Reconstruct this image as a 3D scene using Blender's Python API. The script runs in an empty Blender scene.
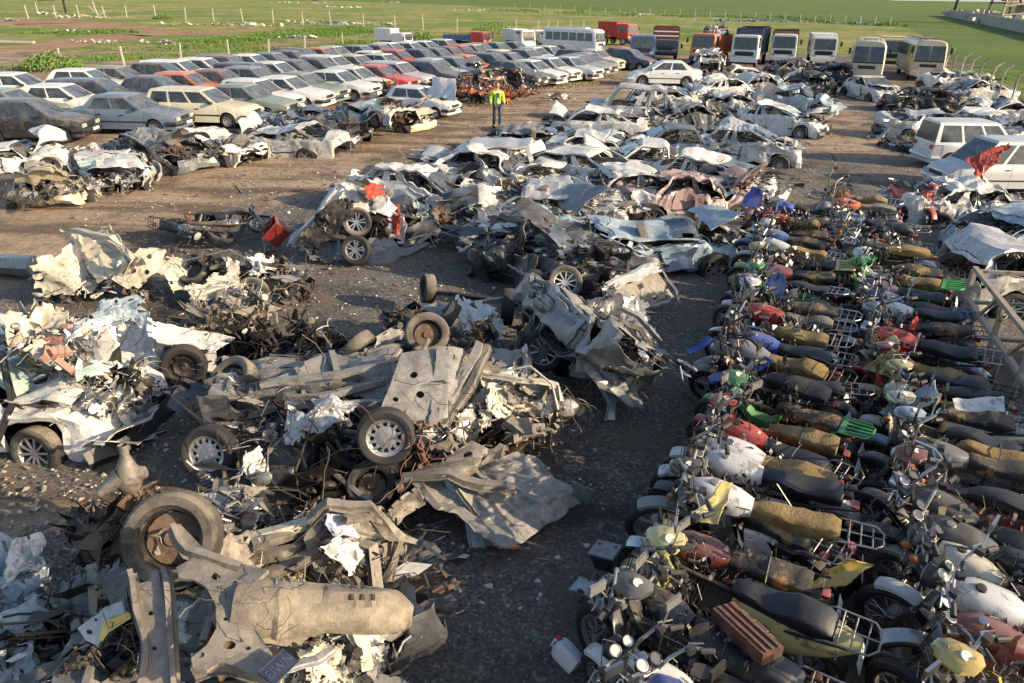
import bpy, bmesh, math, random
import numpy as np
from math import sin, cos, pi, radians, sqrt, atan, atan2, hypot
from mathutils import Vector, Matrix
R = radians
sc = bpy.context.scene
col = sc.collection
# ------------------------------------------------------------ camera, sky, sun
FPX, HC, ROLL, CH = 735.0, 349.5, 0.0176, 5.1
PITCH = atan(HC/FPX)
cam = bpy.data.objects.new('camera', bpy.data.cameras.new('camera'))
col.objects.link(cam); sc.camera = cam
cam.data.sensor_width = 36; cam.data.lens = 36*FPX/1024
cam.data.clip_start = .1; cam.data.clip_end = 9000
cam.matrix_world = Matrix.Translation((0,0,CH)) @ Matrix.Rotation(pi/2-PITCH,4,'X') @ Matrix.Rotation(ROLL,4,'Z')
SUN_EL, SUN_AZ = R(20.5), R(-19)          # azimuth measured from +X, minus = towards the viewer
sd = Vector((cos(SUN_EL)*cos(SUN_AZ), cos(SUN_EL)*sin(SUN_AZ), sin(SUN_EL)))
w = bpy.data.worlds.new('World'); sc.world = w; w.use_nodes = True
nt = w.node_tree; bg = nt.nodes['Background']
sky = nt.nodes.new('ShaderNodeTexSky'); sky.sky_type = 'NISHITA'; sky.sun_disc = False
sky.sun_elevation = SUN_EL; sky.sun_rotation = pi/2-SUN_AZ
sky.air_density = 1.0; sky.dust_density = 1.5
nt.links.new(sky.outputs[0], bg.inputs[0]); bg.inputs[1].default_value = 0.14
sl = bpy.data.lights.new('sun','SUN'); sl.energy = 4.9; sl.angle = R(.55); sl.color = (1,.80,.54)
so = bpy.data.objects.new('sun', sl); col.objects.link(so); so.rotation_euler = sd.to_track_quat('Z','Y').to_euler()
vs = sc.view_settings; vs.view_transform = 'Standard'; vs.look = 'None'; vs.exposure = 0.80; vs.gamma = 1
sc.render.engine = 'CYCLES'
# ------------------------------------------------------------ where a picture point meets height z
def G(px, py, z=0.0):
    x = px-512; y = py-341.5; c, s = cos(ROLL), sin(ROLL)
    u = (x*c+y*s)/FPX; v = (-x*s+y*c)/FPX
    dz = -(sin(PITCH)+v*cos(PITCH)); dy = cos(PITCH)-v*sin(PITCH); t = (z-CH)/dz
    return Vector((u*t, dy*t, z))
# ------------------------------------------------------------ materials
MATS = {}
def ramp(nt, fac, a, b, c0=(0,0,0,1), c1=(1,1,1,1)):
    r = nt.nodes.new('ShaderNodeValToRGB'); nt.links.new(fac, r.inputs[0])
    r.color_ramp.elements[0].position = a; r.color_ramp.elements[1].position = b
    r.color_ramp.elements[0].color = c0; r.color_ramp.elements[1].color = c1
    return r.outputs[0]
def mixc(nt, fac, a, b, mode='MIX'):
    m = nt.nodes.new('ShaderNodeMix'); m.data_type = 'RGBA'; m.blend_type = mode
    for sock, v in ((m.inputs[0], fac), (m.inputs[6], a), (m.inputs[7], b)):
        if isinstance(v, bpy.types.NodeSocket): nt.links.new(v, sock)
        else: sock.default_value = v if isinstance(v, (int,float)) else (*v[:3],1)
    return m.outputs[2]
def noise(nt, vec, scale, detail=4, rough=.6):
    n = nt.nodes.new('ShaderNodeTexNoise'); n.inputs['Scale'].default_value = scale
    n.inputs['Detail'].default_value = detail; n.inputs['Roughness'].default_value = rough
    nt.links.new(vec, n.inputs['Vector']); return n.outputs[0]
def M(name, c, rough=.5, metal=0., c2=None, thr=.55, sc2=6., dust=.3, dcol=(.31,.265,.21), bump=0., bsc=30., coat=0., c3=None, edge=.06):
    """base colour, worn patches of c2 (and c3), dust that lies on it in patches"""
    if name in MATS: return MATS[name]
    m = bpy.data.materials.new(name); m.use_nodes = True; nt = m.node_tree; b = nt.nodes['Principled BSDF']
    tc = nt.nodes.new('ShaderNodeTexCoord'); oi = nt.nodes.new('ShaderNodeObjectInfo')
    va = nt.nodes.new('ShaderNodeVectorMath'); va.operation = 'MULTIPLY_ADD'
    comb = nt.nodes.new('ShaderNodeCombineXYZ')
    for i in range(3): nt.links.new(oi.outputs['Random'], comb.inputs[i])
    nt.links.new(comb.outputs[0], va.inputs[0]); va.inputs[1].default_value = (37,17,53); nt.links.new(tc.outputs['Object'], va.inputs[2])
    vec = va.outputs[0]
    out = c
    if c2:
        out = mixc(nt, ramp(nt, noise(nt, vec, sc2, 6, .7), thr, thr+edge), out, c2)
    if c3:
        out = mixc(nt, ramp(nt, noise(nt, vec, sc2*2.3, 5, .7), thr+.03, thr+.07), out, c3)
    if bump >= .25:
        gr = ramp(nt, noise(nt, vec, 13, 9, .78), .30, .70, (.42,.40,.38,1), (1.25,1.22,1.18,1)); out = mixc(nt, 1.0, out, gr, 'MULTIPLY')
    if dust > 0:
        geo = nt.nodes.new('ShaderNodeNewGeometry'); sep = nt.nodes.new('ShaderNodeSeparateXYZ'); nt.links.new(geo.outputs['Normal'], sep.inputs[0])
        n2 = noise(nt, vec, 2.7, 6, .65)
        up = nt.nodes.new('ShaderNodeMath'); up.operation = 'MULTIPLY_ADD'; nt.links.new(sep.outputs[2], up.inputs[0]); up.inputs[1].default_value = .25; nt.links.new(n2, up.inputs[2])
        f = ramp(nt, up.outputs[0], .50, .92, (0,0,0,1), (min(1,dust*1.7),)*3+(1,))
        out = mixc(nt, f, out, dcol)
        mr = nt.nodes.new('ShaderNodeMath'); mr.operation = 'MULTIPLY_ADD'; nt.links.new(f, mr.inputs[0]); mr.inputs[1].default_value = (.9-rough); mr.inputs[2].default_value = rough
        nt.links.new(mr.outputs[0], b.inputs['Roughness'])
    else: b.inputs['Roughness'].default_value = rough
    if isinstance(out, bpy.types.NodeSocket): nt.links.new(out, b.inputs['Base Color'])
    else: b.inputs['Base Color'].default_value = (*c,1)
    b.inputs['Metallic'].default_value = metal
    if coat: b.inputs['Coat Weight'].default_value = coat; b.inputs['Coat Roughness'].default_value = .08
    if bump:
        bn = nt.nodes.new('ShaderNodeBump'); bn.inputs['Strength'].default_value = bump; bn.inputs['Distance'].default_value = .02
        nt.links.new(noise(nt, vec, bsc, 5, .65), bn.inputs['Height']); nt.links.new(bn.outputs[0], b.inputs['Normal'])
    MATS[name] = m; return m
PC = dict(white=(.70,.70,.685), cream=(.62,.58,.44), silver=(.56,.57,.58), grey=(.22,.24,.26), dark_grey=(.075,.08,.09), black=(.02,.02,.023),
    dark_blue=(.025,.04,.09), blue=(.05,.12,.32), light_blue=(.34,.44,.52), blue_grey=(.13,.18,.25), red=(.50,.03,.025), maroon=(.16,.03,.03),
    orange=(.62,.14,.05), green=(.05,.30,.07), grey_green=(.16,.20,.17), beige=(.45,.40,.30), yellow=(.55,.40,.10), bronze=(.20,.19,.17),
    pale_yellow=(.55,.48,.20), pink=(.34,.25,.25), purple=(.10,.04,.12), tan=(.36,.27,.18), bright_green=(.05,.45,.05), bright_blue=(.02,.07,.42), rust=(.24,.09,.04), sand=(.40,.33,.24))
def paint(c, d=.33): return M('paint_'+c, PC[c], .34, .25 if c in('silver','grey','blue_grey') else 0, c2=tuple(v*.55+.05 for v in PC[c]), thr=.58, sc2=1.6, edge=.2, dust=d, coat=.35)
def wpaint(c): return M('worn_'+c, PC[c], .36, .0 if c in ('white','light_blue','pink','cream') else .25, tuple(v*.30+.03 for v in PC[c]), .645, 6., .15, bump=.25, bsc=9., c3=(.13,.06,.035))
def bpaint(c): return M('bike_'+c, tuple(v*.95 for v in PC[c]), .30, .1, tuple(v*.35+.02 for v in PC[c]), .55, 9., .26, coat=.3)
RUB = M('rubber', (.016,.016,.018), .8, dust=.16, dcol=(.17,.145,.12), bump=.15, bsc=60)
RUBD = M('dusty_rubber', (.035,.033,.032), .9, dust=.62, dcol=(.27,.225,.175), bump=.3, bsc=50)
PLA = M('black_plastic', (.018,.019,.021), .45, dust=.15, dcol=(.2,.17,.14))
GLS = M('dusty_glass', (.025,.033,.038), .10, dust=.20, dcol=(.36,.35,.33), coat=.5)
GLC = M('broken_glass', (.30,.42,.38), .15, dust=.3, c2=(.5,.6,.56), thr=.5, sc2=22, dcol=(.4,.42,.38))
ALU = M('wheel_metal', (.45,.45,.46), .38, .8, dust=.35, dcol=(.3,.26,.21))
STE = M('dull_steel', (.30,.30,.30), .5, .7, (.14,.10,.08), .55, 7., .35, bump=.2)
CHR = M('chrome', (.48,.48,.48), .28, 1., (.3,.24,.18), .62, 14., .12)
RUS = M('rusted_steel', (.12,.09,.07), .85, .1, (.09,.05,.035), .5, 12., .3, dcol=(.30,.22,.15), bump=.5, bsc=40, c3=(.17,.09,.05))
GRM = M('oily_metal', (.03,.029,.03), .5, .4, (.10,.085,.07), .55, 8., .24, dcol=(.22,.17,.12), bump=.3)
MUD = M('muddy_steel', (.25,.23,.205), .62, .35, (.085,.075,.068), .48, 5., .30, dcol=(.36,.31,.25), bump=.45, bsc=18, edge=.34)
UND = M('underbody_steel', (.29,.29,.285), .55, .35, (.10,.095,.09), .5, 4., .32, dcol=(.37,.33,.28), bump=.35, bsc=16, edge=.3)
SEA = M('seat_vinyl', (.014,.016,.02), .42, dust=.15, dcol=(.13,.12,.11), bump=.15)
SET = M('torn_seat', (.02,.021,.024), .6, 0, (.26,.15,.05), .54, 4.5, .25, dcol=(.2,.16,.1), bump=.5, bsc=26, edge=.02)
SEF = M('seat_foam', (.25,.165,.055), .95, 0, (.17,.10,.035), .5, 9., .3, dcol=(.35,.26,.14), bump=.9, bsc=45, edge=.12)
SEG = M('grey_seat', (.10,.095,.085), .85, 0, (.10,.09,.08), .55, 6., .4, bump=.5, bsc=30)
LMP = M('lamp_glass', (.42,.43,.41), .12, .2, dust=.25, coat=.6)
REDL = M('tail_light_red', (.28,.012,.01), .2, dust=.2, coat=.6)
ORA = M('indicator_orange', (.38,.12,.02), .25, dust=.2)
WHT = M('white_plate', (.66,.66,.64), .5, dust=.3)
PLBLUE = M('plate_blue', (.02,.05,.30), .5, dust=.1)
CLO = M('cloth_grey', (.16,.16,.17), .95, 0, (.08,.08,.09), .5, 5., .4, bump=.5, bsc=25)
HVR = M('high_visibility_cloth', (.42,.75,.06), .8, dust=.0)
DNM = M('dark_trousers', (.035,.05,.08), .9, dust=.1)
SKN = M('skin', (.42,.24,.16), .55, dust=0)
HAI = M('dark_hair', (.02,.015,.012), .8, dust=0)
WOD = M('weathered_concrete', (.55,.53,.48), .9, 0, (.3,.28,.25), .55, 9., .2, bump=.4)
CCR = M('old_concrete', (.40,.38,.34), .9, 0, (.26,.24,.21), .5, 1.2, .3, bump=.4, edge=.2)
FRM = M('weathered_frame_steel', (.28,.235,.19), .75, .2, (.14,.08,.05), .56, 6., .4, dcol=(.36,.3,.23), bump=.2)
# ------------------------------------------------------------ mesh builder
def vec(p): return Vector(p)
class MB:
    def __init__(s): s.v = []; s.f = []
    def add(s, vs, fs):
        o = len(s.v); s.v += [tuple(p) for p in vs]; s.f += [tuple(i+o for i in f) for f in fs]; return s
    def merge(s, o, T=None):
        return s.add([T@Vector(p) for p in o.v] if T else o.v, o.f)
    def box(s, c, d, rot=None, taper=1.):
        x,y,z = (q/2 for q in d); t = taper
        vs = [Vector(q) for q in ((-x,-y,-z),(x,-y,-z),(x,y,-z),(-x,y,-z),(-x*t,-y*t,z),(x*t,-y*t,z),(x*t,y*t,z),(-x*t,y*t,z))]
        if rot is not None: vs = [rot@q for q in vs]
        c = Vector(c); return s.add([q+c for q in vs], [(0,3,2,1),(4,5,6,7),(0,1,5,4),(1,2,6,5),(2,3,7,6),(3,0,4,7)])
    def bar(s, a, b, w_, h_=None, up=(0,0,1)):
        a, b = Vector(a), Vector(b); d = b-a; L = d.length
        if L < 1e-5: return s
        d /= L; u = Vector(up)
        if abs(d.dot(u)) > .95: u = Vector((1,0,0))
        y = u.cross(d).normalized(); z = d.cross(y)
        return s.box((a+b)/2, (L, w_, h_ or w_), Matrix((d,y,z)).transposed())
    def tube(s, pts, r, n=6, cap=True):
        pts = [Vector(p) for p in pts]; k = len(pts); rs = r if isinstance(r,(list,tuple)) else [r]*k
        vs = []; prev = None
        for i,p in enumerate(pts):
            t = (pts[min(i+1,k-1)]-pts[max(i-1,0)]).normalized()
            if prev is None:
                a = Vector((0,0,1)) if abs(t.z) < .9 else Vector((1,0,0)); x = a.cross(t).normalized()
            else:
                x = (prev-t*prev.dot(t))
                x = x.normalized() if x.length > 1e-6 else Vector((1,0,0)).cross(t).normalized()
            prev = x; y = t.cross(x)
            for j in range(n):
                a = 2*pi*j/n; vs.append(p+(x*cos(a)+y*sin(a))*rs[i])
        fs = [(i*n+j, i*n+(j+1)%n, (i+1)*n+(j+1)%n, (i+1)*n+j) for i in range(k-1) for j in range(n)]
        if cap: fs += [tuple(range(n))[::-1], tuple((k-1)*n+j for j in range(n))]
        return s.add(vs, fs)
    def cyl(s, a, b, r, n=12): return s.tube([a,b], r, n)
    def lathe(s, prof, c=(0,0,0), ax=(0,0,1), n=16, closed=False, a0=0., a1=2*pi, mod=None):
        """prof: (radius, offset along the axis)"""
        ax = Vector(ax).normalized(); h = Vector((1,0,0)) if abs(ax.x) < .9 else Vector((0,0,1))
        x = h.cross(ax).normalized(); y = ax.cross(x); c = Vector(c); full = abs(a1-a0-2*pi) < 1e-6
        m = n if full else n+1; k = len(prof); vs = []
        for i in range(m):
            a = a0+(a1-a0)*i/n
            for j,(r,o) in enumerate(prof):
                rr = r*(mod(i,j) if mod else 1); vs.append(c+(x*cos(a)+y*sin(a))*rr+ax*o)
        fs = []
        for i in range(n):
            i2 = (i+1) % m
            for j in range(k if closed else k-1):
                j2 = (j+1) % k; fs.append((i*k+j, i2*k+j, i2*k+j2, i*k+j2))
        return s.add(vs, fs)
    def torus(s, c, ax, R_, r, nu=20, nv=6, a0=0., a1=2*pi):
        return s.lathe([(R_+r*cos(2*pi*j/nv), r*sin(2*pi*j/nv)) for j in range(nv)], c, ax, nu, True, a0, a1)
    def ell(s, c, rad, n=10, m=6, rot=None):
        vs = []; rad = Vector(rad)
        for i in range(m+1):
            t = pi*i/m
            for j in range(n):
                a = 2*pi*j/n; q = Vector((sin(t)*cos(a)*rad.x, sin(t)*sin(a)*rad.y, cos(t)*rad.z)); vs.append((rot@q if rot else q)+Vector(c))
        return s.add(vs, [(i*n+j,(i+1)*n+j,(i+1)*n+(j+1)%n,i*n+(j+1)%n) for i in range(m) for j in range(n)])
    def grid(s, P, closed=False):
        a = len(P); b = len(P[0]); o = [q for r_ in P for q in r_]
        return s.add(o, [(i*b+j, (i+1)*b+j, (i+1)*b+(j+1)%b, i*b+(j+1)%b) for i in range(a-1) for j in range(b if closed else b-1)])
    def loft(s, P):
        b = len(P[0]); s.grid(P, True); o = len(s.v)-len(P)*b
        s.f.append(tuple(range(o,o+b))); s.f.append(tuple(range(len(s.v)-b,len(s.v)))[::-1]); return s
    def quad(s, a,b,c,d): return s.add([a,b,c,d],[(0,1,2,3)])
    def sheet(s, c00, c10, c11, c01, n=8, m=8, bulge=0., bdir=None, cr=None, rag=True):
        c00,c10,c11,c01 = map(Vector,(c00,c10,c11,c01)); nn = (c10-c00).cross(c01-c00)
        nn = Vector(bdir) if bdir else (nn.normalized() if nn.length > 1e-6 else Vector((0,0,1))); P = []
        for i in range(n+1):
            u = i/n; r_ = []
            for j in range(m+1):
                v = j/m; p = c00*(1-u)*(1-v)+c10*u*(1-v)+c11*u*v+c01*(1-u)*v
                r_.append(p+nn*bulge*4*u*(1-u)*(.35+2.6*v*(1-v)) if bulge else p)
            P.append(r_)
        s.grid(P)
        if n >= 8 and m >= 7 and rag:
            rg = random.Random(int(abs(c00.x*91+c11.y*57)*100)); a, b, k1, k2 = rg.uniform(0,6), rg.uniform(0,6), rg.uniform(.6,1.6), rg.uniform(.6,1.6); keep = []; base = len(s.f)-n*m
            for q in range(n*m):
                i, j = divmod(q, m); d_ = min(i, n-1-i, j, m-1-j)*10./max(n,m); f_ = sin(i*k1+a)+sin(j*k2+b)+sin((i+j)*.9+a*2)*.7+rg.uniform(-.5,.5)
                if f_ > .7+d_*1.1: continue
                keep.append(s.f[base+q])
            s.f[base:] = keep
        return s
    def build(s, name, mat, parent=None, ang=30, cr=None, thick=0., flat=False):
        v = np.array(s.v, dtype=float) if s.v else np.zeros((0,3))
        if cr: v = crumple(v, *cr)
        me = bpy.data.meshes.new(name); me.from_pydata(v.tolist(), [], s.f)
        me.validate(clean_customdata=False)
        if not flat: me.shade_smooth(); me.set_sharp_from_angle(angle=R(ang))
        me.materials.append(mat)
        if thick:
            solid(me, thick)
        o = bpy.data.objects.new(name, me); col.objects.link(o); adopt(o, parent)
        o.material_slots[0].link = 'OBJECT'; o.material_slots[0].material = mat
        return o
KIDS = {}
def adopt(o, parent):
    if parent: o.parent = parent; KIDS.setdefault(parent.as_pointer(), []).append(o)
def kids(o): return KIDS.get(o.as_pointer(), [])
def solid(me, t):
    """second skin a little below the first, joined along the open edges"""
    bm = bmesh.new(); bm.from_mesh(me); bmesh.ops.recalc_face_normals(bm, faces=bm.faces); bm.normal_update()
    fs = bm.faces[:]; vs = bm.verts[:]; be = [e for e in bm.edges if len(e.link_faces) == 1]; mp = {}
    for v in vs: mp[v] = bm.verts.new(v.co-v.normal*t)
    for e in be:
        l = e.link_loops[0]; a, b = l.vert, l.link_loop_next.vert
        try: bm.faces.new((b,a,mp[a],mp[b]))
        except ValueError: pass
    for f in fs:
        try: q = bm.faces.new([mp[v] for v in reversed(f.verts)]); q.smooth = f.smooth
        except ValueError: pass
    bm.to_mesh(me); bm.free()
def tri(x): return 2*np.abs(2*(x/2-np.floor(x/2+.5)))-1
def crumple(v, seed, amp, freq=1.2, octs=3, persist=.5, axis=None):
    """fold points along many crossing creases: continuous, so neighbouring sheets fold together"""
    rg = np.random.RandomState(seed); d = np.zeros_like(v); a = amp; f = freq
    for o in range(octs):
        for k in range(4):
            n = rg.normal(size=3); n /= np.linalg.norm(n)
            e = rg.normal(size=3); e /= np.linalg.norm(e)
            if axis is not None: e = e*.45+np.array(axis)*.8
            w2 = rg.normal(size=3)*.25*f
            d += np.outer(tri(v@n*f*(.7+.6*rg.rand())+rg.rand()*7+np.sin(v@w2+rg.rand()*6)*.35), e)*a*.5
        a *= persist; f *= 2.05
    return v+d
def tag(o, label=None, cat=None, group=None, kind=None):
    if label: o['label'] = label
    if cat: o['category'] = cat
    if group: o['group'] = group
    if kind: o['kind'] = kind
    return o
def empty(name, loc=(0,0,0), rz=0., label=None, cat=None, group=None):
    o = bpy.data.objects.new(name, None); col.objects.link(o); o.location = loc; o.rotation_euler = (0,0,rz); o.empty_display_size = .2
    return tag(o, label, cat, group)
DROP = ()
def copy_tree(o, parent=None, remap=None):
    if o.name.split('.')[0] in DROP: return None
    c = o.copy(); col.objects.link(c); adopt(c, parent)
    if remap and c.type == 'MESH' and c.material_slots:
        m = c.material_slots[0].material
        if m and m.name in remap: c.material_slots[0].material = remap[m.name]
    for ch in kids(o): copy_tree(ch, c, remap)
    return c
def kill(o):
    for ch in kids(o): kill(ch)
    bpy.data.objects.remove(o)
# ------------------------------------------------------------ the ground
def groundmat(name, f):
    m = bpy.data.materials.new(name); m.use_nodes = True; nt = m.node_tree; b = nt.nodes['Principled BSDF']
    geo = nt.nodes.new('ShaderNodeNewGeometry'); b.inputs['Roughness'].default_value = .95; b.inputs['Specular IOR Level'].default_value = .15
    c, h, st, ds = f(nt, geo.outputs['Position']); nt.links.new(c, b.inputs['Base Color'])
    bn = nt.nodes.new('ShaderNodeBump'); bn.inputs['Strength'].default_value = st; bn.inputs['Distance'].default_value = ds
    nt.links.new(h, bn.inputs['Height']); nt.links.new(bn.outputs[0], b.inputs['Normal']); return m
def C4(*c): return (*c,1)
def f_crop(nt, P):
    mp = nt.nodes.new('ShaderNodeMapping'); nt.links.new(P, mp.inputs[0]); mp.inputs['Rotation'].default_value = (0,0,R(28)); mp.inputs['Scale'].default_value = (1,.03,1)
    rows = noise(nt, mp.outputs[0], 1.3, 3, .6)
    c = ramp(nt, noise(nt, P, .05, 6, .6), .35, .7, C4(.09,.155,.03), C4(.15,.215,.05))
    c = mixc(nt, ramp(nt, rows, .48, .66), c, (.14,.11,.065)); c = mixc(nt, ramp(nt, noise(nt, P, 2.5, 5, .7), .5, .7), c, (.10,.19,.035))
    return c, noise(nt, P, 3., 6, .75), 1., .3
def f_grass(nt, P):
    c = ramp(nt, noise(nt, P, .06, 7, .65), .38, .62, C4(.12,.22,.035), C4(.38,.31,.13))
    c = mixc(nt, ramp(nt, noise(nt, P, .35, 6, .7), .5, .62), c, (.09,.16,.03)); c = mixc(nt, ramp(nt, noise(nt, P, 1.1, 6, .75), .54, .70), c, (.29,.21,.13))
    return c, noise(nt, P, 2.2, 7, .8), 1., .35
def f_track(nt, P):
    c = ramp(nt, noise(nt, P, .3, 7, .65), .35, .68, C4(.25,.15,.09), C4(.38,.25,.16))
    return c, noise(nt, P, 2., 7, .8), .8, .2
def f_yard(nt, P):
    at = nt.nodes.new('ShaderNodeAttribute'); at.attribute_name = 'dirt'
    at2 = nt.nodes.new('ShaderNodeAttribute'); at2.attribute_name = 'weeds'
    g = ramp(nt, noise(nt, P, 28, 3, .9), .36, .66, C4(.04,.038,.038), C4(.25,.23,.21))
    vor = nt.nodes.new('ShaderNodeTexVoronoi'); vor.inputs['Scale'].default_value = 34; nt.links.new(P, vor.inputs['Vector'])
    sx = nt.nodes.new('ShaderNodeSeparateColor'); nt.links.new(vor.outputs['Color'], sx.inputs[0])
    g = mixc(nt, ramp(nt, sx.outputs[0], .82, .92), g, (.33,.30,.27))
    g = mixc(nt, ramp(nt, noise(nt, P, .55, 6, .7), .42, .66), g, (.17,.135,.10))
    g = mixc(nt, ramp(nt, noise(nt, P, .22, 5, .7), .52, .66), g, (.03,.029,.03))
    d = ramp(nt, noise(nt, P, 9, 6, .8), .33, .7, C4(.23,.165,.11), C4(.50,.38,.27))
    d = mixc(nt, ramp(nt, noise(nt, P, .4, 7, .7), .47, .64), d, (.12,.088,.064))
    mp = nt.nodes.new('ShaderNodeMapping'); nt.links.new(P, mp.inputs[0]); mp.inputs['Rotation'].default_value = (0,0,R(-42)); mp.inputs['Scale'].default_value = (.06,1,1)
    d = mixc(nt, ramp(nt, noise(nt, mp.outputs[0], 1.1, 5, .65), .5, .62), d, (.15,.11,.08))
    ad = nt.nodes.new('ShaderNodeMath'); ad.operation = 'MULTIPLY_ADD'; nt.links.new(noise(nt, P, .8, 7, .75), ad.inputs[0]); ad.inputs[1].default_value = 1.3; nt.links.new(at.outputs['Fac'], ad.inputs[2])
    c = mixc(nt, ramp(nt, ad.outputs[0], .95, 1.3), g, d)
    ad = nt.nodes.new('ShaderNodeMath'); ad.operation = 'MULTIPLY_ADD'; nt.links.new(noise(nt, P, .9, 7, .8), ad.inputs[0]); ad.inputs[1].default_value = 1.2; nt.links.new(at2.outputs['Fac'], ad.inputs[2])
    wd = ramp(nt, noise(nt, P, 1.5, 6, .75), .4, .65, C4(.09,.12,.035), C4(.27,.215,.11))
    c = mixc(nt, ramp(nt, ad.outputs[0], 1.05, 1.25), c, wd)
    h = nt.nodes.new('ShaderNodeMath'); h.operation = 'MULTIPLY_ADD'; nt.links.new(noise(nt, P, 24, 6, .8), h.inputs[0]); h.inputs[1].default_value = .35; nt.links.new(noise(nt, P, 2.2, 5, .6), h.inputs[2])
    return c, h.outputs[0], .9, .10
def plate(name, pts, z, mat, kind='structure', wob=0., seed=1):
    rg = random.Random(seed); out = []
    for i,p in enumerate(pts):
        q = Vector(pts[(i+1)%len(pts)]); p = Vector(p); n = max(1,int((q-p).length/3)) if wob else 1
        for k in range(n):
            t = k/n; out.append((p.x+(q.x-p.x)*t+rg.uniform(-wob,wob), p.y+(q.y-p.y)*t+rg.uniform(-wob,wob), z))
    me = bpy.data.meshes.new(name); me.from_pydata(out, [], [tuple(range(len(out)))]); me.materials.append(mat)
    o = bpy.data.objects.new(name, me); col.objects.link(o); o['kind'] = kind; return o
def P2(px,py): g = G(px,py); return (g.x,g.y)
crop = plate('field', [(-6000,-60),(6000,-60),(6000,7500),(-6000,7500)], -.03, groundmat('crop_field', f_crop))
# rough grassland between the yard and the first crop field, and its dirt tracks
gl = [(-60,-20),(-420,60),(-420,330),P2(120,-4),P2(340,1),P2(560,9),P2(690,15.5),P2(850,25),P2(908,27),P2(924,36),P2(950,66),(46,60),(10,-20)]
plate('grassland', gl, -.015, groundmat('rough_grass', f_grass), wob=.5, seed=3)
trk = groundmat('track_soil', f_track)
def band(name, pts, ws, z, mat, seed=1):
    rg = random.Random(seed); pts = [Vector(P2(*p)) for p in pts]; a = []; b = []; wl = 0; wr = 0
    for i in range(len(pts)-1):
        for k in range(14):
            t = k/14; p = pts[i].lerp(pts[i+1], t); d = (pts[i+1]-pts[i]).normalized(); n = Vector((-d.y,d.x)); w_ = ws[i]*(1-t)+ws[i+1]*t
            wl = wl*.7+rg.uniform(-.3,.3)*w_*.5; wr = wr*.7+rg.uniform(-.3,.3)*w_*.5
            a.append(p+n*(w_+wl)); b.append(p-n*(w_+wr))
    mb = MB(); mb.grid([[(*p,z) for p in a],[(*p,z) for p in b]]); o = mb.build(name, mat, None); o['kind'] = 'structure'; return o
band('dirt_track', [(-90,58),(60,45),(130,35),(200,33),(300,28),(330,27.5)], [5,3.2,2.6,2.8,2,1], -.005, trk, 2)
band('dirt_track', [(-60,20),(60,23),(130,28),(180,32)], [9,7,4,1.5], -.009, trk, 5)
band('dirt_track', [(380,44),(440,40),(560,27),(690,27)], [1.2,1.6,1.6,1], -.005, trk, 6)
band('dirt_track', [(230,47),(300,43),(345,41)], [1.8,2,1], -.007, trk, 7)
# the yard itself
ROAD = [Vector(P2(*p)) for p in [(-160,262),(0,222),(150,195),(260,165),(400,128),(520,106),(610,88),(660,72),(690,60)]]
RW = [3.6,3.3,3.2,3.3,3.2,3.2,3.,3.,3.]
VERGE = [Vector(P2(*p)) for p in [(330,150),(430,108),(520,92),(600,78),(640,66)]]
def dline(p, L, W=None):
    best = 9e9
    for i in range(len(L)-1):
        d = L[i+1]-L[i]; t = max(0,min(1,(p-L[i]).dot(d)/d.dot(d))); q = L[i]+d*t; e = (p-q).length-(W[i] if W else 0)
        best = min(best, e)
    return best
def sstep(a,b,x): t = max(0,min(1,(x-a)/(b-a))); return t*t*(3-2*t)
LGT = Vector(P2(70,490)); AIS = [Vector(P2(820,100)),Vector(P2(850,150))]
ys = [1.5]
while ys[-1] < 76: ys.append(ys[-1]+max(.16,ys[-1]*.018))
FEN = [(P2(930,78)),(P2(1024,122))]
def xmax(y):
    (x0,y0),(x1,y1) = FEN; t = (y-y0)/(y1-y0); return x0+(x1-x0)*t+2.5
vs_, dr, wd = [], [], []
NX = 150
for y in ys:
    xa = -34-y*.25 if y < 60 else -49+(y-60)*2.0; xb = max(14.,min(xmax(y), 60)) if y < 66 else 40
    for i in range(NX+1):
        x = xa+(xb-xa)*i/NX; p = Vector((x,y)); e = dline(p, ROAD, RW)
        d = 1-sstep(-1.0,1.6,e)
        d = max(d, .34*(1-sstep(0,5,(p-LGT).length)), .5*(1-sstep(0,4,dline(p,AIS))), .28 if y > 36 else 0)
        if x < 4 and e > 0 and y > 24+max(0,x+20)*.45: d = max(d,.85)
        z = .05*sin(x*1.1+y*.7)*sin(y*.9-x*.4)*.5+random.Random(int(x*91+y*57)).uniform(-.012,.012)
        left = 1 if (e > 0 and x < 9 and y > 25+max(0,x+14)*.9) else 0
        wd.append(max(.45*left, .55*(1-sstep(.3,2.2,dline(p,VERGE))), .5*sstep(60,68,y), .5*sstep(-2.6,-1.2,x-xmax(y)))); dr.append(d)
        vs_.append((x,y,.02+z*(1 if y > 3 else 0)))
fs_ = [(j*(NX+1)+i, j*(NX+1)+i+1, (j+1)*(NX+1)+i+1, (j+1)*(NX+1)+i) for j in range(len(ys)-1) for i in range(NX)]
me = bpy.data.meshes.new('yard_ground'); me.from_pydata(vs_,[],fs_); me.shade_smooth(); me.materials.append(groundmat('yard_gravel', f_yard))
me.attributes.new('dirt','FLOAT','POINT').data.foreach_set('value', dr); me.attributes.new('weeds','FLOAT','POINT').data.foreach_set('value', wd)
yd = bpy.data.objects.new('yard_ground', me); col.objects.link(yd); yd['kind'] = 'structure'
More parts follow.
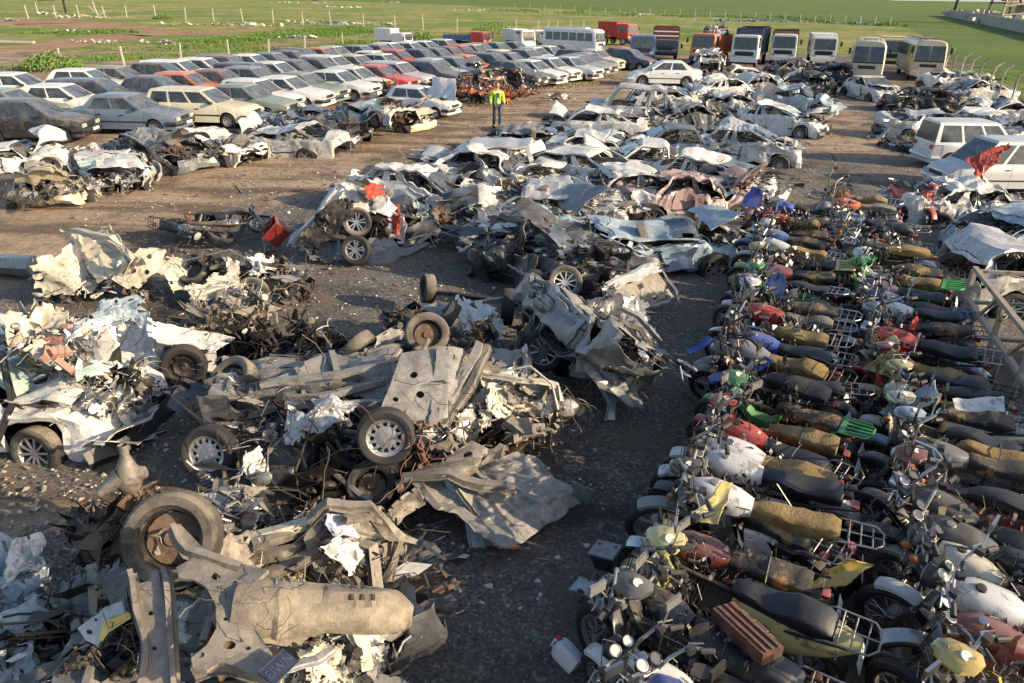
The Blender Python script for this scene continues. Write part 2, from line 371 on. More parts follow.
# loose stones on the near gravel (nobody could count them)
def scatter(name, n, area, size, mat, seed, z=.03, flat=.6):
    rg = random.Random(seed); mb = MB()
    for i in range(n):
        x, y = area(rg); s = size*rg.uniform(.4,1)*(1+max(0,rg.gauss(0,.5))); a = rg.uniform(0,6.3); vs = []
        for k in range(4):
            b = a+k*pi/2+rg.uniform(-.4,.4); vs.append((x+cos(b)*s*rg.uniform(.6,1.2), y+sin(b)*s*rg.uniform(.6,1.2), z+rg.uniform(-.1,.35)*s))
        vs.append((x+rg.uniform(-.3,.3)*s, y+rg.uniform(-.3,.3)*s, z+s*flat)); mb.add(vs, [(0,1,4),(1,2,4),(2,3,4),(3,0,4)])
    o = mb.build(name, mat, None, flat=True); o['kind'] = 'stuff'; return o
def near(rg):
    t = rg.random()**1.6; y = 2.6+t*14; return rg.uniform(-1.1,.75)*(y+1.5)*.75, y
STN = M('stone', (.16,.15,.14), .9, 0, (.36,.34,.31), .55, 3., 0)
STD = M('dark_stone', (.05,.05,.05), .9, 0, (.12,.11,.10), .5, 3., 0)
scatter('gravel', 9000, near, .011, STN, 1, .022, .7); scatter('gravel', 12000, near, .013, STD, 2, .022, .7)
def bl(rg): y = rg.uniform(4.5,9.5); return -y*.62+rg.gauss(0,1.0)-.2, y
scatter('rubble', 900, bl, .032, CCR, 3, .02, .8); scatter('rubble', 150, bl, .03, M('brick_shard',(.30,.10,.06),.9,dust=.3), 4, .02, .8)
def far_litter(rg): y = rg.uniform(12,42); return rg.uniform(-.55,.62)*y, y
scatter('litter', 1200, far_litter, .05, STN, 5, .03, .5)
DKL = M('dark_litter',(.03,.03,.032),.6,dust=.2)
def lit(rg):
    if rg.random() < .5: y = rg.uniform(5,22); return rg.uniform(-.62,.16)*y, y
    y = rg.uniform(18,46); return rg.uniform(-.35,.55)*y, y
scatter('litter', 2600, lit, .035, M('pale_litter',(.5,.5,.48),.6,dust=.2), 8, .03, .6); scatter('litter', 3000, lit, .045, DKL, 9, .03, .6); scatter('litter', 700, lit, .05, M('rust_litter',(.2,.1,.06),.8,dust=.2), 10, .03, .5)
# grass tufts and weeds
LEAF = M('weed_leaf', (.09,.17,.025), .7, 0, (.16,.22,.05), .5, 3., 0); STRAW = M('dry_grass', (.34,.27,.13), .8, 0, (.2,.2,.07), .5, 3., 0)
def tufts(name, n, area, h, mat, seed, blades=7, label=None):
    rg = random.Random(seed); mb = MB()
    for i in range(n):
        x, y = area(rg); hh = h*rg.uniform(.4,1.2)*(.45+.8*abs(sin(x*.31+sin(y*.23)*2)*sin(y*.27+1)))
        if sin(x*.17+y*.11+seed)+sin(x*.43-y*.05) < -.5: continue
        for k in range(blades):
            a = rg.uniform(0,6.3); r_ = hh*rg.uniform(.2,.8); w_ = hh*.16; dx, dy = cos(a), sin(a); bx = x+rg.uniform(-.3,.3)*hh; by = y+rg.uniform(-.3,.3)*hh
            mb.add([(bx-dy*w_,by+dx*w_,-.02),(bx+dy*w_,by-dx*w_,-.02),(bx+dx*r_,by+dy*r_,hh*rg.uniform(.6,1))],[(0,1,2)])
    o = mb.build(name, mat, None, flat=True); o['kind'] = 'stuff'; return o
def along(L, wdt, bias=0):
    L = [Vector(P2(*p)) for p in L]; ls = [(L[i+1]-L[i]).length for i in range(len(L)-1)]
    def f(rg):
        t = rg.random()*sum(ls)
        for i,l in enumerate(ls):
            if t <= l: break
            t -= l
        p = L[i].lerp(L[i+1], t/l); return p.x+rg.gauss(0,wdt), p.y+rg.gauss(0,wdt)
    return f
tufts('weeds', 7000, along([(60,66),(160,58),(230,50),(300,46),(380,42)], 3.4), .26, LEAF, 11, 5)
tufts('weeds', 1500, along([(30,34),(80,33),(110,32)], 1.7), .45, LEAF, 12, 6)
tufts('weeds', 6000, along([(200,42),(250,38),(300,34),(370,29)], 3.2), .36, LEAF, 13, 6)
tufts('weeds', 1800, along([(510,10),(640,16),(760,17),(900,26)], 6), .6, LEAF, 14, 6)
tufts('dry_grass', 2600, along([(430,110),(520,92),(600,80),(645,66)], 1.0), .16, STRAW, 15, 5)
tufts('dry_grass', 1500, along([(925,66),(960,84),(1024,118),(1060,140)], 1.), .2, STRAW, 16, 6)
tufts('weeds', 900, along([(925,60),(960,74),(1024,108),(1060,130)], 1.2), .22, LEAF, 17, 6)
def bush(px, py, r, h, label):
    g = G(px,py); rg = random.Random(int(px)); mb = MB()
    for i in range(1800):
        t = rg.random()**.5; a = rg.uniform(0,6.3); z = rg.random()**.7*h*(1-t*.7); x = g.x+cos(a)*t*r; y = g.y+sin(a)*t*r; s = rg.uniform(.05,.12); q = Vector((rg.uniform(-1,1),rg.uniform(-1,1),rg.uniform(-.4,1))).normalized(); u = q.orthogonal().normalized()*s; v = q.cross(u)*.6
        mb.add([Vector((x,y,z))-u,Vector((x,y,z))+v,Vector((x,y,z))+u,Vector((x,y,z))-v],[(0,1,2,3)])
    tag(mb.build('bush', LEAF, None, flat=True), label, 'bush', 'low bushes beyond the parked cars')
bush(52,70,1.9,1.3,'green bush behind the leftmost white parked car'); bush(497,34,3.6,1.9,'wide dark green bush behind the small red truck cab')
bush(423,42,2.4,1.2,'low green bush behind the white box van'); bush(163,19,1.6,.9,'small dark green bush at the foot of a fence post left of centre')
# ------------------------------------------------------------ wheels
def tyre_mb(c, r, w_, ax=(0,1,0), n=26, hi=False):
    mb = MB(); h = w_/2; ri = r*.63
    prof = [(ri,-h*.78),(ri+.03,-h),(r*.90,-h*1.02),(r*.975,-h*.86),(r,-h*.62)]
    if hi:
        for k in range(4):
            a = -h*.62+k*h*.31; prof += [(r,a+h*.22),(r-.009,a+h*.24),(r-.009,a+h*.30),(r,a+h*.32)]
        prof = prof[:-1]
    prof += [(r,h*.62),(r*.975,h*.86),(r*.90,h*1.02),(ri+.03,h),(ri,h*.78)]
    mod = (lambda i,j: .984 if (i%2 and 3 <= j <= len(prof)-4) else 1) if hi else None
    return mb.lathe(prof, c, ax, 72 if hi else n, True, mod=mod)
def rim_mb(c, r, w_, ax=(0,1,0), kind='steel', n=26, side=1):
    """side: +1 if the outer face looks along +ax"""
    mb = MB(); ax = Vector(ax).normalized()*side; c = Vector(c); h = w_/2; ri = r*.645
    mb.lathe([(ri,-h*.8),(ri*.93,-h*.7),(ri*.90,-h*.1),(ri*.93,h*.6),(ri*.97,h*.80),(ri*1.02,h*.84)], c, ax, n)
    x = ax.orthogonal().normalized(); y = ax.cross(x)
    if kind == 'steel':
        mb.lathe([(0,h*.42),(ri*.22,h*.44),(ri*.3,h*.30),(ri*.55,h*.34),(ri*.66,h*.5),(ri*.7,h*.28)], c, ax, n)
        for k in range(10):
            a = 2*pi*k/10; d = x*cos(a)+y*sin(a); mb.bar(c+d*ri*.68+ax*h*.3, c+d*ri*.93+ax*h*.2, ri*.3, .012, up=ax)
    elif kind == 'cap':
        mb.lathe([(0,h*.62),(ri*.45,h*.66),(ri*.62,h*.60)], c, ax, n); mb.lathe([(ri*.82,h*.62),(ri*.9,h*.68),(ri*1.0,h*.74)], c, ax, n)
        for k in range(12):
            a = 2*pi*k/12; d = x*cos(a)+y*sin(a); mb.bar(c+d*ri*.58+ax*h*.60, c+d*ri*.86+ax*h*.62, ri*.15, .018, up=ax)
        for k in range(4):
            a = 2*pi*k/4+.4; d = x*cos(a)+y*sin(a); mb.cyl(c+d*ri*.26+ax*h*.6, c+d*ri*.26+ax*h*.72, ri*.05, 6)
    else:
        ns = 5 if kind == 'five' else 10
        mb.lathe([(0,h*.55),(ri*.16,h*.55),(ri*.24,h*.42),(ri*.24,h*.2)], c, ax, 14)
        for k in range(ns):
            a = 2*pi*k/ns; d = x*cos(a)+y*sin(a); t = ax.cross(d)
            for s in ((-1,1) if kind == 'five' else (0,)):
                mb.bar(c+d*ri*.18+ax*h*.42+t*s*ri*.06, c+d*ri*.95+ax*h*.62+t*s*ri*.20, ri*(.13 if kind == 'five' else .12), .03, up=ax)
    return mb
def disc_mb(c, r, w_, ax, side=1):
    mb = MB(); ax = Vector(ax).normalized()*side
    return mb.lathe([(0,w_*.1),(r*.12,w_*.12),(r*.14,0),(r*.42,0),(r*.42,-w_*.08),(0,-w_*.08)], c, ax, 16)
def add_wheel(par, c, r=.29, w_=.18, ax=(0,1,0), side=1, kind='steel', tm=None, rm=None, hi=False):
    t = tyre_mb(c, r, w_, ax, hi=hi).build('wheel', tm or RUB, par, ang=35)
    rim_mb(c, r, w_, ax, kind, side=side).build('rim', rm or ALU, t, ang=35)
    disc_mb(c, r, w_, ax, side).build('brake_disc', GRM, t)
    return t
# ------------------------------------------------------------ car bodies
CK = {
 'sedan': dict(L=4.25,W=1.66,wx=(1.28,-1.24),R=.285,top=[(-2.12,.60),(-2.1,.78),(-2.0,.86),(-1.25,.92),(.75,.92),(.95,.90),(1.9,.78),(2.08,.70),(2.12,.52)],cab=(-1.45,.95,-.92,.22,1.38),sw=[(.12,.50),(.54,.93)],sq=1),
 'wagon': dict(L=4.35,W=1.66,wx=(1.28,-1.28),R=.285,top=[(-2.17,.60),(-2.15,.88),(-2.0,.92),(.75,.92),(.95,.90),(1.9,.79),(2.12,.70),(2.17,.52)],cab=(-2.08,.95,-1.80,.22,1.41),sw=[(.07,.33),(.37,.63),(.67,.95)],sq=1),
 'hatch': dict(L=3.75,W=1.58,wx=(1.15,-1.1),R=.275,top=[(-1.87,.60),(-1.85,.86),(-1.7,.92),(.65,.93),(.85,.91),(1.6,.80),(1.83,.70),(1.87,.52)],cab=(-1.78,.88,-1.30,.10,1.40),sw=[(.14,.50),(.54,.93)],sq=1),
 'modern': dict(L=4.45,W=1.72,wx=(1.35,-1.28),R=.31,top=[(-2.22,.62),(-2.18,.92),(-2.05,1.0),(-1.6,1.01),(.8,.98),(1.05,.94),(1.8,.80),(2.1,.66),(2.22,.48)],cab=(-1.85,1.15,-1.02,.18,1.45),sw=[(.16,.50),(.54,.90)],sq=0),
 'minivan': dict(L=4.1,W=1.72,wx=(1.28,-1.28),R=.31,top=[(-2.05,.62),(-2.04,1.0),(-1.95,1.04),(.9,1.04),(1.2,1.0),(1.75,.86),(2.0,.70),(2.05,.5)],cab=(-2.02,1.28,-1.90,.45,1.82),sw=[(.06,.34),(.38,.66),(.70,.95)],sq=0),
}
def interp(x, pts):
    for i in range(len(pts)-1):
        if pts[i][0] <= x <= pts[i+1][0]:
            t = (x-pts[i][0])/max(1e-6,pts[i+1][0]-pts[i][0]); return pts[i][1]*(1-t)+pts[i+1][1]*t
    return pts[0][1] if x < pts[0][0] else pts[-1][1]
def ring(K, x, e=1.):
    L, W = K['L'], K['W']; zt = interp(x, K['top']); zb = .22; q = abs(2*x/L); wd_ = W/2*(1-.10*q**5-(.02 if K['sq'] else .06)*q**3)
    arch = 0
    for wx in K['wx']:
        Ra = K['R']*1.2
        if abs(x-wx) < Ra: arch = max(arch, K['R']+sqrt(Ra*Ra-(x-wx)**2))
    zb = max(zb, arch); zb = min(zb, zt-.1); H = zt-zb; fl = .012 if arch else 0
    h = [(wd_*.93,zb+.0),(wd_+fl,zb+.012),(wd_+fl*.6,zb+H*.3),(wd_,zb+H*.62),(wd_*.985,zb+H*.85),(wd_*.945,zt-.012),(wd_*.88,zt+.004),(wd_*.45,zt+.02)]
    if e != 1: zc = (zt+zb)/2; h = [(y*e, zc+(z-zc)*e) for y,z in h]; 
    return [(x,-y,z) for y,z in h]+[(x,0,zt+.026*e)]+[(x,y,z) for y,z in reversed(h)]
def body_x(K, dx=.16):
    L = K['L']; s = {-L/2, -L/2+.05, L/2-.05, L/2}
    x = -L/2+.12
    while x < L/2-.1: s.add(round(x,3)); x += dx
    for wx in K['wx']:
        for a in (-1.2,-1.195,-1.1,-.9,-.6,-.3,0,.3,.6,.9,1.1,1.195,1.2): s.add(round(wx+a*K['R'],4))
    return sorted(q for q in s if abs(q) <= L/2)
def body_mb(K):
    xs = body_x(K); L = K['L']; mb = MB()
    P = [ring(K, x, .93 if abs(abs(x)-L/2) < 1e-6 else 1.) for x in xs]; mb.grid(P)
    n = len(P[0]); o = len(mb.v)
    for r_, flip in ((0,1),(len(P)-1,0)):
        for j in range(n//2): a,b,c,d = r_*n+j, r_*n+j+1, r_*n+n-2-j, r_*n+n-1-j; mb.f.append((a,b,c,d) if flip else (d,c,b,a))
    return mb
def cabP(K, s, t, y=None, side=1, off=0.):
    xrb,xfb,xrt,xft,zr = K['cab']; zb = min(interp(xrb,K['top']),interp(xfb,K['top']))-.02
    x = (xrb+(xfb-xrb)*s)*(1-t)+(xrt+(xft-xrt)*s)*t; wb = K['W']/2*.925; wt = K['W']/2*.76; z = zb+(zr-zb)*t
    return Vector((x, side*((wb*(1-t)+wt*t)+off), z))
def cab_mb(K):
    zr = K['cab'][4]; P = []
    for s in (0,.04,.25,.5,.75,.96,1):
        row = []; crown = .035*(1-(2*s-1)**4)
        for sd_ in (1,-1):
            pts = [cabP(K,s,0,side=sd_), cabP(K,s,.5,side=sd_), cabP(K,s,.9,side=sd_), cabP(K,s,.97,side=sd_)+Vector((0,-sd_*.03,0)), cabP(K,s,1,side=sd_)+Vector((0,-sd_*.10,crown*.5)), cabP(K,s,1,side=sd_)*1+Vector((0,-sd_*.35,crown))]
            row += pts if sd_ == 1 else pts[::-1]
        P.append(row)
    mb = MB(); mb.grid(P); n = len(P[0])
    for r_ in (0,len(P)-1):
        for j in range(n//2-1): mb.f.append((r_*n+j, r_*n+j+1, r_*n+n-2-j, r_*n+n-1-j))
    return mb
def slab(pts, off, t=.006):
    """a thin raised pane on a planar quad"""
    p = [Vector(q) for q in pts]; n = (p[1]-p[0]).cross(p[3]-p[0]).normalized()
    if n.dot(off) < 0: n = -n
    a = [q+n*.001 for q in p]; b = [q+n*t for q in p]; mb = MB()
    mb.add(a+b, [(4,5,6,7),(0,1,5,4),(1,2,6,5),(2,3,7,6),(3,0,4,7)]); return mb
def side_panel(K, x0, x1, sd_, off=.008, js=(1,2,3,4,5), n=5):
    P = []
    for i in range(n+1):
        x = x0+(x1-x0)*i/n; r_ = ring(K, x); q = [r_[j] for j in js]; P.append([(a, sd_*(abs(b)+off), c) for a,b,c in q])
    mb = MB(); mb.grid(P); I = [[(a, b-sd_*off, c) for a,b,c in r_] for r_ in P]
    for A,B in ((P[0],I[0]),(P[-1],I[-1]),([r_[0] for r_ in P],[r_[0] for r_ in I]),([r_[-1] for r_ in P],[r_[-1] for r_ in I])): mb.grid([A,B])
    return mb
def car(kind, name='parked_car', pm=None, wheels='steel', glass=None, lean=1):
    K = CK[kind]; L, W = K['L'], K['W']; rt = empty(name); pm = pm or paint('white'); gl_ = glass or GLS
    body_mb(K).build('body', pm, rt, ang=32); cb = cab_mb(K).build('roof', pm, rt, ang=32)
    MB().box((0,0,.38),(L-.5,W-.46,.34)).build('underbody', GRM, rt)
    for s,nm in ((1,'windscreen'),(0,'rear_window')):
        d = Vector((1 if s else -1,0,.3)); a = [cabP(K,s,.10,side=1,off=-.05),cabP(K,s,.10,side=-1,off=-.05),cabP(K,s,.90,side=-1,off=-.05),cabP(K,s,.90,side=1,off=-.05)]
        slab(a, d).build(nm, gl_, rt)
    for sd_ in (1,-1):
        for s0,s1 in K['sw']:
            slab([cabP(K,s0,.12,side=sd_),cabP(K,s1,.12,side=sd_),cabP(K,s1,.86,side=sd_),cabP(K,s0,.86,side=sd_)], Vector((0,sd_,.2))).build('side_window', gl_, rt)
        w0, w1 = K['wx'][1]+K['R']*1.2+.06, K['wx'][0]-K['R']*1.2-.06; mid = (w0+w1)/2-.02
        if kind == 'minivan': mid -= .1
        for a,b in ((w0,mid-.008),(mid+.008,w1)):
            dr_ = side_panel(K,a,b,sd_).build('door', pm, rt); zz = interp(b,K['top'])-.17
            MB().box((a+.14,sd_*(W/2+.018),zz),(.15,.02,.03)).build('door_handle', PLA, dr_)
        MB().bar((w0-.2,sd_*(W/2+.006),.5),(w1+.2,sd_*(W/2+.006),.5),.022,.05).build('side_trim', PLA, rt)
        c = cabP(K,1,.12,side=sd_); MB().box(c+Vector((-.16,sd_*.10,.02)),(.09,.16,.10)).build('mirror', PLA, rt)
        for wx in K['wx']: add_wheel(rt, (wx, sd_*(W/2-.10), K['R']), K['R'], .17, (0,1,0), sd_, wheels)
        zf = interp(L/2-.06,K['top']); hw = W/2*.90
        MB().box((L/2+.006,sd_*(hw-.19),zf-.10),(.03,.34,.125)).build('headlight', LMP, rt)
        MB().box((-L/2-.006,sd_*(hw-.13),interp(-L/2+.06,K['top'])-.17),(.03,.22,.16)).build('tail_light', REDL, rt)
    zf = interp(L/2-.06,K['top'])
    g = MB()
    for k in range(5): g.box((L/2+.004,0,zf-.155+k*.028),(.03,W*.90-.78,.012))
    g.box((L/2-.004,0,zf-.10),(.03,W*.9-.74,.135)); g.build('grille', PLA, rt)
    for e in (1,-1):
        mb = MB(); mb.tube([(e*(L/2-.34),-W/2*.96,.44),(e*(L/2-.02),-W/2*.90,.44),(e*(L/2+.05),-W/2*.66,.44),(e*(L/2+.07),0,.44),(e*(L/2+.05),W/2*.66,.44),(e*(L/2-.02),W/2*.90,.44),(e*(L/2-.34),W/2*.96,.44)], .085, 6)
        mb.build('bumper', PLA if K['sq'] else pm, rt, ang=50)
    MB().box((L/2+.155,0,.44),(.012,.46,.10)).build('number_plate', WHT, rt)
    MB().bar(cabP(K,1,.12,side=1,off=-.2)+Vector((.03,0,.0)), cabP(K,1,.45,side=1,off=-.6)+Vector((.03,0,.0)), .02).build('wiper', PLA, rt)
    return rt
PROTO = {}
def car_copy(kind, color, x, y, deg, label, cat='car', group=None, name='parked_car', wheels='steel', z=.02, glass=None):
    key = (kind, wheels)
    if key not in PROTO: PROTO[key] = car(kind, name, paint('white'), wheels)
    o = copy_tree(PROTO[key], None, {'paint_white': paint(color)}); o.name = name
    o.location = (x,y,z); o.rotation_euler = (0,0,R(deg)); tag(o, label, cat, group)
    return o
# ---- the old car park on the left: roof centre in the picture, body, colour
PARK = [(8,74,'sedan','white','leftmost'),(8,88,'sedan','grey_green',''),(17,100,'hatch','black',''),(56,85,'sedan','white',''),(88,78,'wagon','dark_blue',''),(86,68,'hatch','white',''),
(116,96,'sedan','blue_grey',''),(118,66,'sedan','bronze',''),(166,74,'sedan','dark_blue',''),(190,87,'wagon','cream',''),(251,83,'sedan','grey_green',''),(262,78,'hatch','white',''),
(166,61,'wagon','white',''),(192,71.5,'hatch','orange',''),(150,65,'hatch','black',''),(222,70,'sedan','maroon',''),(236,64,'wagon','dark_blue',''),(197,59,'hatch','white',''),
(215,56.5,'wagon','dark_grey',''),(244,55.5,'sedan','white',''),(266,54,'sedan','grey',''),(268,64,'sedan','white',''),(286,51.5,'hatch','dark_grey',''),(299,48.5,'wagon','black',''),
(321,48,'sedan','orange',''),(322,56,'wagon','white',''),(336,46.5,'sedan','silver',''),(356,46,'sedan','grey_green',''),(288,61.5,'sedan','dark_grey',''),(311,60,'sedan','black',''),
(282,76.5,'sedan','white',''),(256,67.5,'hatch','grey',''),(300,73,'sedan','grey_green',''),(323,72,'sedan','white',''),(341,69,'hatch','white',''),(360,53,'sedan','white',''),(351,56,'sedan','beige',''),
(371,45.5,'sedan','grey',''),(385,43.5,'hatch','white',''),(400,43.5,'sedan','white',''),(393,50.5,'hatch','red',''),(381,54,'sedan','cream',''),(417,50.5,'sedan','dark_blue',''),
(433,49,'sedan','dark_grey',''),(445,48,'sedan','maroon',''),(457,46,'hatch','red',''),(390,62,'wagon','silver',''),(374,66,'sedan','red',''),(422,62.5,'hatch','dark_grey',''),
(431,59,'sedan','light_blue',''),(448,58,'sedan','grey',''),(461,56,'sedan','orange',''),(423,41.5,'sedan','white',''),(441,40,'hatch','cream',''),(468,45,'hatch','beige',''),
(487,53.5,'wagon','dark_blue',''),(503,53,'hatch','grey',''),(507,49.5,'sedan','cream',''),(478,43.5,'sedan','blue_grey',''),(491,43.5,'sedan','grey_green',''),(503,43,'sedan','dark_grey',''),
(526,49.5,'sedan','grey_green',''),(534,48,'sedan','white',''),(549,46.5,'sedan','cream',''),(510,62,'hatch','black',''),(527,61,'sedan','white',''),(551,57.5,'hatch','white',''),
(562,45.5,'sedan','dark_grey',''),(570,57,'sedan','silver',''),(576,55,'sedan','grey',''),(583,54,'sedan','bronze',''),(579,50,'wagon','black',''),(592,49.5,'sedan','cream',''),(602,50,'sedan','red',''),(616,51,'hatch','dark_blue','')]
def heading(px): return interp(px, [(0,4),(120,0),(200,-6),(300,-15),(400,-23),(500,-31),(620,-36)])
cars = []
rg0 = random.Random(5)
for px,py,k,c,_ in PARK:
    g = G(px,py,1.36); K = CK[k]; h = heading(px)+rg0.uniform(-2,2); off = -.25 if k in('sedan','modern') else (-.9 if k=='wagon' else -.6)
    hd = Vector((cos(R(h)),sin(R(h)))); cars.append([Vector((g.x,g.y))-hd*off, h, k, c, px, py])
def sep(cars, it=60, LW=None):
    """push overlapping cars apart sideways until they stand clear of each other"""
    for _ in range(it):
        mv = 0
        for i in range(len(cars)):
            for j in range(i+1,len(cars)):
                a, b = cars[i], cars[j]; d = b[0]-a[0]
                if d.length > 5: continue
                A = a[1]; u = Vector((cos(R(A)),sin(R(A)))); n = Vector((-u.y,u.x)); la = (CK[a[2]]['L']+CK[b[2]]['L'])/2+.12; wa = 1.80
                du, dn = d.dot(u), d.dot(n)
                if abs(du) < la and abs(dn) < wa:
                    pu, pn = la-abs(du), wa-abs(dn)
                    if pn < pu*1.0: s = n*(pn*.5*(1 if dn >= 0 else -1))
                    else: s = u*(pu*.5*(1 if du >= 0 else -1))
                    a[0] -= s*.6; b[0] += s*.6; mv += 1
        if not mv: break
sep(cars)
NICE = dict(dark_blue='dark blue',grey_green='grey green',blue_grey='faded blue grey',dark_grey='dark grey',light_blue='pale blue',bronze='dusty brown grey',pale_yellow='pale yellow',bright_green='bright green',bright_blue='bright blue')
TYPE = dict(sedan='saloon',wagon='estate car',hatch='hatchback',modern='modern saloon',minivan='minivan')
ORDN = ['','first','second','third','fourth','fifth','sixth','seventh','eighth','ninth','tenth','eleventh','twelfth','thirteenth','fourteenth']
cnt = {}
for c in cars: cnt.setdefault((c[2],c[3]),[]).append(c)
def park_label(c):
    same = sorted(cnt[(c[2],c[3])], key=lambda q:q[4]); base = NICE.get(c[3],c[3])+' old '+TYPE[c[2]]
    # nearest special neighbour
    zone = 'at the near left end of the car park' if c[4] < 130 else 'in the left half of the car park' if c[4] < 290 else 'in the middle of the car park' if c[4] < 430 else 'towards the right end of the car park' if c[4] < 545 else 'at the far right end of the car park'
    if len(same) == 1: return 'the only '+base+', '+zone
    i = same.index(c)+1; return '%s of the %ss counted from the left of the car park' % (ORDN[i], base)
for c in cars: car_copy(c[2], c[3], c[0].x, c[0].y, c[1], park_label(c), 'car', 'old cars parked side by side on the left', wheels='steel')
# ------------------------------------------------------------ motorcycles (origin on the ground, +X is forward)
def bike(kind, seed, name='motorcycle', bar='std', rack=1, seatk='flat', spokes=True, hi=False):
    rg = random.Random(seed); rt = empty(name); pm = bpaint('red'); pm2 = pm
    small = kind == 'scooter'; wr = .215 if small else (.285 if kind != 'cub' else .275); xf, xr = (.60,-.58) if small else (.64,-.60)
    turn = rg.uniform(-.55,.75); piv = Vector((.44,0,.8)); axs = Vector((-.36,0,1)).normalized()
    T = Matrix.Translation(piv) @ Matrix.Rotation(turn, 4, axs) @ Matrix.Translation(-piv)
    def S(mb, nm, mat, par=rt, ang=35):        # a piece that turns with the fork
        m2 = MB(); m2.merge(mb, T); return m2.build(nm, mat, par, ang=ang)
    n = 34 if hi else 22
    def wheel(x, steer):
        B = S if steer else (lambda mb, nm, mat, par=rt, ang=35: mb.build(nm, mat, par, ang=ang))
        mr = .05 if not small else .055
        t = MB().torus((x,0,wr),(0,1,0),wr-mr*.9,mr*.9,n,8); t = B(t,'wheel',RUBD if rg.random() < .5 else RUB)
        r_ = MB().lathe([(wr-mr*1.75,-.028),(wr-mr*1.55,-.03),(wr-mr*1.7,0),(wr-mr*1.55,.03),(wr-mr*1.75,.028),(wr-mr*2.0,0)],(x,0,wr),(0,1,0),n,True)
        r_.cyl((x,-.06,wr),(x,.06,wr),.045 if not spokes else .055,12)
        if spokes:
            for k in range(20):
                a = 2*pi*k/20; s = 1 if k%2 else -1; d = Vector((cos(a+.25*s),0,sin(a+.25*s))); e = Vector((cos(a),0,sin(a)))
                r_.tube([Vector((x,s*.04,wr))+d*.04, Vector((x,0,wr))+e*(wr-mr*1.75)], .0032, 3, cap=False)
        else:
            for k in range(5):
                a = 2*pi*k/5+.3; e = Vector((cos(a),0,sin(a))); r_.bar(Vector((x,0,wr))+e*.03, Vector((x,0,wr))+e*(wr-mr*1.75), .035, .03, up=(0,1,0))
        B(r_,'rim',CHR if spokes else ALU,t); 
        B(MB().cyl((x,-.075,wr),(x,.03,wr),.075,14),'brake_drum',STE,t)
    wheel(xf, True); wheel(xr, False)
    # fork
    f = MB()
    for s in (-1,1):
        f.tube([(xf,s*.085,wr),(xf-.09,s*.085,.55)],.024,8); f.tube([(xf-.09,s*.085,.55),(.445,s*.085,.86)],.016,8)
    f.box((.455,0,.83),(.07,.22,.03)); f.box((.49,0,.66),(.06,.22,.03)); S(f,'fork',CHR if seed%2 else STE)
    zb = {'std':.98,'high':1.22,'flat':.93}[bar]; bx = {'std':.33,'high':.22,'flat':.38}[bar]
    hb = [(bx,-.36,zb+.01),(bx+.08,-.25,zb+.03),(.44,-.12,zb-.03),(.46,-.06,.87),(.46,.06,.87),(.44,.12,zb-.03),(bx+.08,.25,zb+.03),(bx,.36,zb+.01)]
    h = S(MB().tube(hb,.0125,8),'handlebar',CHR)
    for s in (-1,1):
        S(MB().tube([(bx+.025,s*.30,zb+.018),(bx-.012,s*.385,zb+.006)],.02,8),'grip',PLA,h)
        S(MB().tube([(bx+.06,s*.24,zb+.03),(bx+.10,s*.27,zb+.025),(bx+.07,s*.37,zb+.0)],[.009,.008,.006],5),'lever',CHR,h)
        S(MB().box((bx+.05,s*.24,zb+.04),(.05,.05,.045)),'switch_block',PLA,h)
        if rg.random() < .4:
            m = MB().tube([(bx+.05,s*.24,zb+.04),(bx+.06,s*.33,zb+.17)],.006,5); m.box((bx+.06,s*.36,zb+.20),(.02,.13,.08)); S(m,'mirror',CHR if rg.random()<.5 else PLA,h)
    # headlight and instruments
    if kind != 'cub' and kind != 'scooter':
        if rg.random() < .85:
            hl = MB().lathe([(0,-.11),(.05,-.10),(.082,-.04),(.09,.02)],(.565,0,.83),(1,0,-.08),16); hl = S(hl,'headlight',CHR if rg.random() < .5 else PLA)
            S(MB().lathe([(.088,.015),(.06,.032),(0,.042)],(.565,0,.83),(1,0,-.08),16),'headlight_lens',LMP,hl)
        for s in (-1,1):
            g = S(MB().lathe([(0,-.05),(.032,-.05),(.042,-.01),(.042,.015),(.036,.016)],(.49,s*.055,.935),(-.5,0,1),14),'instrument',CHR if s > 0 else PLA)
            S(MB().lathe([(.036,.012),(0,.012)],(.49,s*.055,.935),(-.5,0,1),14),'instrument_dial',WHT if rg.random() < .4 else GLS,g)
    else:
        c = MB().loft([[(x_,w_*cos(a),z_+h_*sin(a)) for a in [2*pi*k/12 for k in range(12)]] for x_,w_,z_,h_ in ((.59,.04,.93,.03),(.56,.085,.93,.055),(.48,.11,.94,.065),(.38,.12,.96,.04),(.33,.06,.97,.02))])
        c = S(c,'handlebar_cowl',pm); S(MB().lathe([(.05,0),(.035,.02),(0,.028)],(.58,0,.925),(1,0,.1),14),'headlight_lens',LMP,c)
        S(MB().lathe([(.035,-.02),(.035,.01),(0,.01)],(.42,0,.995),(-.35,0,1),14),'instrument_dial',WHT,c)
    for s in (-1,1):
        if rg.random() < .4:
            q = S(MB().tube([(.50,s*.08,.77),(.50,s*.19,.77)],.007,5),'indicator_stalk',CHR); S(MB().ell((.505,s*.215,.77),(.04,.032,.032),8,5),'indicator_lamp',ORA,q)
    if kind != 'scooter':
        zz = .0 if kind != 'trail' else .20
        fr = MB(); R_ = wr+.035; a0, a1 = (R(-62),R(38)) if kind != 'cub' else (R(-75),R(30)); wv = .058
        fr.lathe([(R_-.035,-wv*1.05),(R_-.008,-wv*.95),(R_,-wv*.4),(R_+.002,0),(R_,wv*.4),(R_-.008,wv*.95),(R_-.035,wv*1.05)],(xf,0,wr+zz),(0,1,0),14,a0=a0,a1=a1)
        S(fr,'front_mudguard',[pm,CHR,PLA,pm][rg.randrange(4)] if kind == 'std' else pm)
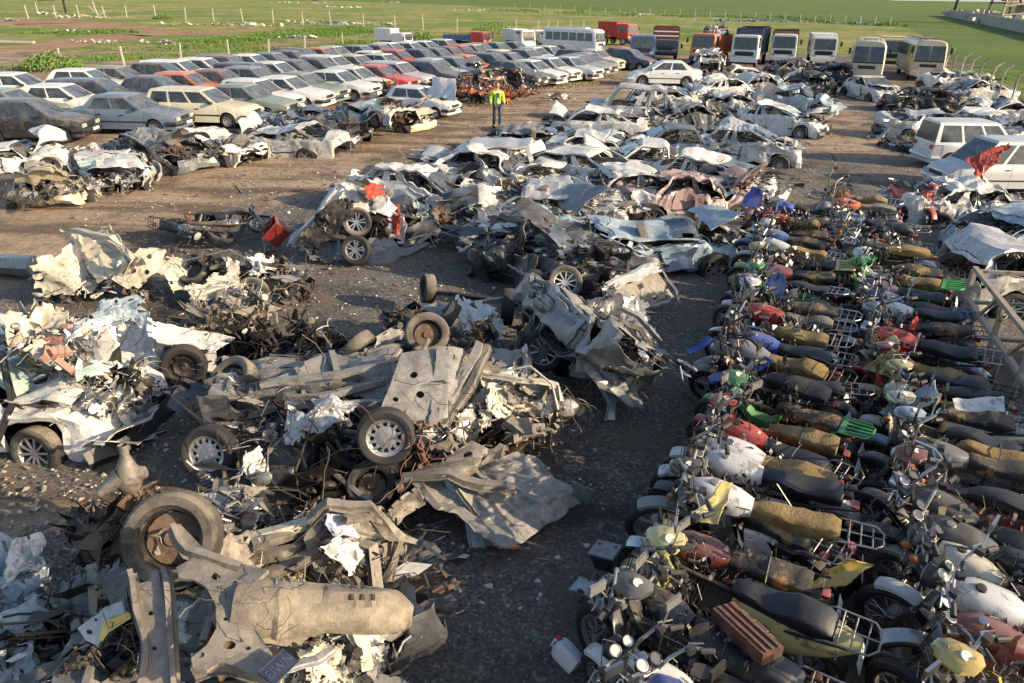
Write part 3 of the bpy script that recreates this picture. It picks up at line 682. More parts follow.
    rf = MB(); R_ = wr+.04
    rf.lathe([(R_-.03,-.07),(R_,-.06),(R_+.008,0),(R_,.06),(R_-.03,.07)],(xr,0,wr),(0,1,0),14,a0=R(-105),a1=R(20)); rf.build('rear_mudguard',CHR if seed%3 == 0 else PLA,rt)
    # engine
    e = MB(); e.box((.02,0,.32),(.34,.20,.20)); e.lathe([(0,.14),(.07,.135),(.095,.11),(.10,.0),(.10,-.11),(.07,-.135),(0,-.14)],(-.06,0,.32),(0,1,0),16); e.lathe([(0,.13),(.06,.125),(.08,.10),(.08,-.10),(.06,-.125),(0,-.13)],(.12,0,.31),(0,1,0),16)
    d = Vector((.35,0,.94)).normalized() if kind in('std','trail') else Vector((.98,0,.1)).normalized(); c0 = Vector((.11,0,.42)) if kind in('std','trail') else Vector((.16,0,.36))
    rot = Vector((0,0,1)).rotation_difference(d).to_matrix()
    for k in range(8): e.box(c0+d*(.02+k*.026),(.17-.01*(k>5),.18-.015*(k>5),.011),rot)
    e.box(c0+d*.11,(.11,.12,.22),rot); e = e.build('engine',ALU if seed%2 else GRM,rt)
    MB().box((-.05,-.125,.52),(.10,.03,.10)).build('carburettor',STE,e)
    fm = MB()
    for s in (-1,1):
        fm.tube([(.40,s*.02,.74),(.24,s*.09,.30),(.16,s*.11,.18),(-.22,s*.11,.20),(-.24,s*.10,.62)],.014,6)
        fm.tube([(-.22,s*.10,.30),(xr,s*.095,wr)],.017,6); fm.tube([(-.24,s*.10,.62),(-.46,s*.12,.68),(-.78,s*.10,.74)],.013,6)
    fm.tube([(.42,0,.80),(.36,0,.70),(-.10,0,.66),(-.24,0,.62)],.02,6); fm.tube([(.0,-.30,.22),(.0,.30,.22)],.011,6)
    fm.build('frame',GRM,rt)
    sh = MB()
    for s in (-1,1):
        sh.tube([(xr+.02,s*.125,wr+.02),(-.50,s*.125,.68)],.011,6)
        for k in range(9): t = .22+k*.075; p = Vector((xr+.02,s*.125,wr+.02)).lerp(Vector((-.50,s*.125,.68)),t); sh.torus(p,Vector((-.50-xr-.02,0,.66-wr)),.024,.0055,9,4)
    sh.build('shock_absorber',CHR,rt)
    ex = MB(); s = -1; ex.tube([(.24,0,.46),(.38,s*.08,.40),(.36,s*.12,.24),(.15,s*.14,.17),(-.15,s*.15,.20),(-.30,s*.16,.23)],.018,7); ex.tube([(-.28,s*.16,.23),(-.34,s*.16,.24),(-.78,s*.17,.31),(-.84,s*.17,.32)],[.02,.042,.042,.02],10); ex.build('exhaust',CHR if seed%2 == 0 else RUS,rt)
    # tank / leg shields / apron
    if kind in('std','trail'):
        L_ = .46; ns = 8; P = []
        for i in range(ns+1):
            t = i/ns; x = .42-t*L_; wd_ = (.098+.018*sin(pi*t))*(1-.45*max(0,t-.75)/.25*.8)*(.72+.28*min(1,t*4)); zt = .915-.075*t**2-.03*(1-min(1,t*5)); zb_ = .70+.01*t
            P.append([(x,wd_*v[0],zb_+(zt-zb_)*v[1]) for v in ((-.55,0),(-1,.15),(-1.08,.5),(-.86,.85),(-.4,1),(.4,1),(.86,.85),(1.08,.5),(1,.15),(.55,0))])
        tk = MB().loft(P).build('fuel_tank',pm,rt,ang=45); MB().lathe([(0,.02),(.03,.018),(.036,0)],(.27,0,.905),(0,0,1),14).build('fuel_cap',CHR if rg.random()<.6 else GRM,tk)
        for s in (-1,1): MB().box((.20,s*.121,.80),(.13,.006,.035)).build('tank_badge',[CHR,WHT,GRM][seed%3],tk)
        for s in (-1,1): MB().loft([[(x,s*y,z) for x,z in ((-.02,.64),(-.27,.64),(-.24,.44),(-.06,.42))] for y in (.10,.135,.14)]).build('side_panel',pm if rg.random()<.7 else PLA,rt,ang=50)
        xs0, zs = .0, .775
    elif kind == 'cub':
        for s in (-1,1):
            P = [[(x+.02*(k==0),s*y,z) for (x,y,z) in row] for k,row in enumerate([[(.46,.04,.80),(.50,.13,.80),(.47,.20,.79)],[(.42,.05,.60),(.47,.16,.60),(.43,.245,.58)],[(.34,.06,.42),(.40,.17,.40),(.37,.26,.38)],[(.27,.07,.28),(.31,.17,.25),(.29,.24,.24)]])]
            m = MB().grid(P); m.build('leg_shield',pm,rt,ang=60,thick=.008)
            MB().loft([[(x,s*y,z) for x,z in ((-.02,.66),(-.60,.70),(-.52,.50),(-.08,.42))] for y in (.09,.13,.14)]).build('side_panel',pm,rt,ang=50)
        MB().loft([[(x,w_*q,z+dz) for q,dz in ((-1,-.04),(-.8,.03),(0,.055),(.8,.03),(1,-.04),(0,-.06))] for x,w_,z in ((.44,.07,.84),(.36,.075,.66),(.22,.07,.52),(.05,.08,.50),(-.06,.10,.60))]).build('frame_cover',pm if seed%2 else PLA,rt,ang=50)
        xs0, zs = -.02, .745
    else:
        P = []
        for z,x,w_ in ((.88,.44,.13),(.78,.47,.20),(.62,.50,.235),(.45,.47,.24),(.30,.42,.22)): P.append([(x-abs(q)**2*.10,w_*q,z) for q in (-1,-.8,-.4,0,.4,.8,1)])
        MB().grid(P).build('front_apron',pm,rt,ang=60,thick=.02); MB().box((.18,0,.25),(.50,.36,.05)).build('floorboard',PLA,rt)
        P = [[(x,w_*cos(a),z+h_*sin(a)) for a in [2*pi*k/12 for k in range(12)]] for x,w_,z,h_ in ((-.05,.10,.50,.17),(-.12,.17,.50,.22),(-.40,.19,.52,.22),(-.70,.13,.60,.12),(-.86,.05,.66,.05))]
        MB().loft(P).build('rear_body',pm,rt,ang=50)
        MB().lathe([(wr-.0,-.07),(wr+.035,-.06),(wr+.05,0),(wr+.035,.06),(wr,.07)],(xf,0,wr),(0,1,0),14,a0=R(-75),a1=R(75)).build('front_mudguard',pm,rt)
        xs0, zs = -.04, .745
    # seat: long cushion with a step, its cover built over the cushion
    P = []; Ls = .66
    for i in range(11):
        t = i/10; x = xs0-t*Ls; en = min(1,(t+.03)*9)*min(1,(1.04-t)*9); w_ = (.056+.044*min(1,t*1.9))*(.80+.20*en); zt = zs+.048*en+(.035 if (seatk == 'step' and t > .52) else 0)+.018*sin(t*9+seed); 
        P.append([(x,w_*a,zs-.055+(zt-zs+.055)*b+rg.uniform(-.004,.004)) for a,b in ((-.8,0),(-1,.05),(-1.03,.5),(-.97,.88),(-.75,1.0),(0,.98+.05*((i%2) if seed%3 == 0 else 0)),(.75,1.0),(.97,.88),(1.03,.5),(1,.05),(.8,0))])
    st = MB().loft(P).build('seat',SEA,rt,ang=50)
    if seatk != 'bare' and seed%3 == 1:
        m = MB(); xx = xs0-Ls*.5; m.tube([(xx,-.14,zs-.03),(xx,-.135,zs+.05),(xx,0,zs+.075),(xx,.135,zs+.05),(xx,.14,zs-.03)],.007,5); m.build('seat_strap',PLA,st)
    if kind != 'scooter' or rack:
        pass
    tl = MB().loft([[(x,w_*a,z+.024*b) for a,b in ((-1,-1),(-1,1),(1,1),(1,-1))] for x,w_,z in ((-.74,.038,.675),(-.78,.04,.67),(-.80,.03,.66))]).build('tail_light',REDL,rt)
    MB().box((-.885,0,.50),(.006,.17,.13),Matrix.Rotation(.25,3,'Y')).build('number_plate',WHT if seed%3 else GRM,rt)
    for s in (-1,1):
        q = MB().tube([(-.74,s*.05,.66),(-.74,s*.16,.66)],.006,5).build('indicator_stalk',CHR,rt)
        if rg.random() < .45: MB().ell((-.74,s*.185,.66),(.035,.03,.03),8,5).build('indicator_lamp',ORA,q)
    if rack:
        m = MB(); r0 = .0075 if rack == 1 else .012; z0 = zs+.035
        m.tube([(-.60,-.12,z0-.05),(-.66,-.125,z0),(-.90,-.115,z0+.02),(-.95,-.06,z0+.02),(-.95,.06,z0+.02),(-.90,.115,z0+.02),(-.66,.125,z0),(-.60,.12,z0-.05)],r0,6)
        if rack == 1:
            for x in (-.72,-.80,-.88): m.tube([(x,-.12,z0+.01),(x,.12,z0+.01)],.006,5)
            m.tube([(-.66,0,z0),(-.95,0,z0+.02)],.006,5)
        else:
            for k in range(4): m.bar((-.66,-.09+k*.06,z0+.0),(-.94,-.07+k*.047,z0+.02),.022,.018)
            m.bar((-.68,-.12,z0),(-.68,.12,z0),.05,.02)
        m.build('luggage_rack',CHR if rack == 1 else pm,rt)
    for k in range(4):
        a = Vector((.50,rg.uniform(-.1,.1),.86)); b = Vector((bx+.06,rg.choice((-1,1))*.26,zb+.02)); c = Vector((.30,rg.uniform(-.12,.12),.66))
        p = [a.lerp(b,0)+Vector((0,0,0)), (a+b)/2+Vector((.12,0,.08)), b]; MB().tube([T@q for q in p]+[],.0045,4).build('control_cable',PLA,rt)
    MB().tube([(.52,.06,.80),(.58,.12,.66),(.42,.13,.5),(.15,.1,.42)],.006,4).build('wiring',PLA,rt)
    MB().tube([(-.02,.12,.20),(-.10,.26,.03)],.01,5).build('side_stand',GRM,rt)
    return rt
BP = [('std',1,'std',1,'flat',True),('std',2,'high',1,'step',True),('std',3,'std',0,'flat',True),('cub',4,'std',1,'step',False),('std',5,'std',1,'step',False),('trail',6,'flat',1,'flat',True),
      ('cub',7,'std',2,'flat',True),('scooter',8,'std',1,'step',False),('std',9,'high',0,'bare',True),('std',10,'flat',2,'flat',False),('cub',11,'std',1,'flat',False),('std',12,'std',1,'flat',True),('std',13,'std',1,'step',True),('cub',14,'flat',1,'step',True),('trail',15,'high',1,'flat',True),('std',16,'flat',2,'flat',False),('cub',17,'high',1,'flat',False),('std',18,'high',1,'flat',True)]
BPR = {}
def get_bike(i, seatmat, color, x, y, deg, lean, label, group='motorcycles packed in rows on the right', z=.02, roll=0., pitch=0., name='motorcycle', sc_=1.06, drop=(), clutter=0):
    if i not in BPR: k,s,b,r_,sk,sp = BP[i]; BPR[i] = bike(k,s,name,b,r_,sk,sp)
    global DROP; DROP = drop
    o = copy_tree(BPR[i], None, {'bike_red': bpaint(color), 'seat_vinyl': seatmat, 'chrome': (CHR,STE,GRM,CHR,STE)[len(label)*7%5]}); o.name = name
    o.rotation_mode = 'XYZ'; o.location = (x,y,z+abs(sin(R(lean)))*.04); o.rotation_euler = (R(-lean),R(pitch),R(deg)); o.scale = (sc_,)*3
    DROP = ()
    for k in range(clutter):
        rg = random.Random(label+str(k)); bits(o, (rg.uniform(-.3,.55),rg.uniform(-.15,.15),rg.uniform(.5,.82)), (.30,.24,.42), rg.randrange(99), [PLA,GRM,STE,bpaint(color)][rg.randrange(4)], 'broken_fittings', rg.uniform(0,6))
    return tag(o, label, 'motorcycle', group)
SEATS = dict(black=SEA, torn=SET, foam=SEF, grey=SEG)
SN = dict(black='black seat', torn='torn black seat', foam='bare foam seat', grey='grey cloth seat')
COL1 = [(772,196),(770,206),(768,216),(767,226),(766,236),(768,246),(766,256),(762,266),(760,276),(757,287),(756,298),(750,310),(752,322),(744,335),(745,348),(750,362),(748,376),(742,391),(738,406),(728,423),(722,441),(712,460),(700,481),(690,503),(690,528),(665,556),(645,590),(655,628),(668,668),(690,720)]
COL2 = [(842,190),(846,200),(850,210),(856,220),(862,230),(868,240),(874,250),(880,261),(884,272),(886,284),(890,296),(893,309),(896,322),(900,336),(906,350),(914,365),(918,381),(922,398),(928,416),(934,436),(940,458),(948,482),(956,508),(966,536),(976,568),(986,605),(996,648),(1004,700)]
C1C = ['bright_blue','red','white','blue','silver','pale_yellow','maroon','green','purple','white','red','red','bright_blue','grey','black','bright_blue','green','red','red','white','silver','black','white','maroon','pale_yellow','black','dark_grey','white','bright_blue','pink']
C2C = ['rust','orange','blue_grey','red','dark_grey','black','white','bright_green','purple','blue','white','grey','red','maroon','red','pale_yellow','beige','cream','light_blue','dark_grey','maroon','black','black','cream','silver','maroon','yellow','white']
S1 = ['black','foam','torn','torn','foam','black','torn','black','black','torn','grey','foam','black','foam','black','black','torn','foam','black','foam','black','torn','foam','torn','black','black','black','torn','black','black']
S2 = ['foam','grey','black','black','black','foam','torn','foam','black','torn','black','torn','black','foam','black','black','torn','black','foam','torn','black','black','black','torn','foam','torn','foam','black']
I1 = [5,0,3,2,11,6,4,10,13,3,12,17,14,1,16,5,6,3,0,8,11,16,4,15,7,17,13,0,12,3]
I2 = [1,8,0,12,3,2,16,6,4,15,11,3,17,1,13,3,7,10,6,0,16,2,11,15,0,4,13,17]
MC = {}
def ordw(n):
    T = {20:'twentieth',30:'thirtieth'}
    if n < len(ORDN): return ORDN[n]
    return {15:'fifteenth',16:'sixteenth',17:'seventeenth',18:'eighteenth',19:'nineteenth'}.get(n) or T.get(n) or ('twenty-' if n < 30 else 'thirty-')+ORDN[n%10]
def place_cols():
    for ci,(C_,CC,SS,II) in enumerate(((COL1,C1C,S1,I1),(COL2,C2C,S2,I2))):
        N = len(C_)
        for k,(px,py) in enumerate(C_):
            rg = random.Random(100*ci+k); H = G(px,py,1.0); t = max(0,min(1,(H.y-3.5)/12.5)); deg = 141+t*17+rg.uniform(-13,13); u = Vector((cos(R(deg)),sin(R(deg))))
            p = Vector((H.x-.15*ci,H.y))-u*.40*1.06; col_ = CC[k]; nm = NICE.get(col_,col_)
            lab = '%s motorcycle with %s, %s from the near end, %s row' % (nm, SN[SS[k]], ordw(N-k), ('left','right')[ci])
            get_bike(II[k], SEATS[SS[k]], col_, p.x, p.y, deg, rg.uniform(3,24), lab, pitch=rg.uniform(-2,2), sc_=rg.uniform(1.05,1.18), drop=rg.choice(((),(),(),('fuel_tank',),('luggage_rack',),('headlight',),('side_panel','seat_strap'),('front_mudguard',))), clutter=rg.randrange(4))
# ------------------------------------------------------------ wrecked cars
def clump_mb(seed, n=60, size=(.5,.45,.35)):
    """a mangled mass of castings, brackets, hoses and wires"""
    rg = random.Random(seed); mb = MB(); sx,sy,sz = size
    def rp(k=1.): 
        while True:
            p = Vector([rg.uniform(-1,1) for _ in range(3)])
            if p.length < 1: return Vector((p.x*sx*k,p.y*sy*k,p.z*sz*k))
    def rr(): return Matrix.Rotation(rg.uniform(0,6.3),3,Vector([rg.gauss(0,1) for _ in range(3)]).normalized())
    for i in range(n):
        k = rg.random(); p = rp(); L = rg.uniform(.05,.22)*(sx+sz)*1.6
        if k < .10: mb.box(p,(L,L*rg.uniform(.4,.8),L*rg.uniform(.2,.5)),rr())
        elif k < .14: mb.ell(p,(L*.5,L*.35,L*.3),10,7,rr())
        elif k < .30:
            q = rr(); d = q@Vector((L*.9,0,0)); y = q@Vector((0,1,0)); z = q@Vector((0,0,1)); w_ = L*rg.uniform(.12,.3); e = p+z*L*rg.uniform(-.3,.3)
            mb.grid([[p-d+y*w_+z*w_*.5,p-d+y*w_,p-d-y*w_,p-d-y*w_+z*w_*.5],[e+y*w_+z*w_*.5,e+y*w_,e-y*w_,e-y*w_+z*w_*.5],[p+d+y*w_*.5+z*w_*.3,p+d+y*w_*.5,p+d-y*w_*.5,p+d-y*w_*.5+z*w_*.3]])
        elif k < .48:
            d = rr()@Vector((L*.6,0,0)); r1 = L*.22; mb.tube([p-d,p-d*.9,p-d*.88,p-d*.3,p-d*.28,p-d*.1,p-d*.08,p+d],[r1*1.4,r1*1.4,r1,r1,r1*1.25,r1*1.25,r1*.6,r1*.5],10)
        elif k < .53:
            d = rr()@Vector((1,0,0))
            for q in range(6): mb.torus(p+d*q*L*.16,d,L*.22,L*.035,9,4)
        elif k < .62: mb.lathe([(0,.03),(L*.35,.03),(L*.42,0),(L*.35,-.03),(0,-.03)],p,rr()@Vector((0,0,1)),12)
        elif k < .82:
            q = p; pts = [q]; d = rr()@Vector((1,0,0))
            for _ in range(4): d = (d+Vector([rg.uniform(-.8,.8) for _ in range(3)])).normalized(); q = q+d*L*.6; pts.append(q)
            mb.tube(pts, rg.uniform(.006,.02), 5)
        else:
            a = rr()@Vector((L,0,0)); b = rr()@Vector((0,L*.7,0)); mb.sheet(p-a-b,p+a-b,p+a+b,p-a+b,4,4)
    v = crumple(np.array([tuple(q) for q in mb.v]), seed, .03, 3., 2); mb.v = [tuple(q) for q in v.tolist()]
    return mb
CL = {}
def clump(par, loc, size, seed, mat, name='engine_wreckage', rot=None, n=75):
    key = seed % 9
    if key not in CL:
        o = clump_mb(key+40, n).build(name, mat, None, ang=25); CL[key] = o.data; bpy.data.objects.remove(o)
    o = bpy.data.objects.new(name, CL[key]); col.objects.link(o); adopt(o, par); o.location = loc
    o.rotation_euler = rot or (seed*1.3, seed*.7, seed*2.1); s = size/.5; o.scale = (s,s,s*.8); o.material_slots[0].link = 'OBJECT'; o.material_slots[0].material = mat
    return o
BITS = {}
def bits_mb(seed, n=70):
    rg = random.Random(seed); mb = MB()
    for i in range(n):
        c = Vector((rg.uniform(-1,1),rg.uniform(-1,1),0)); c.z = .30*(1-c.length*.55)+rg.uniform(-.12,.16); L = rg.uniform(.03,.13)*(2.0 if rg.random() < .12 else 1)
        u = Vector([rg.gauss(0,1) for _ in range(3)]).normalized(); q = u.orthogonal().normalized(); w_ = rg.uniform(.2,.9); k = rg.random()
        if k < .55:
            a = c-u*L; b = c+u*L; m_ = c+u.cross(q)*L*rg.uniform(-.5,.5); mb.add([a-q*L*w_, a+q*L*w_*rg.uniform(.3,1), m_+q*L*w_, m_-q*L*w_, b+q*L*w_*rg.uniform(.1,1), b-q*L*w_*rg.uniform(.3,1)],[(0,1,2,3),(3,2,4,5)])
        elif k < .8: mb.bar(c-u*L*1.6, c+u*L*1.6, L*.16, L*.10)
        else:
            pts = [c]; d = u
            for _ in range(4): d = (d+Vector([rg.uniform(-.7,.7) for _ in range(3)])).normalized(); pts.append(pts[-1]+d*L*.9)
            mb.tube(pts, .006, 4)
    return mb
def bits(par, loc, size, seed, mat, name='torn_scraps', rz=0):
    key = seed % 12
    if key not in BITS:
        o = bits_mb(key+70).build(name, mat, None, ang=20); BITS[key] = o.data; bpy.data.objects.remove(o)
    o = bpy.data.objects.new(name, BITS[key]); col.objects.link(o); adopt(o, par); o.location = loc; o.rotation_euler = (0,0,rz); o.scale = size if isinstance(size,tuple) else (size,)*3
    o.material_slots[0].link = 'OBJECT'; o.material_slots[0].material = mat; o['kind'] = 'stuff'; return o
def seat(par, loc, rot, sc_=1., mat=None):
    mb = MB(); P = []
    for i in range(7): t = i/6; x = -.25+.5*t; P.append([(x,y*.24,.0+z*(.07+.03*sin(pi*t))) for y,z in ((-1,-1),(-1,.6),(-.85,1.3),(0,.9),(.85,1.3),(1,.6),(1,-1))])
    mb.loft(P); P = []
    for i in range(8): t = i/7; z = .05+.62*t; wv = .24-.06*max(0,t-.6)/.4; P.append([(-.24-.22*t+x,y*wv,z) for y,x in ((-1,-.07),(-1,.05),(-.8,.10),(0,.06),(.8,.10),(1,.05),(1,-.07))])
    mb.loft(P); v = crumple(np.array([tuple(Vector(q)*sc_) for q in mb.v]), int(loc[0]*31)%97, .05, 2., 2); mb.v = [tuple(q) for q in v.tolist()]
    o = mb.build('seat', mat or CLO, par, ang=60); o.location = loc; o.rotation_euler = rot; return o
def shell_mb(K, rg, bonnet=True, boot=True, dx=.075, roofless=False):
    xs = [x for x in body_x(K, dx)]; mb = MB(); P = []
    for x in xs:
        r_ = ring(K, x, .93 if abs(abs(x)-K['L']/2) < 1e-6 else 1.); q = []
        for j in range(len(r_)-1):
            a, b = Vector(r_[j]), Vector(r_[j+1]); q.append(a); k = 3 if (b-a).length > .3 else 2 if (b-a).length > .1 else 1
            for m in range(1,k): q.append(a.lerp(b,m/k))
        q.append(Vector(r_[-1])); P.append(q)
    xrb,xfb,xrt,xft,zr = K['cab']; n = min(len(q) for q in P)
    # keep the rings the same length
    P = [[q[round(j*(len(q)-1)/(n-1))] for j in range(n)] for q in P]; mb.grid(P); keep = []
    for f in mb.f:
        c = sum((Vector(mb.v[i]) for i in f), Vector())/4; top = abs(c.y) < K['W']/2*.86 and c.z > .62
        if top and xrb+.05 < c.x < xfb-.05: continue
        if top and c.x >= xfb-.05 and not bonnet: continue
        if top and c.x <= xrb+.05 and not boot: continue
        keep.append(f)
    mb.f = keep
    if not roofless:
        P = []
        for i in range(15):
            s = i/14; e = cabP(K,s,1,side=1); P.append([Vector((e.x,e.y*(1-2*j/12),e.z+.05*(1-(1-2*j/12)**2))) for j in range(13)])
        mb.grid(P)
        for sd_ in (1,-1):
            for s0,s1 in ((0,.07),(.47,.55),(.93,1.0)):
                mb.grid([[cabP(K,s0+(s1-s0)*a,t/8,side=sd_) for a in (0,.5,1)] for t in range(9)])
            mb.grid([[cabP(K,i/16,t,side=sd_) for t in (.86,.93,1)] for i in range(17)])
            if K['L'] > 4.3 or K['cab'][4] > 1.6: mb.grid([[cabP(K,.30+.08*a,t/8,side=sd_) for a in (0,.5,1)] for t in range(9)])
        for s in (0,1): mb.grid([[cabP(K,s,t,side=1)*1 if q == 0 else Vector((cabP(K,s,t).x,cabP(K,s,t).y*(1-q/6),cabP(K,s,t).z)) for q in range(13)] for t in (.84,.92,1)])
    return mb
def deform(v, seed, sev, K, rc, fc, bc, squash, twist=0):
    """crush: rc roof, fc front, bc back (metres), squash all over"""
    rg = np.random.RandomState(seed); v = v.copy(); L = K['L']/2; zb = .9
    up = v[:,2] > zb; v[up,2] = zb+(v[up,2]-zb)*(1-rc*(.7+.3*np.sin(v[up,0]*2+seed)))
    v[:,1] += np.where(up, rc*.35*(v[:,2]-zb)*np.sign(np.sin(seed)), 0)
    f = np.clip((v[:,0]-.5)/(L-.5),0,1); v[:,0] -= f*fc; v[:,2] += f*fc*.18*np.sin(v[:,0]*9+seed); v[:,1] += f*fc*.25*np.sin(seed*3.)
    b = np.clip((-v[:,0]-.5)/(L-.5),0,1); v[:,0] += b*bc; v[:,2] += b*bc*.18*np.sin(v[:,0]*8+seed)
    v[:,2] *= (1-squash*(.75+.25*np.sin(v[:,0]*1.9+seed*2))); a = twist*v[:,0]; y = v[:,1]*np.cos(a)-v[:,2]*np.sin(a); v[:,2] = v[:,1]*np.sin(a)+v[:,2]*np.cos(a); v[:,1] = y
    v = crumple(v, seed, .15*sev, 1.05, 4, .58)
    return v
def hit(p, *a): return Vector(deform(np.array([[p[0],p[1],p[2]]],dtype=float), *a)[0])
def trims(rt, K, A, pm):
    for sd_ in (1,-1):
        m = MB()
        for s0,s1 in K['sw']:
            q = [cabP(K,s0,.10,side=sd_,off=.01),cabP(K,s1,.10,side=sd_,off=.01),cabP(K,s1,.88,side=sd_,off=.01),cabP(K,s0,.88,side=sd_,off=.01)]; pts = []
            for i in range(4):
                for k in range(5): pts.append(q[i].lerp(q[(i+1)%4],k/5))
            pts.append(q[0]); m.tube([hit(p,*A) for p in pts], .014, 4)
        for x in (K['wx'][1]+.45, -.12, K['wx'][0]-.42): m.tube([hit(Vector((x,sd_*(K['W']/2+.004),.30+k*.1)),*A) for k in range(7)], .008, 4)
        m.tube([hit(Vector((K['wx'][1]+.4+k*.2,sd_*(K['W']/2+.008),.52)),*A) for k in range(int((K['wx'][0]-K['wx'][1]-.8)/.2)+1)], .02, 4)
        m.build('door_trim', PLA, rt)
    m = MB(); P = []
    for i in range(9):
        x = -1.3+i*.28; P.append([hit(Vector((x,y*.66,.62+(.16*(abs(y) > .9)))),*A) for y in (-1,-.92,-.5,0,.5,.92,1)])
    m.grid(P); m.build('interior_floor', PLA, rt, ang=30)
WN = 0
def wreck(px, py, kind, color, deg, label, sev=1., rc=.5, fc=.5, bc=.2, squash=.15, roll=0, pitch=0, z=0., wheels='1111', rims='five', bonnet=True, boot=True, junk=2, panels=3, seats=1, seed=None, roofless=False, glass=True, twist=0., jm=None, loose=None, bump=True, cat='wrecked car', group=None, sc_=1.0, under=True, name='wrecked_car', doors=2, at=None):
    global WN; WN += 1; seed = seed or WN*7+3; rg = random.Random(seed); K = CK[kind]; rt = empty(name, (0,0,0), 0, label, cat, group); pm = wpaint(color)
    A = (seed, sev, K, rc, fc, bc, squash, twist); mb = shell_mb(K, rg, bonnet, boot, roofless=roofless)
    v = deform(np.array([tuple(q) for q in mb.v]), *A); mb.v = [tuple(q) for q in v.tolist()]; 
    mb.build('body_shell', pm, rt, ang=15, thick=.014)
    if not roofless: trims(rt, K, A, pm)
    if under:
        u = MB()
        for s in (-1,1):
            u.grid([[(x/10-K['L']/2+.2,s*(K['W']/2*y-.05),.26+.03*(k%2)) for k,y in enumerate((0,.2,.4,.6,.8,.95))] for x in range(0,int(K['L']*10-3))])
            u.grid([[(x/5-K['L']/2+.2,s*(K['W']/2-.12),z_) for z_ in (.22,.36)] for x in range(0,int(K['L']*5-1))])
        u.tube([(x/5-1.4,.0,.24) for x in range(15)],.03,6); u.tube([(-1.6,-.5,.3),(-1.6,.5,.3)],.09,8)
        vv = deform(np.array([tuple(q) for q in u.v]), *A); u.v = [tuple(q) for q in vv.tolist()]; u.build('floor_pan', UND if roll else GRM, rt, ang=25)
    k = 0
    for wx in K['wx']:
        for sd_ in (1,-1):
            if wheels[k] == '1':
                c = hit((wx, sd_*(K['W']/2-.03), K['R']), *A); a = Vector((rg.uniform(-.25,.25),sd_,rg.uniform(-.2,.2))).normalized()
                if not roll and c.z < K['R']*.9: c.z = K['R']*.9
                add_wheel(rt, c, K['R']*1.03, .18, a, 1, rims if rims != 'mix' else rg.choice(('five','cap','ten','steel')), RUBD if rg.random() < .3 else RUB)
            k += 1
    jm = jm or [STE,GRM,MUD,RUS]
    for i in range(junk):
        x = rg.choice((K['L']/2-.45-fc*.7,-K['L']/2+.5+bc*.6, rg.uniform(-.6,.6))) if i else K['L']/2-.5-fc*.7
        clump(rt, hit((x,rg.uniform(-.3,.3),.62),*A), rg.uniform(.34,.5), seed+i, jm[(seed+i)%len(jm)])
    for i in range(seats):
        seat(rt, hit((.0-.7*(i//2),(-.35,.35)[i%2],.42),*A), (rg.uniform(-.3,.3),rg.uniform(-.4,.4),rg.uniform(-.3,.3)), .95, [CLO,SEA,SEG][seed%3])
    for i in range(doors):
        sd_ = (1,-1)[i%2]; a = .75-.95*(i//2); m = MB(); m.sheet((a,sd_*.86,.34),(a-.9,sd_*.86,.34),(a-.95,sd_*.83,.92),(a-.12,sd_*.83,.92),10,7,rag=False)
        vv = deform(np.array([tuple(q) for q in m.v]), *A); dd = Vector((rg.uniform(-.1,.1),sd_*rg.uniform(.04,.14),rg.uniform(-.06,.03))); m.v = [tuple(Vector(q)+dd) for q in vv.tolist()]
        m.build('door', wpaint(color), rt, ang=24, thick=.03)
    if bonnet is False or rg.random() < .6:
        m = MB(); h = rg.uniform(.1,.7); m.sheet((.95,-.68,.95),(1.9-fc*.6,-.62,.80+h),(1.9-fc*.6,.62,.80+h*rg.uniform(.3,1)),(.95,.68,.95),12,12,.1,rag=False); m.build('bonnet', pm, rt, ang=22, cr=(seed+5,.20*sev,1.1,3,.55), thick=.012)
    for i in range(panels):
        x, y = rg.uniform(-K['L']/2,K['L']/2), rg.uniform(-.9,.9); zt = rg.uniform(.35,.95)*(1-squash); s = rg.uniform(.25,.55); a = rg.uniform(0,6.3); u = Vector((cos(a),sin(a),rg.uniform(-.5,.5)))*s; q = Vector((-sin(a),cos(a),rg.uniform(-.6,.6)))*s*rg.uniform(.4,.8); c = Vector((x,y,zt))
        MB().sheet(c-u-q,c+u-q*.6,c+u*.8+q,c-u+q,9,8,rg.uniform(-.1,.15)).build('torn_panel', pm if rg.random() < .7 else wpaint(rg.choice(('silver','grey','dark_grey','white'))), rt, ang=22, cr=(seed+11+i,.16*sev,1.5,3,.6), thick=.008)
    hz = max(.35, .82*(1-squash))*(1-.15*rc) if not roll else .2
    for i,mm in enumerate((PLA, pm, jm[seed%len(jm)], wpaint('silver'), GRM)):
        bits(rt, (rg.uniform(-.5,.5),0,hz), (K['L']*.44,.75,.55), seed+i*5, mm, rz=rg.choice((0,pi)))
    if glass:
        c = [cabP(K,1,t_,side=s_) for s_,t_ in ((1,.1),(-1,.1),(-1,.9),(1,.9))]; m = MB(); m.sheet(*c,9,7); vv = deform(np.array([tuple(q) for q in m.v]), *A); m.v = [tuple(Vector(q)+Vector((.02,0,.02))) for q in vv.tolist()]; m.build('windscreen', GLC if seed%3 == 0 else GLS, rt, ang=10)
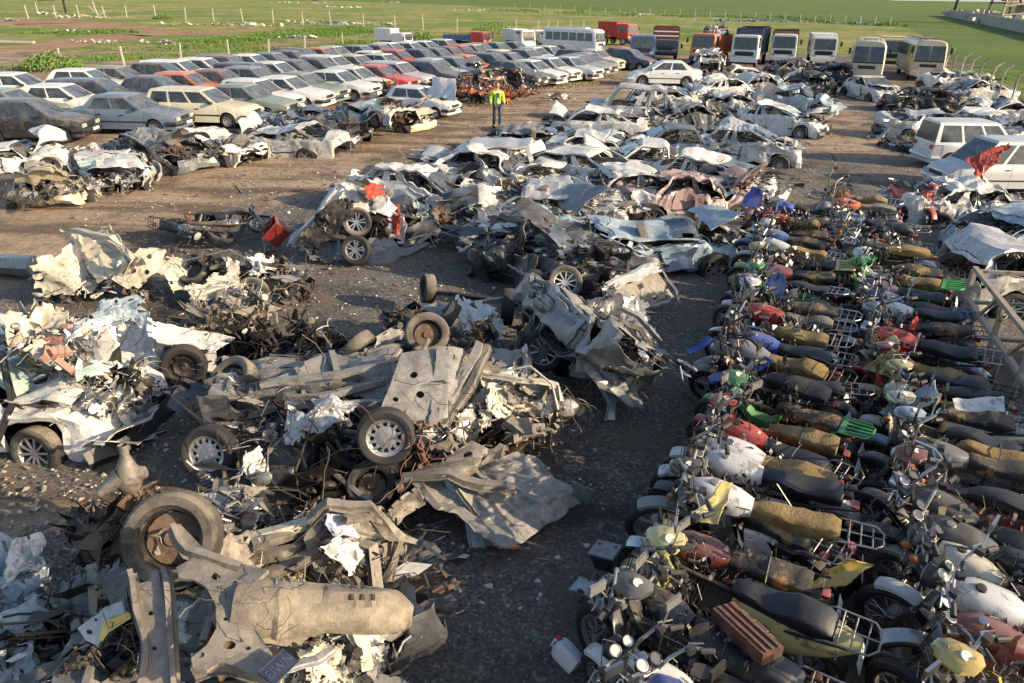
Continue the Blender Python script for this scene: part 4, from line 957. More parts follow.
    if bump:
        e = 1 if seed%2 else -1; L = K['L']/2-(fc if e > 0 else bc)*.8; m = MB()
        m.grid([[(e*(L+.10-.12*abs(y)**3+.05*kk*(0 if kk != 1 else 1)), y*.85, .30+.14*kk) for kk in (0,1,2)] for y in [q/8-1 for q in range(17)]]); m.build('bumper', pm if seed%3 else PLA, rt, ang=30, cr=(seed+2,.16*sev,1.2,3), thick=.02)
        MB().box((e*(L+.1),rg.uniform(-.5,.5),.62),(.10,.30,.16),Matrix.Rotation(rg.uniform(-.5,.5),3,'Y')).build('headlight' if e > 0 else 'tail_light', LMP if e > 0 else REDL, rt)
    for i in range(3):
        a = Vector((rg.uniform(-2,2),rg.uniform(-.8,.8),rg.uniform(.3,.9))); m = MB(); pts = [a]
        for _ in range(6): pts.append(pts[-1]+Vector((rg.uniform(-.2,.25),rg.uniform(-.2,.2),rg.uniform(-.14,.12))))
        m.tube(pts, rg.choice((.008,.014,.02)), 5); m.build('torn_strip', [PLA,pm,CHR][i], rt)
    Rm = Matrix.Rotation(R(deg),3,'Z')@Matrix.Rotation(R(pitch),3,'Y')@Matrix.Rotation(R(roll),3,'X')
    zm = min((Rm@Vector(q)).z for q in mb.v); zs = sorted((Rm@Vector(q)).z for q in mb.v[::3]); zm = zs[int(len(zs)*.03)]
    g = G(px,py) if not at else Vector((*at,0)); rt.location = (g.x,g.y,z+.0-max(zm,-9)); rt.rotation_euler = Rm.to_euler(); rt.scale = (sc_,)*3
    return rt

place_cols()
# px, py on the ground under the wreck; kind; colour; heading
W_ = wreck
# along the near edge of the car park
W_(8,168,'sedan','white',30,'flattened white wreck at the left edge below the black hatchback',sev=1.2,rc=.8,squash=.3)
W_(55,198,'hatch','beige',-70,'dirty beige wreck with spilled engine and bare front wheel, left of the dirt road',sev=1.5,rc=.9,fc=1.0,squash=.2,wheels='1100',rims='steel',junk=5,jm=[MUD,RUS,STE],bonnet=False)
W_(118,186,'hatch','silver',-60,'squashed silver wreck with ripped front bumper beside the beige engine wreck',sev=1.3,rc=.8,fc=.8,squash=.2,junk=3,bonnet=False)
W_(162,168,'sedan','grey',-20,'grey wreck heaped with rusty parts in front of the blue grey saloon',sev=1.5,rc=.8,fc=.7,bc=.6,junk=5,jm=[MUD,RUS,STE],bonnet=False)
W_(216,160,'sedan','white',-25,'white wreck with crumpled bonnet in front of the cream estate car',sev=1.1,rc=.75,fc=.5,junk=3,panels=5)
W_(282,152,'modern','silver',170,'silver wreck showing its smooth rear bumper at the edge of the dirt road',sev=.7,rc=.7,fc=1.2,bc=.0,squash=.1,junk=3,panels=4,bump=False)
W_(335,142,'hatch','dark_grey',-20,'dark wreck crushed to half its height between two silver wrecks',sev=1.6,rc=.8,fc=.6,bc=.4,junk=5,rims='ten')
W_(312,130,'sedan','blue_grey',10,'blue grey wreck lying behind the crushed dark one',sev=1.5,rc=.8,junk=4)
W_(376,138,'modern','silver',-35,'silver wreck tilted nose up on its rear wheels beside the dirt road',sev=1.,rc=.7,fc=.5,pitch=-14,z=.2,junk=3,rims='ten')
W_(395,128,'hatch','cream',-30,'cream bonnet and front end wreck behind the tilted silver one',sev=.8,rc=.7,bc=.9,junk=3,panels=1)
W_(400,112,'sedan','dark_grey',-25,'dark wreck with silver scraps between the yellow bonnet and the burnt motorcycles',sev=1.5,rc=.8,junk=4,squash=.3)
# middle of the yard, far rows
W_(405,236,'hatch','dark_grey',10,'flat dark crushed wreck with a white and green top beside the overturned silver wreck',sev=1.4,rc=.9,squash=.55,junk=4,wheels='0000',panels=4)
W_(425,210,'modern','white',-12,'mangled white wreck with one dark wheel at its right end',sev=1.19,rc=0.51,fc=.3,squash=0.08,junk=3,panels=6,rims='five')
W_(500,188,'hatch','white',-25,'torn white wreck with a jagged raised panel, above the centre',sev=1.41,rc=0.42,junk=4,jm=[MUD,STE],panels=6,squash=0.06)
W_(478,180,'wagon','silver',172,'silver hatchback wreck with a caved roof behind the torn white one',sev=0.40,rc=0.15,fc=.5,bc=.3,squash=0.00,junk=2,panels=3,bonnet=False)
W_(562,184,'modern','white',150,'white saloon wreck seen from behind with an intact rear bumper',sev=0.40,rc=0.36,fc=1.3,bc=0,squash=0.02,junk=2,panels=3,bump=False)
W_(535,152,'hatch','grey',10,'grey scattered wreck just right of the man in the yellow jacket',sev=1.50,rc=0.54,squash=0.18,junk=6,panels=7,wheels='0110')
W_(590,138,'modern','white',165,'white saloon with a crushed roof and round tail lamps behind the scattered wreck',sev=0.44,rc=0.30,fc=.6,bc=0,squash=0.01,junk=2,panels=3)
W_(628,122,'minivan','silver',170,'silver hatchback standing upright with empty door windows and a crumpled tail',sev=0.35,rc=0.09,fc=.4,bc=.4,squash=0.02,junk=2,panels=3)
W_(642,178,'hatch','white',178,'white hatchback with a clean door and front wheel facing the left',sev=0.31,rc=0.30,fc=.1,bc=1.1,squash=0.00,junk=3,panels=3,rims='five')
W_(668,160,'sedan','blue_grey',176,'blue grey saloon with caved roof behind the white hatchback',sev=0.62,rc=0.30,fc=.3,bc=.5,squash=0.02,panels=5)
W_(712,194,'modern','white',-28,'big white wreck with folded bonnet at the left of the aisle',sev=0.88,rc=0.42,fc=.4,bc=.6,squash=0.02,junk=3,panels=5)
W_(745,160,'modern','silver',-22,'silver wreck with torn front wing and alloy wheel beside the aisle',sev=0.88,rc=0.33,fc=.4,bc=.3,squash=0.02,junk=3,panels=5,rims='ten')
W_(776,132,'modern','white',-35,'white wreck nose out into the aisle with a clean front wheel',sev=0.70,rc=0.36,fc=.3,bc=.7,squash=0.02,junk=3,panels=4,rims='ten')
W_(690,128,'sedan','grey',5,'dark grey wreck buried between the silver hatchback and the aisle',sev=1.41,rc=0.48,junk=6,panels=6)
W_(668,110,'modern','white',-10,'white tangled wreck behind the silver upright hatchback',sev=1.32,rc=0.48,junk=5,panels=6)
W_(735,112,'hatch','silver',0,'dull silver wreck buried in the far middle rows',sev=1.41,rc=0.42,junk=6,panels=4)
W_(795,110,'sedan','light_blue',-25,'pale blue crushed wreck at the far left edge of the aisle',sev=1.14,rc=0.42,junk=3,panels=4)
W_(722,97,'modern','white',20,'low white wreck to the right of the intact white saloon',sev=1.14,rc=0.48,junk=3,panels=5)
W_(765,94,'sedan','white',-15,'white wreck with twisted sheets in front of the white truck',sev=1.14,rc=0.36,junk=4,panels=6)
W_(818,92,'sedan','dark_grey',70,'dark wreck in front of the far right white truck',sev=1.32,rc=0.30,junk=6,panels=4)
W_(750,82,'hatch','white',0,'white wreck with a visible wheel under the blue boxed truck',sev=1.06,rc=0.42,junk=3,panels=4)
W_(795,82,'modern','dark_grey',10,'dark grey wreck heaped below the middle white truck',sev=1.32,rc=0.30,z=.3,junk=5,panels=4)
W_(838,84,'minivan','dark_blue',70,'dark blue crushed van wreck leaning by the far right white truck',sev=1.06,rc=0.30,junk=4,panels=3)
W_(698,84,'sedan','grey',60,'grey wreck at the bottom of the scrap tower behind the intact white saloon',sev=1.41,rc=0.42,junk=6,panels=5)
W_(706,82,'hatch','silver',80,'silver wreck piled on top of the scrap tower',sev=1.41,rc=0.48,z=.9,junk=6,panels=5)
W_(868,98,'modern','white',-82,'white saloon facing the viewer at the end of the aisle with smashed windscreen',sev=0.35,rc=0.30,fc=.1,bc=.5,squash=0.00,junk=1,panels=2,bump=False,wheels='1111')
W_(690,212,'sedan','pink',8,'faded pink crushed wreck in front of the big white wreck',sev=1.32,rc=0.54,squash=0.14,junk=4,panels=5)
W_(640,205,'sedan','white',5,'white wreck with a peeled door frame lying in front of the white hatchback',sev=0.97,rc=0.51,squash=0.12,junk=3,panels=5)
# blue grey heap in the centre
W_(650,262,'modern','light_blue',12,'pale blue wreck with folded side panels and a red tail lamp, centre',sev=1.05,rc=.8,squash=.2,junk=3,panels=6,seed=77)
W_(548,282,'sedan','dark_grey',-30,'dark green grey wreck standing twisted with two wheels at its foot in the centre',sev=1.7,rc=.3,fc=.8,bc=.8,squash=-.15,junk=6,jm=[MUD,GRM,CLO],panels=6,rims='ten',wheels='1100',seats=2)
W_(520,236,'hatch','grey',15,'low grey wreck behind the twisted dark green one',sev=1.3,rc=.8,squash=.3,junk=4,panels=5)
# right hand side
W_(925,112,'modern','black',-5,'burnt black wreck carrying white panels below the right hand bus',sev=1.06,rc=0.30,squash=0.02,junk=5,panels=6,rims='ten')
W_(968,106,'modern','silver',180,'silver wreck with a sound rear door between the bus and the fence',sev=0.79,rc=0.42,squash=0.02,junk=3,panels=4,rims='ten',z=.2)
W_(930,138,'modern','silver',-8,'long silver wreck squeezed behind the silver van',sev=0.97,rc=0.48,squash=0.06,junk=3,panels=6)
W_(990,140,'hatch','white',-60,'white wreck with a hooked rear end next to the fence',sev=0.97,rc=0.36,squash=0.04,junk=3,panels=4)
W_(975,222,'modern','white',-8,'shredded white wreck with a bronze alloy wheel below the vans',sev=1.32,rc=0.48,squash=0.08,junk=4,panels=8,rims='ten')
W_(1030,250,'modern','light_blue',15,'pale crumpled wreck at the right edge above the steel frame',sev=1.2,rc=.8,squash=.25,junk=3,panels=5)
W_(1040,300,'minivan','silver',5,'silver wreck behind the bars of the steel frame',sev=.8,rc=.7,squash=.2,junk=3,panels=3,rims='five')

W_(905,150,'hatch','black',-70,'black tyre and wing fragment beside the tail of the first silver van',sev=1.2,rc=.8,squash=.3,junk=2,panels=2,sc_=.6,seats=0,wheels='1000')
W_(955,96,'modern','white',-12,'crumpled white wreck on top of the row below the right hand bus',sev=1.2,rc=.5,squash=.05,z=.35,junk=3,panels=5)
W_(1010,122,'modern','white',160,'white wreck wedged against the wire fence above the silver vans',sev=1.1,rc=.5,junk=3,panels=4)
W_(560,222,'sedan','silver',-8,'silver grey wreck behind the dark twisted one, left of the pink wreck',sev=1.1,rc=.5,squash=.05,junk=3,panels=4)
W_(600,160,'sedan','white',-12,'small white wreck folded between two white saloons above the centre',sev=1.2,rc=.4,junk=3,panels=4)
# ------------------------------------------------------------ the near heaps, piece by piece
from mathutils.geometry import delaunay_2d_cdt
class Heap:
    """one wreck whose torn pieces are laid out one by one round its base"""
    def __init__(s, name, label, px, py, cat='wrecked car', group=None):
        g = G(px,py); s.o = Vector((g.x,g.y,0)); s.rt = empty(name, s.o, 0, label, cat, group); s.k = 0
    def p(s, q): return G(*q)-s.o
    def sheet(s, c, mat, name='torn_panel', n=18, m=18, bulge=0, cr=(1,.08,2.,3), thick=.012, ang=22, bdir=None, rag=True):
        s.k += 1; mb = MB(); mb.sheet(*[s.p(q) for q in c], n, m, bulge, bdir, rag=rag)
        cr = (cr[0]+s.k*7, cr[1]*.9, cr[2]*1.15, cr[3]+1, .58); return mb.build(name, mat, s.rt, ang=16, cr=cr, thick=thick)
    def plate(s, out, mat, name, holes=(), cr=(1,.03,3.,2), thick=.012, inner=60, z=None):
        """flat pressed part with a free outline and round holes; out: (px,py,z)"""
        P = [G(*q) for q in out]; s.k += 1; rg = random.Random(s.k); pts = [(q[0],q[1]) for q in out]; zs = [q[2] for q in out]
        E = [(i,(i+1)%len(pts)) for i in range(len(pts))]; co = [Vector(q) for q in pts]
        for hx,hy,hr in holes:
            b = len(co)
            for k in range(10): co.append(Vector((hx+hr*cos(2*pi*k/10), hy+hr*.8*sin(2*pi*k/10)))); E.append((b+k, b+(k+1)%10))
        def inside(x,y):
            r_ = False
            for i in range(len(pts)):
                (x0,y0),(x1,y1) = pts[i],pts[(i+1)%len(pts)]
                if (y0>y) != (y1>y) and x < (x1-x0)*(y-y0)/(y1-y0)+x0: r_ = not r_
            return r_
        hole = lambda x,y: any(hypot(x-a,(y-b)/.8) < r_*.97 for a,b,r_ in holes)
        X = [q[0] for q in pts]; Y = [q[1] for q in pts]
        for _ in range(inner*6):
            x, y = rg.uniform(min(X),max(X)), rg.uniform(min(Y),max(Y))
            if inside(x,y) and not any(hypot(x-a,y-b) < r_*1.3 for a,b,r_ in holes) and len(co) < inner+len(pts)+10*len(holes): co.append(Vector((x,y)))
        v, e, f, *_ = delaunay_2d_cdt(co, E, [], 0, 1e-4)
        A = np.array([[q[0],q[1],1] for q in pts]); cf = np.linalg.lstsq(A, np.array(zs), rcond=None)[0]
        W3 = [G(q.x,q.y,float(cf@[q.x,q.y,1]))-s.o for q in v]; F = []
        for t in f:
            c = sum((v[i] for i in t), Vector((0,0)))/3
            if inside(c.x,c.y) and not hole(c.x,c.y): F.append(tuple(t))
        mb = MB(); mb.add(W3, F); return mb.build(name, mat, s.rt, ang=28, cr=(cr[0]+s.k,)+tuple(cr[1:]), thick=thick)
    def wheel(s, px, py, z, r=.30, face=(0,-.8,.5), kind='cap', w_=.19, tm=None, hi=False, rim=True):
        c = s.p((px,py,z)); a = Vector(face).normalized(); t = tyre_mb(c, r, w_, a, hi=hi).build('wheel', tm or RUBD, s.rt, ang=35)
        if rim: rim_mb(c, r, w_, a, kind).build('rim', ALU if kind in('cap','five','ten') else GRM, t, ang=35)
        disc_mb(c, r*(1 if rim else 1.3), w_, a).build('brake_disc', GRM if rim else RUS, t)
        return t
    def tube(s, pts, r, mat, name='bent_tube', n=7): return MB().tube([s.p(q) for q in pts], r, n).build(name, mat, s.rt)
    def beam(s, pts, w_, h_, mat, name='chassis_rail'):
        """open folded channel"""
        P = [s.p(q) for q in pts]; rows = []
        for i,p in enumerate(P):
            d = (P[min(i+1,len(P)-1)]-P[max(i-1,0)]).normalized(); y = d.cross(Vector((0,0,1))).normalized(); z = y.cross(d)
            rows.append([p-y*w_/2-z*h_/2-y*.02, p-y*w_/2-z*h_/2, p-y*w_/2+z*h_/2, p+y*w_/2+z*h_/2, p+y*w_/2-z*h_/2, p+y*w_/2-z*h_/2+y*.02])
        R2 = []
        for i in range(len(rows)-1):
            for k in range(4): R2.append([a.lerp(b,k/4) for a,b in zip(rows[i],rows[i+1])])
        R2.append(rows[-1]); s.k += 1; return MB().grid(R2).build(name, mat, s.rt, ang=25, cr=(s.k+20,.04,2.4,3), thick=.006)
    def clump(s, px, py, z, size, mat, seed=None, name='engine_wreckage'): s.k += 1; return clump(s.rt, s.p((px,py,z)), size*.86, seed if seed is not None else s.k*5+int(px), mat, name)
    def bits(s, px, py, z, size, mat, name='torn_scraps'): s.k += 1; sz = size if isinstance(size,tuple) else (size,)*3; return bits(s.rt, s.p((px,py,z-.12)), tuple(q*.62 for q in sz[:2])+(sz[2]*.45,), s.k*3+int(px), mat, name, rz=s.k*1.7)
    def wires(s, px, py, z, n, spread, mat=None, r=.006, name='torn_wiring'):
        rg = random.Random(int(px*3+py)); mb = MB(); n = max(4,int(n*.6)); c = s.p((px,py,z))
        for i in range(n):
            q = c+Vector([rg.uniform(-.5,.5)*spread for _ in range(3)]); pts = [q]; d = Vector([rg.gauss(0,1) for _ in range(3)]).normalized()
            for _ in range(7): d = (d+Vector([rg.gauss(0,.55) for _ in range(3)])+Vector((0,0,-.12))).normalized(); pts.append(pts[-1]+d*spread*.16)
            mb.tube(pts, r*rg.uniform(.35,.9), 4)
        o = mb.build(name, mat or PLA, s.rt); o['kind'] = 'stuff'; return o
CRM = M('worn_cream_paint', (.62,.59,.49), .5, .05, (.30,.26,.19), .60, 5., .35, bump=.3, bsc=10, c3=(.17,.08,.04))
WHS = wpaint('white'); SLV = wpaint('silver'); LBL = wpaint('light_blue'); DKG = wpaint('dark_grey'); GRY = wpaint('grey')
# cream lorry cab torn flat on the left
h = Heap('crushed_cab','cream painted vehicle cab torn open, lying on the left with two arched door frames',120,300)
h.sheet([(30,262,.9),(85,232,1.15),(98,290,.25),(38,298,.15)],CRM,'door',bulge=-.15,cr=(3,.13,1.8,3))
h.sheet([(60,228,1.2),(108,232,1.2),(150,262,.9),(96,280,.5)],CRM,'roof_panel',bulge=.15,cr=(5,.14,1.7,3))
h.beam([(72,230,1.2),(112,238,1.25),(135,258,1.0),(118,282,.4),(98,292,.15)],.10,.07,CRM,'door_frame')
h.beam([(112,238,1.25),(128,262,.9),(110,288,.3)],.08,.06,CRM,'door_frame')
h.sheet([(112,270,.7),(150,248,.95),(168,252,.9),(140,290,.3)],CRM,'inner_panel',bulge=.05,cr=(9,.08,2.5,3))
h.plate([(112,278,.6),(140,248,1.0),(166,250,1.0),(158,272,.6),(128,290,.4)],CRM,'inner_panel',[(132,270,4),(140,262,3.5),(150,256,3),(146,272,3)])
h.sheet([(150,262,.8),(170,254,.85),(206,272,.5),(178,290,.3)],CRM,'torn_panel',cr=(2,.12,2.4,3)); h.sheet([(165,270,.6),(210,268,.5),(206,284,.25),(168,292,.2)],WHS,'torn_panel',cr=(8,.12,2.4,3))
h.sheet([(32,270,.5),(98,268,.5),(108,300,.05),(30,304,.05)],DKG,'floor_pan',cr=(6,.12,2,3)); h.tube([(0,262,.25),(0,264,.2),(36,266,.3)],.20,GRY,'bumper')
h.clump(70,285,.3,.45,GRM); h.clump(140,288,.25,.4,MUD); h.bits(120,278,.6,(1.5,.6,.8),CRM); h.bits(120,278,.55,(1.6,.7,.9),PLA); h.wires(130,275,.6,14,.9)
# silver car with rubble on its roof, near left
wreck(4,414,'modern','white',-12,'pale dusty wreck with brick rubble heaped on its flattened roof, near left edge',sev=.8,rc=.32,fc=.25,bc=.2,squash=-.04,wheels='1101',rims='ten',junk=4,jm=[STE,GRM,MUD],panels=6,seats=2,seed=57,sc_=1.0)
h = Heap('scrap_heap','jumble of crumpled pale panels, green glass and bricks on the near left wreck',70,420,'scrap heap')
h.sheet([(5,320,1.45),(60,300,1.55),(75,345,1.2),(10,350,1.25)],CRM,bulge=.1,cr=(31,.16,1.8,4)); h.sheet([(20,310,1.4),(75,330,1.35),(66,368,1.1),(14,348,1.2)],WHS,bulge=.08,cr=(33,.15,1.9,4))
h.sheet([(60,330,1.3),(108,322,1.2),(135,372,.8),(85,376,1.0)],WHS,cr=(35,.14,2,4)); h.sheet([(68,355,1.1),(100,342,1.15),(108,372,.9),(78,382,1.0)],GLC,'broken_windscreen',cr=(37,.05,2,2)); 
h.beam([(0,352,1.2),(12,402,.75),(-6,440,.4)],.05,.05,PLA,'door_frame')
h.sheet([(85,398,.8),(135,388,.6),(146,412,.3),(98,430,.3)],WHS,cr=(41,.15,2,4)); h.sheet([(100,372,.9),(148,380,.5),(150,402,.3),(118,402,.5)],GRY,cr=(43,.15,2,4))
bk = M('brick_red',(.36,.15,.10),.9,dust=.5)
for k,(x,y) in enumerate([(54,340),(60,352),(46,354),(65,366),(70,330)]): h.k += 1; MB().box(h.p((x,y,1.3)),(.21,.10,.065),Matrix.Rotation(k*1.1,3,Vector((.4,.5,1)).normalized())).build('brick',bk,h.rt)
h.clump(110,395,.55,.5,GRM); h.clump(120,412,.35,.45,STE); h.clump(40,345,1.1,.5,MUD); h.clump(88,360,1.0,.4,STE)
for x,y,z in ((50,340,1.35),(100,380,.85),(120,400,.6)): h.bits(x,y,z,.75,SLV); h.bits(x,y,z,.8,PLA); h.bits(x+8,y,z,.7,CRM)
h.wires(100,370,1.0,12,.9)
# white wing and spilled engine beside it
h = Heap('wrecked_car','white wreck with a clean front wing over one wheel and its engine spilling out',190,372)
h.wheel(184,366,.33,.31,(.25,-1,.12),'steel',tm=RUB); h.sheet([(98,318,.75),(150,318,.85),(158,372,.25),(108,356,.4)],WHS,'door',bulge=.05,cr=(11,.10,1.8,3)); h.sheet([(146,316,.95),(232,336,.62),(212,352,.5),(148,338,.75)],WHS,'front_wing',bulge=.08,cr=(12,.06,2,3))
h.plate([(148,334,.7),(200,345,.55),(214,346,.5),(216,372,.2),(206,372,.2),(200,356,.42),(186,344,.52),(166,346,.5),(160,362,.3),(154,372,.2)],WHS,'front_wing',cr=(9,.05,2,3))
h.sheet([(96,300,.95),(140,296,.95),(150,325,.75),(100,330,.7)],LBL,'bonnet',cr=(14,.13,2,4)); h.sheet([(160,330,.6),(215,345,.4),(212,372,.1),(165,372,.1)],GRM,'inner_wing',cr=(15,.08,2,3))
h.clump(235,322,.6,.55,MUD,3); h.clump(248,342,.35,.5,GRM,4); h.clump(222,304,.7,.42,STE,5); h.clump(205,330,.55,.5,MUD,6); h.clump(255,315,.6,.4,STE,7)
h.sheet([(240,290,.9),(270,300,.7),(268,345,.3),(252,350,.3)],CRM,cr=(16,.14,2.4,4)); h.sheet([(190,282,1.0),(235,275,.95),(238,300,.8),(195,305,.8)],CRM,cr=(17,.15,2.2,4)); h.wires(240,320,.8,40,1.,M('torn_copper_wiring',(.22,.14,.08),.7)); h.wires(240,320,.8,20,1.)
for m_ in (CRM,PLA,RUS): h.bits(235,322,.75,(.9,.7,.9),m_)
h.lathe_ = None; h.tube([(150,330,.5),(120,345,.4),(80,352,.4)],.05,GRM)
# dark parts with two loose wheels
h = Heap('wrecked_car','dark stripped wreck of engine parts with a wheel propped on its right end',235,300)
h.wheel(252,294,.45,.29,(.5,-1,.35),'ten',tm=RUBD); h.wheel(196,272,.55,.29,(-.3,-.5,.8),'steel'); h.clump(212,272,.5,.45,GRM,1); h.clump(285,284,.35,.42,STE,2); h.clump(272,270,.4,.42,GRM,8); h.clump(240,280,.4,.45,GRM,0); h.clump(300,292,.2,.35,GRM,3)
h.sheet([(222,258,.85),(240,262,.8),(236,290,.4),(228,292,.45)],CRM,cr=(21,.1,2.4,3)); h.sheet([(282,290,.35),(310,270,.35),(308,284,.1),(288,302,.05)],PLA,'bumper',cr=(22,.06,2,3)); h.sheet([(244,258,.85),(272,252,.8),(276,272,.65),(250,276,.65)],WHS,cr=(23,.14,2.6,4)); h.sheet([(180,250,.8),(230,258,.75),(225,275,.5),(178,272,.5)],DKG,cr=(24,.14,2.,4))
h.beam([(210,268,.7),(250,262,.75),(305,268,.6)],.08,.05,MUD); h.tube([(180,262,.7),(230,250,.9),(262,268,.6)],.02,STE)
for m_ in (GRM,PLA,STE,CRM): h.bits(245,275,.6,(1.3,.8,.8),m_)
h.wires(250,275,.6,30,1.3)
# black engine on the ground
h = Heap('engine_block','black engine and gearbox lump with hoses, standing alone left of centre',300,372,'engine')
h.clump(278,348,.4,.5,GRM,4,'crankcase'); h.clump(300,352,.35,.5,STE,5,'gearbox'); h.clump(322,345,.3,.45,GRM,6,'manifold'); h.clump(300,340,.55,.42,GRM,7,'cylinder_head'); h.wires(305,345,.5,30,.9); h.bits(300,350,.35,(.6,.5,.8),STE); h.bits(300,350,.35,(.7,.5,.9),PLA)
h.wheel(320,362,.35,.22,(.2,-1,.3),'steel',w_=.1,tm=RUB)
# overturned chassis, near middle left
h = Heap('overturned_chassis','overturned car floor with slotted hubcap wheels facing the viewer, near left of centre',290,480,'wrecked car')
h.wheel(210,452,.55,.30,(-.1,-1,.35),'cap',tm=RUB,w_=.2); h.wheel(386,436,.95,.30,(.12,-1,.30),'cap',tm=RUB,w_=.2); h.wheel(233,381,.85,.31,(-.35,-.5,.75),'steel',rim=False); h.wheel(357,350,.75,.30,(-.75,.35,.55),'steel',rim=False)
h.sheet([(262,382,1.0),(330,352,1.0),(345,392,.85),(288,404,.85)],UND,'floor_pan',cr=(41,.05,2.2,4),n=16,m=16); h.sheet([(328,352,1.02),(392,362,1.1),(388,402,.9),(343,394,.85)],UND,'floor_pan',cr=(42,.05,2.2,4),n=16,m=16)
for a,b in (((262,384,1.04),(390,364,1.14)),((286,404,.9),(390,402,.95)),((296,366,1.03),(306,402,.88)),((330,353,1.03),(342,394,.89)),((240,396,.8),(345,378,1.0)),((212,420,.6),(300,400,.9))): h.beam([a,((a[0]+b[0])/2,(a[1]+b[1])/2,(a[2]+b[2])/2+.02),b],.07,.05,UND)
h.plate([(180,405,.7),(222,392,.85),(268,430,.6),(262,452,.4),(228,470,.35),(212,436,.55)],RUS,'torn_panel',[(240,430,5)],cr=(7,.09,2.2,3)); h.sheet([(185,398,.8),(236,410,.75),(258,470,.3),(206,440,.4)],RUS,cr=(44,.12,2.2,4)); h.sheet([(232,372,.85),(270,378,.95),(268,402,.8),(238,400,.7)],UND,cr=(45,.08,2.4,3))
h.sheet([(250,400,.8),(330,400,.9),(372,440,.7),(270,478,.3)],UND,'side_panel',bulge=.12,cr=(46,.15,1.7,4),n=18,m=16); h.sheet([(262,440,.5),(330,410,.8),(320,470,.35),(258,500,.15)],DKG,'wheel_arch',bulge=-.15,cr=(47,.12,1.8,4)); h.sheet([(288,408,.95),(312,412,.95),(306,440,.7),(290,446,.7)],SLV,cr=(48,.1,2.6,3)); h.sheet([(306,402,1.0),(352,405,1.0),(340,440,.7),(312,432,.75)],SLV,cr=(49,.13,2.4,4))
h.sheet([(246,470,.6),(262,448,.7),(274,486,.2),(252,492,.2)],WHS,'front_wing',bulge=.05,cr=(50,.08,2,3)); h.clump(262,405,.7,.42,STE,2); h.clump(340,450,.5,.5,GRM,4); h.clump(402,440,.7,.42,MUD,5); h.clump(300,432,.55,.45,GRM,6); h.clump(360,470,.3,.5,GRM,7)
h.beam([(205,385,.85),(250,398,.85),(320,396,.95),(395,380,1.0)],.06,.05,UND,'rear_axle'); h.tube([(228,386,.85),(262,392,.86),(300,388,.95)],.045,MUD,'rear_axle'); h.tube([(346,432,.9),(372,436,.95)],.035,GRM,'drive_shaft'); h.tube([(228,448,.55),(262,440,.6),(330,430,.6)],.03,GRM,'drive_shaft')
h.plate([(300,398,1.0),(344,400,1.05),(342,406,1.0),(298,402,.95)],RUS,'bracket'); h.tube([(320,400,1.0),(310,430,.9),(296,470,.5),(302,520,.1)],.012,RUS,'brake_pipe')
for m_ in (UND,PLA,SLV,MUD,GRM): h.bits(300,425,.7,(1.3,.8,1.),m_)
h.wires(310,430,.7,26,1.2); h.wires(262,400,.85,14,.6)
# second chassis, boxed panel with holes
h = Heap('overturned_chassis','chassis lying on its back with a grey boxed panel punched with holes, centre left',440,440,'wrecked car')
h.plate([(380,412,1.0),(402,352,1.35),(452,345,1.35),(440,408,1.0),(432,424,.9)],UND,'floor_pan',[(412,374,4),(420,392,4),(396,398,3),(434,362,3.5)],cr=(3,.05,1.8,3),inner=120); h.sheet([(436,346,1.4),(462,348,1.35),(448,418,.9),(428,424,.9)],UND,'sill',cr=(52,.04,2,3)); h.beam([(478,342,1.35),(462,378,1.1),(428,428,.8),(420,444,.7)],.10,.06,UND); h.beam([(488,346,1.3),(470,385,1.05),(436,436,.7)],.07,.06,MUD)
h.wheel(427,335,1.0,.30,(.15,-.75,.7),'steel',rim=False); h.wheel(446,320,.7,.30,(-.9,.1,.6),'steel',rim=False,tm=RUB); h.wheel(428,289,.45,.26,(-.9,-.3,.15),'steel',tm=RUBD); h.wheel(508,307,.6,.30,(-1,.0,.1),'steel',rim=False,tm=RUB)
h.tube([(428,340,1.0),(420,360,1.1),(390,380,1.1)],.03,MUD,'suspension_arm'); h.tube([(400,350,1.1),(372,386,.95),(330,384,.95)],.035,MUD,'exhaust_pipe'); h.beam([(432,292,.45),(480,298,.55),(520,304,.6)],.07,.05,GRM,'rear_axle'); h.beam([(398,308,.55),(450,306,.7),(505,300,.7)],.12,.05,UND)
h.sheet([(452,300,.75),(496,302,.8),(500,340,.5),(458,345,.5)],WHS,'side_panel',bulge=.06,cr=(54,.13,2.1,4)); h.sheet([(385,312,.7),(430,318,.7),(420,345,.5),(380,345,.5)],DKG,'boot_lid',cr=(55,.06,1.6,3)); h.sheet([(330,360,.5),(400,325,.7),(405,335,.6),(345,375,.3)],UND,cr=(56,.08,2,3)); h.sheet([(376,318,.75),(440,300,.8),(452,310,.75),(400,332,.6)],GRY,cr=(57,.08,2,3))
h.sheet([(450,352,1.2),(500,362,1.0),(498,420,.6),(455,410,.8)],MUD,'inner_wing',bulge=.1,cr=(58,.15,2,4)); h.sheet([(476,380,1.0),(498,374,1.0),(492,428,.6),(478,432,.6)],CRM,'torn_panel',cr=(59,.10,2.2,3)); h.clump(412,446,.7,.42,RUS,1); h.clump(450,420,.6,.55,MUD,2); h.clump(400,322,.7,.4,GRM,3); h.clump(470,340,.8,.45,GRM,5); h.clump(480,440,.3,.5,GRM,8)
for m_ in (UND,PLA,MUD,GRM): h.bits(440,390,.9,(.9,1.1,1.),m_)
h.wires(415,445,.8,40,.7,M('torn_red_wiring',(.30,.10,.05),.7)); h.wires(440,400,1.0,20,1.1)
